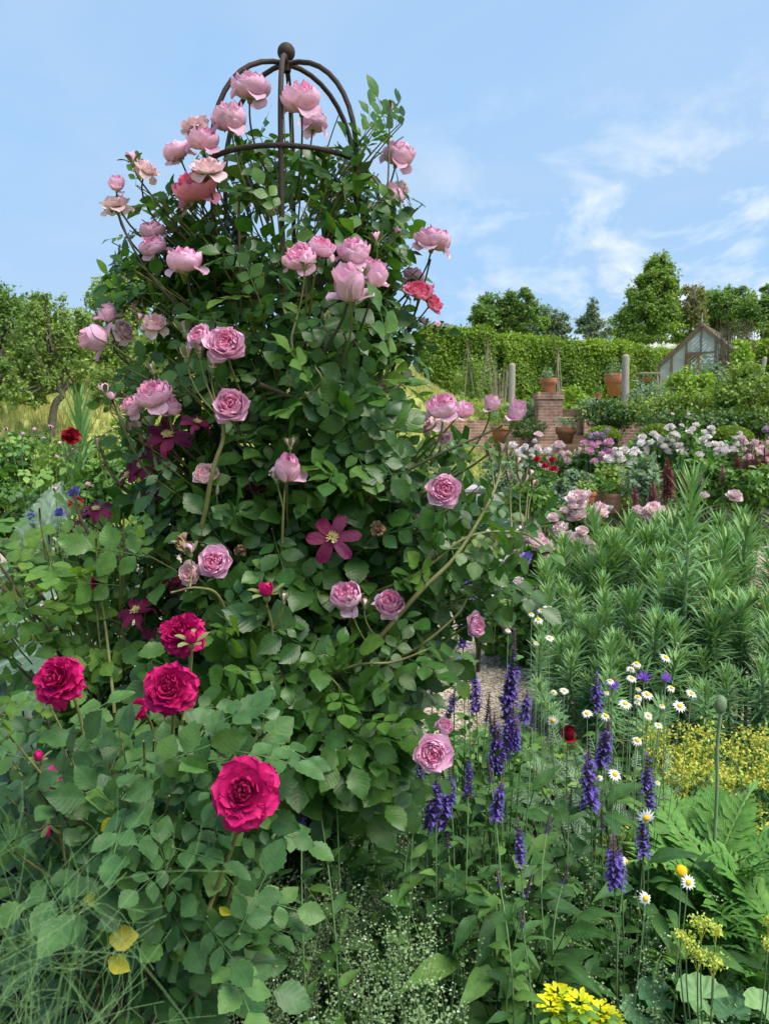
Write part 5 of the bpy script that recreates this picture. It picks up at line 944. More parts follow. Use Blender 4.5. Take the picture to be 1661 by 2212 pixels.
# ================================================================ lupins, alliums, box domes, border fillers
def lupin_mesh(mat, seed):
    r = np.random.default_rng(seed); g = Geo(); n = 150; t = np.linspace(0, 1, n); a = np.arange(n)*2.4; k = np.sin(PI*(.12+.86*t))**.6*(1-.55*t); d = np.stack([np.cos(a), np.sin(a), a*0+.4], -1); g.tube([(0, 0, -.3), (0, 0, 1)], .018, 5, .5, 1); g.inst(EYELEAF[0], np.stack([0*t, 0*t, t], -1)+d*.04*k[:, None], frames(d, np.tile(A(0, 0, 1), (n, 1))), .17*k+.02, r.random(n)); return g.mesh('flower_spike', [mat, M_GREENSTEM])
LUP = {'d': lupin_mesh(petalmat('dark_lupin_floret', [(0, (.36, .02, .10)), (1, (.24, .01, .06))]), 1), 'p': lupin_mesh(petalmat('dusky_lupin_floret', [(0, (.45, .16, .22)), (1, (.30, .08, .13))]), 2)}
def lupin(label, spikes, d, k='d'):
    b = P(np.mean([s[0] for s in spikes]), 1100, d); b[2] = float(ground(b[0], b[1])); root = thing('lupin', b, label, 'lupin', 'lupins with dark red spires'); lv = Geo()
    for x, y0, y1 in spikes:
        lo, hi = P(x, y1, d), P(x+rng.uniform(-2, 4), y0, d); o = child_of('flower_spike', LUP[k], root, mat4(lo, frame1(hi-lo), np.linalg.norm(hi-lo))); st = bez(lo, lo-A(0, 0, .2), A(lerp(lo[0], b[0], .5), b[1], b[2]), 6); part('flower_stem', Geo().tube(st, .007, 5), M_GREENSTEM, o)
        if lo[2]-b[2] > .2: leaves_on(lv, st, NARROW, .13, .0, .02)
    a = rng.uniform(0, 6.3, 60); lv.inst(FAN[1], b+np.stack([.25*np.cos(a), .25*np.sin(a), rng.uniform(.1, .6, 60)], -1), frames(np.stack([np.cos(a), np.sin(a), 0*a+.3], -1), np.tile(A(0, -.3, 1), (60, 1))), .06, rng.random(60)); part('foliage', lv, M_BORDER, root)
lupin('single short crimson lupin spire by the terracotta pots', [(1371, 1048, 1096)], 7.4); lupin('pair of crimson lupin spires behind the spiky euphorbia', [(1411, 1040, 1105), (1402, 1060, 1100)], 7.2); lupin('tall dark lupin clump with three crowded spires', [(1440, 990, 1075), (1447, 1010, 1080), (1434, 1030, 1090)], 7.6)
lupin('dusky pink lupins fading among the white peonies', [(1473, 1010, 1055), (1511, 1020, 1060), (1480, 1030, 1066)], 8.0, 'p'); lupin('tall red lupin spires in a row at the right of the border', [(1592, 975, 1030), (1612, 970, 1035), (1632, 975, 1025), (1650, 965, 1040), (1623, 985, 1045)], 8.4, 'd'); lupin('thin lupin spire standing left of the right-hand row', [(1560, 1000, 1050), (1598, 1010, 1060)], 8.2, 'p')
def allium(x, y, dm, d, label):
    p = P(x, y, d); b = A(p[0], p[1], float(ground(p[0], p[1]))); root = thing('allium', b, label, 'allium', 'round mauve alliums'); g = Geo(); n = 160; v = rdir(n); r = px2m(dm, d)*.5; g.inst(EYELEAF[0], p+v*r*.7, frames(rdir(n), v), r*.5, rng.random(n)); part('flower_head', g, petalmat('allium_floret', [(0, (.42, .30, .42)), (1, (.34, .24, .36))]), root); part('stem', Geo().tube([p, lerp(p, b, .5)+A(.01, 0, 0), b], .006, 5), M_GREENSTEM, root)
for x, y, dm, lb in [(1275, 942, 17, 'mauve allium globe leftmost in front of the box dome'), (1287, 940, 18, 'larger mauve allium globe in the middle before the box dome'), (1300, 941, 16, 'mauve allium at the right of the group of three'), (1311, 931, 14, 'small allium raised above the other three'), (1653, 927, 17, 'pale allium globe by the right edge')]: allium(x, y, dm, 11.2, lb)
def dome(label, x, y, d, rx, ry):
    c = P(x, y+ry, d); r = A(px2m(rx, d), px2m(rx, d), px2m(ry, d)*2); root = thing('box_dome', A(c[0], c[1], float(ground(c[0], c[1]))), label, 'clipped box', 'clipped box domes'); g = Geo(); v = rdir(3000); v[:, 2] = np.abs(v[:, 2]); v = v[:, :]; p = c+v*r*rng.uniform(.9, 1.02, (3000, 1)); g.inst(DIAMOND[0], p, frames(rng.normal(size=(3000, 3))+v, v+rng.normal(size=(3000, 3))*.5), .05, rng.random(3000)); part('foliage', g, M_BOX, root)
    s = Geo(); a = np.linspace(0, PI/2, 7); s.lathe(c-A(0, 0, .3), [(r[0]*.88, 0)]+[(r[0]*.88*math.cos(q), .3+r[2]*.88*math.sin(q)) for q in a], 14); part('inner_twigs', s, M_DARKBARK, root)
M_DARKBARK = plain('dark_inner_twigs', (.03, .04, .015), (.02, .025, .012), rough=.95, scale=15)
dome('clipped yellow-green box dome behind the mauve alliums', 1302, 935, 12.6, 34, 11); dome('clipped box dome behind the small white peonies', 1420, 928, 13.2, 32, 9); dome('clipped box dome nearest the right edge, behind white blooms', 1575, 935, 13, 44, 12)
# strap leaves between domes, silvery and grey fillers
def straps(label, x, y, d, n, L, mat, name='strappy_plant', cat='plant'):
    c = P(x, y, d); gz = float(ground(c[0], c[1])); root = thing(name, A(c[0], c[1], gz), label, cat); g = Geo()
    for k in range(n): a = rng.uniform(0, 6.3); Y = A(math.cos(a), math.sin(a), rng.uniform(.8, 2)); g.inst(leaf(6, 3, .03, .3, rng.uniform(.2, .7), 0, .6), A(c[0], c[1], gz)[None]+A(rng.normal()*.1, rng.normal()*.1, 0), frames(Y[None], A(-math.cos(a), -math.sin(a), .6)[None]), A(L*rng.uniform(.6, 1.1)), A(rng.random()))
    part('leaves', g, mat, root)
straps('clump of arching pale strap leaves between the box domes', 1350, 960, 11.9, 70, 1.1, M_LIME)
for i, (x, y, d, rx, ry, mt, lb) in enumerate([(1085, 1030, 10.2, 40, 40, M_GREYLEAF, 'silvery grey-leaved bush beyond the garden table'), (1245, 1055, 9.6, 34, 34, M_GREYLEAF, 'grey-green upright herb between red peonies and pots'), (1330, 1045, 9.7, 44, 40, M_LIGHTSHRUB, 'yellow-green leafy perennial behind the pots'), (1385, 1040, 8.8, 40, 48, M_GREYLEAF, 'blue-grey leafy perennial left of the lupins'), (1520, 1040, 8.6, 56, 46, M_BORDER, 'dark green peony foliage behind the lupin row'), (1620, 1055, 8.2, 50, 46, M_BORDER, 'green border foliage at the right edge below the lupins'), (1140, 1080, 8.8, 40, 34, M_BORDER, 'leafy green plant under the red peonies'), (1205, 1075, 9.0, 30, 34, M_GREYLEAF, 'pale herb with upright stems beneath the red peonies')]):
    bush('border_plant', lb, 'border plant', x, y, d, rx, ry, 1300, EYELEAF, .06 if mt is not M_BORDER else .08, mt, 'leafy perennials filling the border', 34)
# ================================================================ brick
def brickmat(name, cs, mortar, sx=1.):
    m, nt, N, lk, out = nodes(name); tx = N('ShaderNodeTexCoord'); s = N('ShaderNodeSeparateXYZ'); lk(tx.outputs['Object'], s.inputs[0]); ad = N('ShaderNodeMath', operation='ADD'); lk(s.outputs[0], ad.inputs[0]); lk(s.outputs[1], ad.inputs[1]); cb = N('ShaderNodeCombineXYZ'); lk(ad.outputs[0], cb.inputs[0]); lk(s.outputs[2], cb.inputs[1])
    br = N('ShaderNodeTexBrick'); lk(cb.outputs[0], br.inputs[0]); br.inputs['Scale'].default_value = 1; br.inputs['Brick Width'].default_value = .23; br.inputs['Row Height'].default_value = .078; br.inputs['Mortar Size'].default_value = .009; br.inputs['Color1'].default_value = (*cs[0], 1); br.inputs['Color2'].default_value = (*cs[1], 1); br.inputs['Mortar'].default_value = (*mortar, 1)
    no = N('ShaderNodeTexNoise', i2=3.5, i3=6.); lk(tx.outputs['Object'], no.inputs[0]); mr = N('ShaderNodeMapRange', i1=.3, i2=.7, i3=.45, i4=1.3); lk(no.outputs[0], mr.inputs[0]); mx = N('ShaderNodeMix', data_type='RGBA', blend_type='MULTIPLY'); mx.inputs[0].default_value = 1; lk(br.outputs[0], mx.inputs[6]); lk(mr.outputs[0], mx.inputs[7])
    bp = N('ShaderNodeBump'); bp.inputs['Strength'].default_value = .8; bp.inputs['Distance'].default_value = .012; bp.invert = True; lk(br.outputs['Fac'], bp.inputs['Height']); b = N('ShaderNodeBsdfPrincipled'); b.inputs['Roughness'].default_value = .9; lk(mx.outputs[2], b.inputs['Base Color']); lk(bp.outputs[0], b.inputs['Normal']); lk(b.outputs[0], out.inputs[0]); return m
M_BRICK = brickmat('weathered_brick', ((.46, .23, .15), (.30, .14, .10)), (.46, .41, .34)); M_TREAD = brickmat('mossy_brick', ((.22, .12, .08), (.14, .09, .06)), (.12, .12, .07))
def wall_px(x0, x1, y_top, d, th, z0, geo, d1=None, mi=0, capz=0):
    a, b = P(x0, y_top, d), P(x1, y_top, d1 or d); z1 = a[2]; dx = b-a; L = np.hypot(dx[0], dx[1]); rz = math.atan2(dx[1], dx[0]); c = (a+b)/2; geo.box((c[0]-math.sin(rz)*-th/2*-1*-1, c[1]+th/2, (z0+z1)/2), (L, th, z1-z0), rz, mi); return c, L, z1, rz
g = Geo(); c, L, z1, rz = wall_px(866, 1178, 908, 20.4, .35, .3, g); single('retaining_wall', g, M_BRICK, 'low weathered orange brick retaining wall left of the garden steps', 'brick wall')
g = Geo(); wall_px(1262, 1700, 905, 20.4, .35, .3, g); single('retaining_wall', g, M_BRICK, 'brick retaining wall right of the steps, mostly hidden by shrubs', 'brick wall')
def pier(label, x, y, d, w, z0):
    p = P(x, y, d); root = thing('brick_pier', A(p[0], p[1], z0), label, 'brick pier'); g = Geo(); g.box((p[0], p[1], (z0+p[2]-.16)/2), (w, w, p[2]-.16-z0)); part('shaft', g, M_BRICK, root); g = Geo(); g.box((p[0], p[1], p[2]-.08), (w+.06, w+.06, .16)); part('cap', g, M_BRICK, root); return p
pr1 = pier('square brick pier carrying a terracotta pot beside the steps', 1184, 849, 20.2, .62, .5)
g = Geo(); z0 = .75
for i in range(6):
    a, b = P(1196, 900, 20.0), P(1262, 900, 20.0); y = 19.6+.32*i; z = z0+.24*(i+1); g.box(((a[0]+b[0])/2, y+.8, (z+.1)/2+.0), (b[0]-a[0]+.5-.004*i, 1.6, z-.1))
single('brick_steps', g, M_TREAD, 'mossy brick steps climbing between the pier and the shrubs', 'steps')
M_TERRA = plain('terracotta', (.42, .155, .075), (.30, .12, .065), rough=.85, scale=6, bump=.15); M_TERRAOLD = plain('aged_terracotta', (.36, .19, .12), (.26, .17, .12), rough=.9, scale=5, bump=.2)
def pot(label, x, ybot, d, w, h, mat=None, scal=False, plant=None, z=None, name='terracotta_pot', cat='pot', pl=.05):
    p = P(x, ybot, d); root = thing(name, p, label, cat, 'terracotta pots'); W, H = px2m(w, d)/2, px2m(h, d); g = Geo(); g.lathe(p, [(0, 0), (W*.62, 0), (W*.86, H*.72), (W*.88, H*.76), (W*.96, H*.78), (W, H*.84), (W, H*.97), (W*.97, H), (W*.88, H), (W*.86, H*.9), (0, H*.88)], 26); part('body', g, mat or M_TERRA, root)
    if scal: g = Geo(); n = 96; g.lathe(p, [(W*.90, H*.62, 1), (W*.985, H*.70, 1), (W*1.02, H*.78, 0), (W*1.0, H*.86, 0)], n, wob=lambda a: -.07*H*np.abs(np.cos(a*9))); part('scalloped_band', g, mat or M_TERRA, root)
    g = Geo(); g.lathe(p, [(W*.86, H*.92), (0, H*.93)], 16); part('soil', g, M_SOIL, root)
    if plant is not None: g = Geo(); clumpy(g, p+A(0, 0, H*1.12), A(W*1.05, W*1.05, H*.42), 420, EYELEAF, pl, 20, .35, minz=p[2]+H*.85); part('foliage', g, plant, root)
pot('scallop-rimmed terracotta pot standing on the brick pier', 1184, 848, 20.2, 36, 30, scal=True, plant=M_GREYLEAF); pot('wide scallop-rimmed terracotta bowl at the foot of the steps', 1221, 958, 19.0, 44, 36, scal=True, plant=M_GREYLEAF)
pot('large terracotta urn by the hedge behind the tall post', 1326, 855, 24.5, 42, 46, scal=True, plant=M_GREYLEAF); pot('small slim terracotta pot below the urn', 1291, 872, 23.2, 16, 24, plant=M_BORDER); pot('terracotta pot on the low wall partly behind the rose blooms', 1078, 958, 18.6, 38, 36, plant=M_LIGHTSHRUB); pot('terracotta trough-shaped pot near the greenhouse door', 1398, 825, 27, 14, 10, plant=M_BORDER)
pot('terracotta pot on the gravel, the right one of the three near the lupins', 1323, 1107, 8.9, 42, 42, M_TERRAOLD, plant=M_BORDER, pl=.04); pot('pale aged pot between two terracotta pots on the gravel', 1291, 1098, 9.1, 36, 44, M_TERRAOLD, plant=M_BORDER, pl=.04); pot('terracotta pot tucked behind the shell pink peonies', 1268, 1102, 8.8, 36, 40, M_TERRA, plant=M_LIGHTSHRUB, pl=.04)
g = Geo(); p = P(1303, 1112, 8.5); g.lathe(p, [(0, 0), (.06, 0), (.065, .03), (.10, .07), (.105, .10), (.085, .10), (.06, .06), (0, .055)], 18); single('stone_bowl', g, plain('grey_stone', (.26, .25, .22), (.16, .16, .14), rough=.9, scale=20), 'small grey stone bowl on the gravel in front of the pots', 'bowl')
# ================================================================ posts and wire
M_OAK = plain('weathered_wood', (.36, .33, .28), (.22, .20, .17), rough=.85, scale=9, stretch=(6, 6, .6), bump=.3)
fw = P(1105, 880, 24); root = thing('wire_fence', A(fw[0], fw[1], float(ground(fw[0], fw[1]))), 'fence of round grey wooden posts joined by thin wires on the terrace', 'fence'); tops = []
for x, y0, y1, d, w in [(921, 826, 885, 24.5, 13), (1106, 784, 890, 23.5, 14), (1351, 765, 900, 21.5, 15), (1652, 770, 860, 22.5, 9)]:
    a, b = P(x, y0, d), P(x-2, y1, d); r = px2m(w, d)/2; b[2] = min(b[2], float(ground(b[0], b[1])))-.1; lean = A(.25, 0, 0) if x > 1600 else A(0, 0, 0); b = b-lean; ax = a-b; o = Geo(); o.lathe((0, 0, 0), [(r*1.04, 0), (r, np.linalg.norm(ax)-.10), (r*.9, np.linalg.norm(ax)-.04), (r*.5, np.linalg.norm(ax)-.006), (0, np.linalg.norm(ax))], 14); link('post', o.mesh('post', M_OAK), root, mat4(b, frame1(ax))); tops.append(a)
for h in (.14, .62): part('wire', Geo().tube([t-A(0, .0, h) for t in tops], .0028, 4), plain('wire', (.3, .3, .3), metal=.8, rough=.5), root)
# ================================================================ hornbeam hedge
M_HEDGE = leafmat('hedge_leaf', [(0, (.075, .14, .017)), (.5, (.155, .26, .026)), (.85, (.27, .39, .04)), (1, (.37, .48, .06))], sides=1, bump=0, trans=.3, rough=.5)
def hedge(label, pts, z_h, th, n, size=.11):
    """hedge along ground points; leaves on its faces with an uneven clipped top"""
    root = thing('hedge', pts[0], label, 'hedge', 'hornbeam hedges'); g = Geo(); core = Geo(); P_ = np.array(pts); seg = np.linalg.norm(np.diff(P_, axis=0), axis=1)
    for (a, b), L in zip(zip(P_[:-1], P_[1:]), seg):
        dr = (b-a)/L; nr = A(dr[1], -dr[0], 0); m = int(n*L/seg.sum()); t = rng.random(m); f = rng.choice(4, m, p=[.6, .22, .12, .06]); h = rng.random(m); w = rng.uniform(-.5, .5, m)
        base = a+dr*L*t[:, None]; bz = ground(base[:, 0], base[:, 1]); top = z_h+.07*np.sin(t*L*1.3)+.05*np.sin(t*L*3.1); base[:, 2] = 0
        off = np.where(f == 0, .5, np.where(f == 1, w, np.where(f == 2, -.5, w)))*th+rng.normal(size=m)*.08; hz = np.where(f == 1, top+np.abs(rng.normal(size=m))*.09, bz+(top-bz)*h); bul = .10*np.sin(t*L*2.3+hz*1.7)*(f == 0); off = off+bul
        ln = np.where(f == 3, np.where(rng.random(m) < .5, -.02, L+.02), 0); p = base+nr*off[:, None]; p[:, 2] = hz; k3 = f == 3; p[k3] = (a+dr*ln[k3][:, None])+nr*off[k3][:, None]; p[k3, 2] = hz[k3]
        nn = np.where((f == 1)[:, None], A(0, 0, 1), np.where((f == 2)[:, None], -nr, nr)); Y = rng.normal(size=(m, 3))+nn*.5-A(0, 0, .4)*(f != 1)[:, None]; k = rng.integers(0, 3, m)
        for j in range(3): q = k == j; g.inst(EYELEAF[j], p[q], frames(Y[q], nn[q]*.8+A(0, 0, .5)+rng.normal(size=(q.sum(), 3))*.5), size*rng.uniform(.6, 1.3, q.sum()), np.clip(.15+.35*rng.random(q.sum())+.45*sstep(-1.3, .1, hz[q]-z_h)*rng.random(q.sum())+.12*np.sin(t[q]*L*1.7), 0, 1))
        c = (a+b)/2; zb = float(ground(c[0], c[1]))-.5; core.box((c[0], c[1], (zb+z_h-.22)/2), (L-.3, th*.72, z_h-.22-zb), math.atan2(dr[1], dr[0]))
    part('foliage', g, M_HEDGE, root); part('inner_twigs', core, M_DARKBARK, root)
def gp(x, d): p = P(x, 900, d); return A(p[0], p[1], 0)
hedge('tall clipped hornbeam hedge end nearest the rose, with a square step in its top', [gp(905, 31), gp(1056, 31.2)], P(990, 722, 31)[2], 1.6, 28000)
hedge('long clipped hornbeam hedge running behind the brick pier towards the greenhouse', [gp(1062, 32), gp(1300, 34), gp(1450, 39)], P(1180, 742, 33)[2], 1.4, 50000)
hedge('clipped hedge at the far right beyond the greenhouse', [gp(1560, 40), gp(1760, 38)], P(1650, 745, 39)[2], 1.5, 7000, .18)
# white umbels over the hedge
g = Geo(); n = 2600; x = rng.uniform(1300, 1470, n); p = np.array([P(a, b, c) for a, b, c in zip(x, 768-rng.random(n)**1.3*22*np.clip((x-1290)/110, .2, 1), rng.uniform(41, 46, n))]); g.inst(DIAMOND[0], p, frames(rng.normal(size=(n, 3)), np.tile(A(0, -.3, 1), (n, 1))), rng.uniform(.10, .3, n), rng.random(n))
for k in range(0, n, 4): g.tube([p[k], p[k]-A(rng.normal()*.1, 0, 2.2)], .012, 3, .9, 1)
single('cow_parsley', g, [leafmat('umbel', [(0, (.50, .52, .40)), (1, (.75, .75, .68))], sides=1, bump=0, vstr=0, tcol=(1, 1, .9)), M_PALESTEM], 'creamy haze of cow parsley flowers above the hedge left of the greenhouse', 'cow parsley', None, 'stuff')
# ================================================================ trees
M_BARK = plain('tree_bark', (.16, .13, .10), (.08, .065, .05), rough=.95, scale=14, stretch=(3, 3, 1), bump=.8, dist=.03)
def tleaf(name, a, b, c): return leafmat(name, [(0, a), (.55, b), (1, c)], sides=1, bump=0, vstr=.2, trans=.42, rough=.5)
M_T1 = tleaf('fruit_tree_leaf', (0.103, 0.176, 0.052), (0.181, 0.277, 0.069), (0.323, 0.403, 0.138)); M_T2 = tleaf('orchard_leaf', (0.108, 0.188, 0.048), (0.205, 0.318, 0.072), (0.349, 0.447, 0.145)); M_T3 = tleaf('woodland_leaf', (0.073, 0.150, 0.045), (0.133, 0.234, 0.062), (0.240, 0.352, 0.098)); M_T4 = tleaf('grey_green_tree_leaf', (0.096, 0.158, 0.101), (0.162, 0.221, 0.159), (0.237, 0.284, 0.216)); M_T5 = tleaf('lime_tree_leaf', (0.090, 0.176, 0.034), (0.162, 0.271, 0.052), (0.271, 0.391, 0.086))
def tree(name, label, trunk, crowns, n, size, mat, r0=.08, group=None, cat='tree', k=38, cl=.26, T=None, limbs=10):
    n = int(n*(1.9 if size > .2 else 1.15)); size *= .66 if size > .2 else .82; k = int(k*1.5); cl *= .82
    """trunk: photo points (x,y,d) from the foot up; crowns: (x,y,d,rx,ry) ellipsoids"""
    tp = np.array([P(*q) for q in trunk]); tp[0, 2] = min(tp[0, 2], float(ground(tp[0, 0], tp[0, 1])))-.1; root = thing(name, tp[0], label, cat, group); g = Geo(); tr = spline(tp, 6); part('trunk', Geo().tube(tr, np.linspace(r0, r0*.45, len(tr)), 9), M_BARK, root); b = Geo(); A_ = sum(c[3]*c[4] for c in crowns)
    for x, y, d, rx, ry in crowns:
        c = P(x, y, d); r = A(px2m(rx, d), px2m((rx+ry)/2, d)*.85, px2m(ry, d)); w = rx*ry/A_; cc = clumpy(g, c, r, int(n*w), T or EYELEAF, size, max(10, int(k*max(w, .3))), cl, minz=float(ground(c[0], c[1]))+.1)
        for m in cc[:limbs]: s = tr[rng.integers(len(tr)//2, len(tr))]; b.tube(bez(s, lerp(s, m, .5)+A(0, 0, .1*r[2]), m, 7), np.linspace(r0*.4, r0*.08, 7), 5)
    part('branches', b, M_BARK, root); part('crown', g, mat, root)
OT = 'fruit trees on the meadow slope'
tree('fruit_tree', 'small fruit tree with a leaning bare trunk on the meadow', [(107, 932, 14), (118, 880, 14), (136, 852, 14), (122, 830, 14.1), (120, 770, 14.1)], [(105, 760, 14.2, 78, 88), (150, 700, 14.4, 44, 56), (60, 800, 14, 44, 60), (90, 665, 14.3, 36, 36), (55, 850, 13.8, 44, 34), (160, 790, 14.2, 44, 52)], 9500, .085, M_T1, .075, OT, k=80, cl=.24)
tree('fruit_tree', 'dense dark-leaved tree cut off by the left edge', [(-25, 935, 15.5), (-20, 860, 15.5), (0, 760, 15.6)], [(8, 720, 15.8, 74, 92), (-20, 800, 15.5, 70, 70), (45, 690, 16, 44, 50)], 8500, .095, M_T3, .11, OT, k=70)
tree('fruit_tree', 'tall light green tree behind the left shoulder of the climbing rose', [(250, 905, 19), (255, 840, 19), (262, 740, 19)], [(255, 680, 19, 70, 85), (285, 625, 19.3, 56, 52), (225, 735, 19, 56, 64), (320, 720, 19, 60, 90), (235, 640, 19.5, 40, 40)], 9000, .115, M_T2, .11, OT, k=90, cl=.22)
tree('fruit_tree', 'fruit tree with a forked grey trunk half behind the climbing rose', [(300, 918, 17), (270, 880, 17), (250, 850, 17)], [(270, 815, 17, 60, 48), (330, 790, 17.2, 60, 60), (220, 840, 16.8, 36, 34)], 4200, .10, M_T1, .07, OT, k=50)
tree('hedgerow_tree', 'leafy tree filling the gap between the two fruit trees further up the slope', [(180, 850, 24), (182, 760, 24)], [(178, 740, 24, 66, 62), (120, 760, 25, 60, 60), (60, 770, 25, 70, 60), (230, 770, 24, 60, 56)], 7000, .15, M_T2, .12, OT, k=70)
WT = 'trees beyond the hedge'
tree('hornbeam_tree', 'tall dense conical tree beyond the hedge, left of the greenhouse', [(1402, 775, 50), (1405, 720, 50), (1415, 600, 50)], [(1400, 710, 50, 84, 42), (1405, 675, 50, 70, 44), (1412, 640, 50, 54, 46), (1418, 605, 50, 40, 42), (1424, 578, 50, 24, 28)], 15000, .27, M_T5, .35, WT, k=130, cl=.24)
tree('cherry_tree', 'feathery-branched green tree above the hedge right of the climbing rose', [(1085, 760, 44), (1087, 700, 44), (1092, 660, 44)], [(1085, 690, 44, 70, 36), (1060, 668, 44, 40, 34), (1120, 660, 44, 44, 38), (1135, 690, 44, 52, 34), (1040, 695, 44, 32, 28)], 7000, .26, M_T3, .22, WT, k=90, cl=.2)
tree('willow', 'grey-green thin-topped tree merging with the feathery tree\'s right side', [(1185, 760, 48), (1187, 700, 48)], [(1180, 700, 48, 44, 40), (1200, 720, 48, 36, 30), (1160, 710, 48, 40, 34)], 3400, .24, M_T4, .2, WT, k=60, cl=.2)
tree('young_pine', 'slim grey-green young tree standing alone against the sky', [(1272, 760, 46), (1275, 690, 46), (1279, 655, 46)], [(1274, 712, 46, 40, 26), (1277, 690, 46, 26, 24), (1280, 668, 46, 12, 22), (1262, 695, 46, 16, 18)], 2200, .22, M_T4, .14, WT, k=50, cl=.24)
tree('woodland_tree', 'rounded dark green tree behind the greenhouse roof', [(1560, 760, 54), (1560, 700, 54)], [(1560, 680, 54, 66, 50), (1590, 650, 54, 40, 34), (1530, 660, 54, 40, 34)], 7000, .28, M_T3, .3, WT, k=80)
tree('woodland_tree', 'bushy dark tree at the far right edge of the skyline', [(1650, 760, 52), (1650, 700, 52)], [(1645, 690, 52, 56, 40), (1660, 655, 52, 26, 34), (1615, 680, 52, 40, 34)], 5000, .28, M_T3, .3, WT, k=70)
tree('bare_topped_tree', 'sparse yellowish tree between the conical tree and the dark round tree', [(1488, 770, 50), (1492, 690, 50), (1496, 620, 50)], [(1492, 660, 50, 36, 50), (1488, 705, 50, 44, 36)], 2000, .24, tleaf('sparse_leaf', (.12, .13, .05), (.19, .19, .08), (.26, .25, .12)), .12, WT, k=50, cl=.2, limbs=24)
g = Geo()
for k in range(26): x = -200+k*80+rng.uniform(-25, 25); d = rng.uniform(85, 110); c = P(x, 742 if x > 600 else 700, d); c[2] = float(ground(c[0], c[1]))+3; clumpy(g, c, A(5.5, 4, rng.uniform(4, 6.5)), 900, EYELEAF, .6, 26, .3)
single('distant_trees', g, M_T3, 'line of distant trees on the hill, reading as one dark band', 'trees', None, 'stuff')
# ================================================================ shrubs on the terrace
SH = 'shrubs on the terrace edge'
for x, y, d, rx, ry, mt, n, sz, nm, lb in [(1330, 895, 18.5, 66, 26, M_DARKSHRUB, 2600, .08, 'shrub', 'dark glossy shrub spilling over the wall right of the steps'), (1430, 885, 18.2, 80, 32, M_LIGHTSHRUB, 3200, .08, 'shrub', 'green shrub on the wall in front of the greenhouse path'), (1540, 880, 17.6, 80, 44, M_LIGHTSHRUB, 4200, .085, 'shrub', 'broad light green shrub left of the last bush on the wall'), (1620, 860, 17.2, 70, 60, M_LIGHTSHRUB, 5000, .09, 'shrub', 'tall light green bush at the right edge of the terrace'), (1480, 912, 16.8, 120, 24, M_DARKSHRUB, 3000, .08, 'shrub', 'low dark shrub hanging at the foot of the wall behind the white peonies'), (1600, 920, 16.4, 80, 26, M_DARKSHRUB, 2600, .08, 'shrub', 'dark shrub low on the right, above the peonies'),
    (1475, 838, 23, 36, 36, M_LIME, 1700, .12, 'lime_bush', 'bright lime-leaved bush in front of the greenhouse door'), (1510, 845, 22.5, 32, 34, M_LIME, 1300, .12, 'lime_bush', 'yellow-green bush right of the brightest lime bush'), (1400, 860, 21.5, 44, 28, M_GREYLEAF, 1800, .08, 'shrub', 'soft grey-green herb mass behind the tallest post'), (1290, 875, 21.0, 36, 18, M_GREYLEAF, 1000, .07, 'lavender', 'grey lavender cushion at the top of the steps'), (1140, 886, 20.8, 44, 16, M_GREYLEAF, 1600, .07, 'lavender', 'grey-green lavender mound on the wall left of the pier'), (1080, 893, 20.8, 50, 16, M_LIGHTSHRUB, 1500, .07, 'shrub', 'low green plants along the wall top between the wooden posts'), (970, 895, 21.5, 80, 16, M_LIGHTSHRUB, 1800, .08, 'shrub', 'grassy green growth on the wall top behind the pink rose cluster'),
    (1240, 862, 25, 30, 24, M_LIME, 1000, .1, 'shrub', 'bright fern-like clump in front of the dark hedge beside the steps'), (1545, 820, 24, 30, 30, M_GREYLEAF, 1000, .1, 'shrub', 'grey artichoke-like leaves beside the greenhouse wall'), (1600, 770, 25, 20, 40, M_LIME, 500, .14, 'lime_bush', 'thin yellow-leaved bush rising right of the greenhouse'), (1130, 925, 18.8, 40, 20, M_DARKSHRUB, 900, .07, 'shrub', 'dark rosemary-like bush at the foot of the brick wall')]:
    bush(nm, lb, 'shrub', x, y, d, rx, ry, n, EYELEAF, sz, mt, SH, 40, .3)
def twigs(label, x0, x1, y0, y1, d, n, mat, name, leafm=None, nl=0):
    b = P((x0+x1)/2, y1, d); b[2] = float(ground(b[0], b[1])); root = thing(name, b, label, 'shrub'); g = Geo()
    for k in range(n): e = P(rng.uniform(x0, x1), lerp(y0, y1, rng.random()**2*.6), d+rng.uniform(-.4, .4)); s = A(lerp(e[0], b[0], .35), e[1], b[2]); g.tube(bez(s, lerp(s, e, .6)+rng.normal(size=3)*.12, e, 7), np.linspace(.014, .005, 7), 4, rng.random())
    part('stems', g, mat, root)
    if leafm: l = Geo(); c = P((x0+x1)/2, (y0+y1)/2, d); clumpy(l, c, A(px2m((x1-x0)/2, d), .5, px2m((y1-y0)/2, d)), nl, EYELEAF, .06, 40, .2); part('foliage', l, leafm, root)
twigs('mass of bare brown stems beside the greenhouse', 1545, 1630, 690, 850, 26, 190, plain('bare_stems', (.20, .15, .11), (.12, .09, .07), byrnd=True), 'bare_shrub', M_T4, 500)
def wigwam(label, x, y0, y1, w, d, leaves):
    b = P(x, y1, d); b[2] = float(ground(b[0], b[1])); t = P(x, y0, d); root = thing('plant_support', b, label, 'plant support', 'wigwams of hazel sticks'); g = Geo()
    for k in range(6): a = k*PI/3; r = px2m(w, d); f = b+A(r*math.cos(a), r*math.sin(a), -.05); e = t+(t-f)*.12+rng.normal(size=3)*.05; part('stick', Geo().tube(bez(f, lerp(f, e, .5)+rng.normal(size=3)*.06, e, 6), [.022, .02, .018, .016, .014, .01], 5), M_HAZEL, root)
    if leaves: clumpy(g, lerp(b, t, .42), A(px2m(w, d)*1.1, px2m(w, d), (t[2]-b[2])*.42), leaves, EYELEAF, .10, 34, .3); part('foliage', g, M_T2, root)
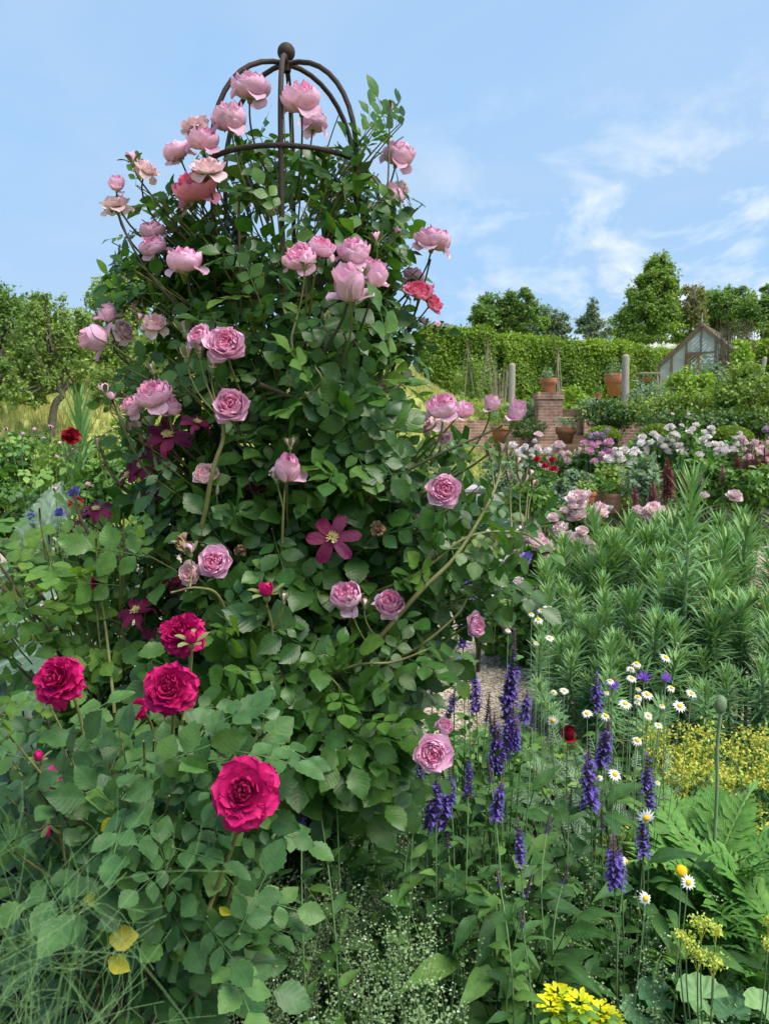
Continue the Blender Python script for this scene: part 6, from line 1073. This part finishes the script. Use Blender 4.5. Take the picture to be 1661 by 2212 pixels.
M_HAZEL = plain('hazel_stick', (.34, .29, .22), (.22, .18, .13), rough=.9, scale=10)
wigwam('hazel wigwam smothered in pale climbing leaves in front of the hedge', 1012, 752, 880, 30, 27, 1300); wigwam('hazel wigwam with mostly bare sticks beside the leafy one', 1052, 748, 878, 26, 26.6, 420); wigwam('single slim wigwam behind the pot on the pier', 1206, 760, 855, 10, 24, 0); twigs('leafless pale stems in front of the hedge near the second post', 1060, 1096, 770, 880, 26, 22, M_HAZEL, 'bare_shrub')
# ================================================================ greenhouse
gc = P(1511, 800, 32); gz = float(ground(gc[0], gc[1])); apex = P(1511, 704, 32)[2]; eave = P(1429, 785, 32)[2]; hw = 1.62; LN = 4.2; gh = thing('greenhouse', A(gc[0], gc[1], gz), 'old brown-framed glass greenhouse with a steep gable and finial', 'greenhouse')
GM = Matrix.Translation(Vector((gc[0], gc[1], 0)))@Matrix.Rotation(-rad(33), 4, 'Z'); M_FRAME = plain('brown_frame', (.19, .13, .10), (.12, .08, .062), rough=.8, scale=12)
def glassmat():
    m, nt, N, lk, out = nodes('greenhouse_glass'); no = N('ShaderNodeTexNoise', i2=2.5, i3=5.); tx = N('ShaderNodeTexCoord'); lk(tx.outputs['Object'], no.inputs[0]); rp = ramp(N, [(.3, (.42, .46, .48)), (.7, (.62, .66, .68))]); lk(no.outputs[0], rp.inputs[0]); d = N('ShaderNodeBsdfPrincipled'); d.inputs['Roughness'].default_value = .25; lk(rp.outputs[0], d.inputs['Base Color']); t = N('ShaderNodeBsdfTransparent', i0=(.9, .93, .93, 1)); mx = N('ShaderNodeMixShader'); mx.inputs[0].default_value = .55; lk(t.outputs[0], mx.inputs[1]); lk(d.outputs[0], mx.inputs[2]); lk(mx.outputs[0], out.inputs[0]); return m
M_GLASS = glassmat(); ez, az_ = eave, apex
def gpart(n, g, m, p=None): return link(n, g.mesh(n, m), p or gh, GM)
g = Geo(); zz = lambda x: az_-(az_-ez)*abs(x)/hw
g.beam((-hw, 0, ez), (0, 0, az_), .10, .16); g.beam((hw, 0, ez), (0, 0, az_), .10, .16); g.beam((-hw, 0, gz), (-hw, 0, ez), .09, .09); g.beam((hw, 0, gz), (hw, 0, ez), .09, .09)
for x in (-1.12, -.56, .56, 1.12): g.beam((x, 0, gz), (x, 0, zz(x)-.06), .08, .07)
g.beam((0, 0, ez+.42), (0, 0, az_-.06), .06, .06); g.beam((-.56, 0, ez+.42), (.56, 0, ez+.42), .08, .08); g.beam((-hw+.05, .003, gz+.75), (-.6, .003, gz+.75), .06, .06); g.beam((.6, .003, gz+.75), (hw-.05, .003, gz+.75), .06, .06); gpart('gable_frame', g, M_FRAME)
g = Geo()
for s in (-1, 1):
    for y in np.arange(.6, LN+.1, .6): g.beam((s*hw, y, gz), (s*hw, y, ez), .045, .045); g.beam((s*hw, y, ez), (0, y, az_), .045, .05)
    g.beam((s*hw, 0, ez), (s*hw, LN, ez), .08, .10)
g.beam((0, -.1, az_+.03), (0, LN+.1, az_+.03), .10, .14); gpart('roof_and_side_bars', g, M_FRAME)
g = Geo(); g.add([(-hw+.05, .02, gz), (-.6, .02, gz), (-.6, .02, zz(.6)-.06), (-hw+.05, .02, ez-.0)], [[0, 1, 2, 3]]); g.add([(hw-.05, .02, gz), (.6, .02, gz), (.6, .02, zz(.6)-.06), (hw-.05, .02, ez)], [[0, 3, 2, 1]]); g.add([(-.56, .02, ez+.46), (.56, .02, ez+.46), (.56, .02, zz(.56)-.06), (0, .02, az_-.06), (-.56, .02, zz(.56)-.06)], [[0, 1, 2, 3, 4]]); gpart('gable_glass', g, M_GLASS)
for s in (-1, 1): g = Geo(); g.add([(s*hw, .05, gz), (s*hw, LN, gz), (s*hw, LN, ez), (s*hw, .05, ez)], [[0, 1, 2, 3]]); gpart('side_glass', g, M_GLASS); g = Geo(); g.add([(s*hw*1.02, .02, ez), (s*hw*1.02, LN, ez), (0, LN, az_+.02), (0, .02, az_+.02)], [[0, 1, 2, 3]]); gpart('roof_glass', g, M_GLASS)
g = Geo(); g.add([(-hw, LN, gz), (hw, LN, gz), (hw, LN, ez), (0, LN, az_), (-hw, LN, ez)], [[0, 1, 2, 3, 4]]); gpart('rear_glass', g, M_GLASS)
g = Geo(); [g.beam((x, -.05, gz), (x, -.05, ez+.36), .09, .05) for x in (-.48, -.06)]; [g.beam((-.48, -.05, z), (-.06, -.05, z), .09, .05) for z in (gz+.1, gz+.9, ez+.34)]; gpart('door', g, plain('reddish_door', (.28, .12, .065), (.19, .085, .05), rough=.7))
g = Geo(); g.lathe((0, -.02, az_+.05), [(.04, 0), (.03, .1), (.05, .16), (.02, .22), (.012, .45), (0, .5)], 8); gpart('finial', g, M_OAK)
# ================================================================ garden table and a work table by the hedge
tb = P(1085, 1070, 10.3); M_GREYWOOD = plain('silvered_wood', (.46, .45, .43), (.32, .31, .29), rough=.8, scale=8, stretch=(1, 6, 6), bump=.25); tx0, tx1 = P(990, 1060, 10.3)[0], P(1172, 1060, 10.3)[0]; zt = P(1085, 1056, 10.3)[2]; gz_ = float(ground(tb[0], 10.4)); t = thing('garden_table', A(tb[0], 10.6, gz_), 'silvery wooden garden table with a slatted top behind the rose leaves', 'garden table'); w = tx1-tx0; g = Geo()
for k in range(7): g.box(((tx0+tx1)/2, 10.3+.13*k, zt-.02), (w, .12, .035))
part('tabletop', g, M_GREYWOOD, t); g = Geo(); g.box(((tx0+tx1)/2, 10.33, zt-.10), (w-.1, .03, .11)); g.box(((tx0+tx1)/2, 11.05, zt-.10), (w-.1, .03, .11)); [g.box((x, 10.69, zt-.10), (.03, .69, .11)) for x in (tx0+.05, tx1-.05)]; part('apron', g, M_GREYWOOD, t)
for x in (tx0+.07, tx1-.07):
    for y in (10.36, 11.02): g = Geo(); g.box((x, y, (zt-.04+gz_)/2), (.08, .08, zt-.04-gz_)); part('leg', g, M_GREYWOOD, t)
bx0, bx1 = P(935, 1130, 8.6)[0], P(1100, 1130, 8.6)[0]; zs = P(1000, 1148, 8.6)[2]; zs = max(zs, .42); bh = thing('garden_bench', A((bx0+bx1)/2, 8.8, 0), 'silvery wooden slatted garden bench in front of the table', 'garden bench'); g = Geo(); [g.box(((bx0+bx1)/2, 8.6+.1*k, zs), (bx1-bx0, .085, .03)) for k in range(5)]; part('seat', g, M_GREYWOOD, bh); g = Geo(); zb = zs+.34
g.box(((bx0+bx1)/2, 9.06, zb), (bx1-bx0, .05, .07)); g.box(((bx0+bx1)/2, 9.06, zs+.08), (bx1-bx0, .04, .05)); [g.box((x, 9.06, (zs+zb)/2+.02), (.032, .022, zb-zs-.12)) for x in np.linspace(bx0+.12, bx1-.12, 10)]; part('backrest', g, M_GREYWOOD, bh)
for x in (bx0+.03, bx1-.03):
    g = Geo(); g.box((x, 8.6, (zs+.22)/2), (.06, .06, zs+.22)); part('leg', g, M_GREYWOOD, bh); g = Geo(); g.box((x, 9.065, zb/2+.03), (.062, .062, zb+.06)); part('leg', g, M_GREYWOOD, bh); g = Geo(); g.box((x, 8.8, zs+.235), (.065, .5, .03)); part('armrest', g, M_GREYWOOD, bh)
a, b = P(1382, 805, 27), P(1430, 805, 27); t = thing('work_table', A((a[0]+b[0])/2, 27.3, float(ground(a[0], 27))), 'old plank table with splayed legs left of the greenhouse', 'table'); g = Geo(); g.box(((a[0]+b[0])/2, 27.3, a[2]), (b[0]-a[0], .6, .05)); part('tabletop', g, M_OAK, t)
for sx in (-1, 1):
    for y in (27.05, 27.55): x = (a[0]+b[0])/2+sx*.22; g = Geo(); g.beam((x, y, a[2]-.025), (x+sx*.14, y, float(ground(x, y))-.02), .05, .05); part('leg', g, M_OAK, t)
# metal chair
c = P(1376, 845, 25); gz_ = float(ground(c[0], c[1])); ch = thing('metal_chair', A(c[0], c[1], gz_), 'small blue-grey wire garden chair beside the tallest post', 'chair'); M_MET = plain('painted_metal', (.25, .36, .42), (.2, .28, .33), rough=.5, metal=.2); zs = gz_+.45; g = Geo(); g.lathe((c[0], c[1], zs), [(0, .0), (.2, 0), (.21, .012), (.2, .024), (0, .024)], 18); part('seat', g, M_MET, ch); g = Geo(); g.tube([(c[0]-.2, c[1]+.18, zs), (c[0]-.2, c[1]+.24, zs+.36), (c[0]-.1, c[1]+.26, zs+.47), (c[0]+.1, c[1]+.26, zs+.47), (c[0]+.2, c[1]+.24, zs+.36), (c[0]+.2, c[1]+.18, zs)], .012, 6); part('backrest', g, M_MET, ch)
for sx in (-1, 1):
    for sy in (-1, 1): part('leg', Geo().tube([(c[0]+sx*.13, c[1]+sy*.13, zs), (c[0]+sx*.2, c[1]+sy*.2, gz_)], .011, 6), M_MET, ch)
# ================================================================ left middle distance
def silver(label, base, lv):
    root = thing('silver_thistle', base, label, 'silver thistle', 'big silver-leaved thistles'); 
    for x, y, d, L, Y, N_ in lv: g = Geo(); p = P(x, y, d); g.inst(pick2(SJ), p[None], frames(scr(*Y)[None], scr(*N_)[None]), A(L), A(rng.random())); g.tube(bez(p, lerp(p, base, .5), base, 6), .008, 5, .8); part('leaf', g, M_SILVER, root)
def sjag(seed):
    r = np.random.default_rng(seed); rows, cols = 25, 9; t = np.linspace(0, 1, rows); u = np.linspace(-1, 1, cols); wd = .30*np.sin(PI*t**.75)**.8+.01; V = np.zeros((rows, cols, 3)); D = np.zeros((rows, cols, 3)); ph = r.uniform(0, 6, 3)
    for i in range(rows):
        for j in range(cols): e = abs(u[j]); w = wd[i]*(1+(.22*(i % 2)-.10+.12*math.sin(t[i]*26+ph[0]))*e**3); V[i, j] = (u[j]*w, t[i]+.05*e*e, .22*e*w-.32*t[i]**2+.02*math.sin(t[i]*22+u[j]*5+ph[1])*e+.012*math.sin(u[j]*9+t[i]*15+ph[2])); D[i, j] = (0, t[i], u[j])
    return V.reshape(-1, 3), np.array([[i*cols+j, i*cols+j+1, (i+1)*cols+j+1, (i+1)*cols+j] for i in range(rows-1) for j in range(cols-1)]), D.reshape(-1, 3)
SJ = [sjag(s) for s in range(4)]
silver('big silvery thistle with broad woolly leaves behind the arching rose canes', gb(60, 1650, 2.7), [(-40, 1440, 2.6, .46, (1, -.25, .2), (0, .6, .8)), (150, 1395, 2.6, .36, (-1, -.1, .2), (0, .8, .6)), (-20, 1560, 2.5, .40, (1, -.1, .3), (.1, .7, .7)), (110, 1590, 2.5, .34, (-.8, .1, .4), (0, .8, .6)), (40, 1330, 2.75, .30, (.3, .9, .1), (.2, .1, 1)), (-60, 1360, 2.7, .34, (.7, .5, .1), (-.3, .4, .9)), (180, 1520, 2.6, .3, (-1, -.3, .2), (0, .8, .6)), (60, 1480, 2.45, .34, (.3, -.6, .6), (0, .7, .7)), (-10, 1640, 2.45, .36, (1, 0, .2), (0, .8, .5))])
silver('silvery thistle with one pale jagged leaf standing upright further left', gb(100, 1420, 3.4), [(98, 1165, 3.3, .24, (.15, 1, 0), (-.2, .1, 1)), (70, 1215, 3.3, .26, (.2, 1, .1), (.3, .2, 1)), (130, 1240, 3.3, .34, (.9, -.2, .3), (0, .6, .8)), (170, 1190, 3.3, .30, (-.7, -.6, .3), (.2, .5, .8)), (40, 1280, 3.2, .3, (-.9, .2, .2), (0, .7, .7)), (100, 1300, 3.2, .32, (.6, -.5, .4), (0, .6, .8)), (150, 1130, 3.4, .18, (-.5, .9, 0), (.2, .1, 1))])
for x, y, d, rx, ry, n, sz, mt, lb in [(60, 1010, 5.2, 90, 66, 2000, .05, M_BORDER, 'green bush below the meadow at the left edge with reddish young leaves'), (20, 1100, 4.4, 80, 60, 1600, .05, M_BORDER, 'leafy bush at the left edge above the silver thistles'), (170, 1010, 4.8, 80, 60, 1700, .045, M_LIGHTSHRUB, 'yellow-green rose foliage around the small dark red rose'), (260, 1060, 3.9, 70, 60, 1200, .05, M_BORDER, 'green leafy plant between the spiky euphorbia and the clematis'), (110, 1100, 4.0, 80, 40, 1100, .045, M_DARKSHRUB, 'dark low plant with blue flowers behind the silver thistle'), (300, 960, 6, 70, 50, 1300, .06, M_LIGHTSHRUB, 'pale bushy plants behind the plum clematis')]: bush('border_plant', lb, 'border plant', x, y, d, rx, ry, n, EYELEAF, sz, mt, 'plants in the left border', 34)
def far_rose(label, flowers, d, buds, base):
    root = thing('rose_bush', base, label, 'rose bush', 'roses in the left border'); lv = Geo()
    for x, y, dm in flowers: p = P(x, y, d); b, pts = put_bloom(root, flower_mesh('bloom', 'flat', M_DARKRED, int(x), 6, 6), p, scr(.1, .6, .7), px2m(dm, d)*.5, A(lerp(p[0], base[0], .4), lerp(p[1], base[1], .4), max(.05, p[2]-.5)), .003, M_GREENSTEM); leaves_on(lv, pts, ROSE_T, .045, .2, .05)
    for x, y in buds: p = P(x, y, d+rng.uniform(-.2, .2)); b, pts = put_bud(root, pick(BUD_PINK, 'fb'), p, scr(rng.normal()*.2, 1, 0), .03, A(lerp(p[0], base[0], .3), lerp(p[1], base[1], .4), max(.05, p[2]-.45)), .0024, M_GREENSTEM); leaves_on(lv, pts, ROSE_T, .04, .2, .06)
    part('foliage', lv, M_BORDER, root)
far_rose('rose bush with one dark red bloom and peach buds standing before the meadow', [(153, 938, 42)], 3.8, [(147, 985), (124, 990), (160, 975), (130, 960), (95, 950), (50, 940), (15, 930), (75, 930), (110, 925)], gb(140, 1250, 3.9)); far_rose('rose bush with a small scarlet bloom just above the clematis flowers', [(163, 1083, 36)], 2.9, [(190, 1050), (120, 1060)], gb(170, 1300, 3.0))
o = thing('blue_geranium', gb(120, 1250, 3.6), 'blue cranesbill flowers scattered low among the left-hand leaves', 'cranesbill'); fm = lite('half', petalmat('blue_petal', [(0, (.16, .14, .55)), (1, (.22, .2, .6))]), 72); lv = Geo()
for x, y in [(158, 1068), (70, 1120), (45, 1185), (30, 1190), (235, 1405), (222, 1330), (240, 1340), (370, 1185), (130, 1110), (165, 1062)]: p = P(x, y, 3.0 if y < 1300 else 2.5); b, pts = put_bloom(o, fm, p, scr(.1, .7, .6), .016, A(p[0], p[1]+.05, max(.03, p[2]-.3)), .0012, M_GREENSTEM, calyx=False); leaves_on(lv, pts, EYELEAF, .04, .2, .05)
part('foliage', lv, M_BORDER, o)
# fill around the path edges
g = carpet(2600, -3.2, -.9, 2.2, 4.2, .25, .06, EYELEAF, M_BORDER); single('left_bed_undergrowth', g, M_BORDER, 'mixed low green leaves beneath the left-hand roses', 'undergrowth', None, 'stuff')
g = carpet(2200, .75, 3.6, 3.2, 4.6, .12, .06, NARROW, M_BORDER); single('right_bed_undergrowth', g, M_BORDER, 'low leaves on the soil beneath the euphorbia', 'undergrowth', None, 'stuff')
g = carpet(5200, 1.2, 9.5, 10.2, 19.5, .35, .10, EYELEAF, M_BORDER); single('peony_border_undergrowth', g, M_BORDER, 'green leaves filling the peony border', 'undergrowth', None, 'stuff')
g = carpet(5000, 2., 20, 21.2, 34, .35, .14, EYELEAF, M_BORDER); single('terrace_greenery', g, M_LIGHTSHRUB, 'mixed low greenery covering the upper terrace', 'greenery', None, 'stuff')
g = carpet(1500, -1.9, .9, 7.2, 10.2, .5, .07, EYELEAF, M_BORDER); single('path_edge_greenery', g, M_LIGHTSHRUB, 'low greenery on the far side of the gravel path behind the rose', 'greenery', None, 'stuff')

g = carpet(2600, -.3, 1.3, 3.1, 3.95, .16, .05, EYELEAF, M_BORDER, lambda x, y: y < 3.75+.15*np.sin(x*5)); single('path_edge_plants', g, M_BORDER, 'fresh green low plants along the near edge of the gravel path', 'ground cover', None, 'stuff')
# ================================================================ light and sky
SUN_EL, SUN_AZ = rad(60), rad(122)      # azimuth measured from straight ahead towards the right
w = bpy.data.worlds.new('World'); SC.world = w; w.use_nodes = True; nt = w.node_tree; nt.nodes.clear(); N = lambda t, **k: _n(nt, t, **k); lk = nt.links.new
sky = N('ShaderNodeTexSky', sky_type='NISHITA', sun_disc=False, sun_elevation=SUN_EL, sun_rotation=SUN_AZ, air_density=1.0, dust_density=.7, ozone_density=2.0, altitude=80)
tx = N('ShaderNodeTexCoord'); mp = N('ShaderNodeMapping'); mp.inputs['Scale'].default_value = (1.0, 1.0, 2.6); lk(tx.outputs['Generated'], mp.inputs[0])
n1 = N('ShaderNodeTexNoise', i2=2.2, i3=7., i4=.55, i8=.8); lk(mp.outputs[0], n1.inputs[0]); r1 = ramp(N, [(.34, (.1,)*3), (.66, (.75,)*3)]); lk(n1.outputs[0], r1.inputs[0])
mp2 = N('ShaderNodeMapping'); mp2.inputs['Scale'].default_value = (1.0, 1.0, 2.0); mp2.inputs['Location'].default_value = (3.1, 1.7, .4); lk(tx.outputs['Generated'], mp2.inputs[0])
n2 = N('ShaderNodeTexNoise', i2=7.5, i3=8., i4=.6, i8=.4); lk(mp2.outputs[0], n2.inputs[0]); r2 = ramp(N, [(.47, (.0,)*3), (.64, (1.,)*3)]); lk(n2.outputs[0], r2.inputs[0])
sp = N('ShaderNodeSeparateXYZ'); lk(tx.outputs['Generated'], sp.inputs[0]); band = ramp(N, [(.02, (.25,)*3), (.12, (1.,)*3), (.26, (.9,)*3), (.40, (.0,)*3)]); lk(sp.outputs[2], band.inputs[0])
rt = N('ShaderNodeMapRange', i1=-.05, i2=.3, i3=.05, i4=1.); lk(sp.outputs[0], rt.inputs[0]); m1 = N('ShaderNodeMath', operation='MULTIPLY'); lk(r2.outputs[0], m1.inputs[0]); lk(band.outputs[0], m1.inputs[1]); m2 = N('ShaderNodeMath', operation='MULTIPLY'); lk(m1.outputs[0], m2.inputs[0]); lk(rt.outputs[0], m2.inputs[1])
mxm = N('ShaderNodeMath', operation='MAXIMUM'); lk(r1.outputs[0], mxm.inputs[0]); lk(m2.outputs[0], mxm.inputs[1])
CLOUD = (1.9, 2.6, 3.5); mix = N('ShaderNodeMix', data_type='RGBA'); lk(mxm.outputs[0], mix.inputs[0]); lk(sky.outputs[0], mix.inputs[6]); mix.inputs[7].default_value = (*CLOUD, 1)
puff = N('ShaderNodeMix', data_type='RGBA'); lk(m2.outputs[0], puff.inputs[0]); lk(mix.outputs[2], puff.inputs[6]); puff.inputs[7].default_value = (3.5, 3.8, 4.2, 1)
hz = ramp(N, [(.0, (.9,)*3), (.3, (.9,)*3), (.7, (.6,)*3)]); lk(sp.outputs[2], hz.inputs[0]); low = N('ShaderNodeMix', data_type='RGBA'); lk(hz.outputs[0], low.inputs[0]); lk(sky.outputs[0], low.inputs[6]); low.inputs[7].default_value = (1.35, 2.35, 3.65, 1); lk(low.outputs[2], mix.inputs[6]); lk(r1.outputs[0], mix.inputs[0])
bg = N('ShaderNodeBackground', i1=.14); lk(puff.outputs[2], bg.inputs[0]); ow = N('ShaderNodeOutputWorld'); lk(bg.outputs[0], ow.inputs[0])
sl = bpy.data.objects.new('sun', bpy.data.lights.new('sun', 'SUN')); COL.objects.link(sl); sl.data.energy = 3.6; sl.data.angle = rad(46); sl.data.color = (1, .94, .82)
dv = Vector((math.sin(SUN_AZ)*math.cos(SUN_EL), math.cos(SUN_AZ)*math.cos(SUN_EL), math.sin(SUN_EL))); sl.rotation_euler = dv.to_track_quat('Z', 'Y').to_euler(); sl.location = dv*60
SC.view_settings.view_transform = 'Standard'; SC.view_settings.look = 'None'; SC.view_settings.exposure = .92; SC.view_settings.gamma = 1
SC.cycles.use_denoising = True; SC.cycles.max_bounces = 7; SC.cycles.diffuse_bounces = 3; SC.cycles.glossy_bounces = 2; SC.cycles.transmission_bounces = 4; SC.cycles.transparent_max_bounces = 6; SC.render.use_persistent_data = False
SC.cycles.use_adaptive_sampling = True; SC.cycles.adaptive_threshold = .015; SC.cycles.caustics_reflective = False; SC.cycles.caustics_refractive = False
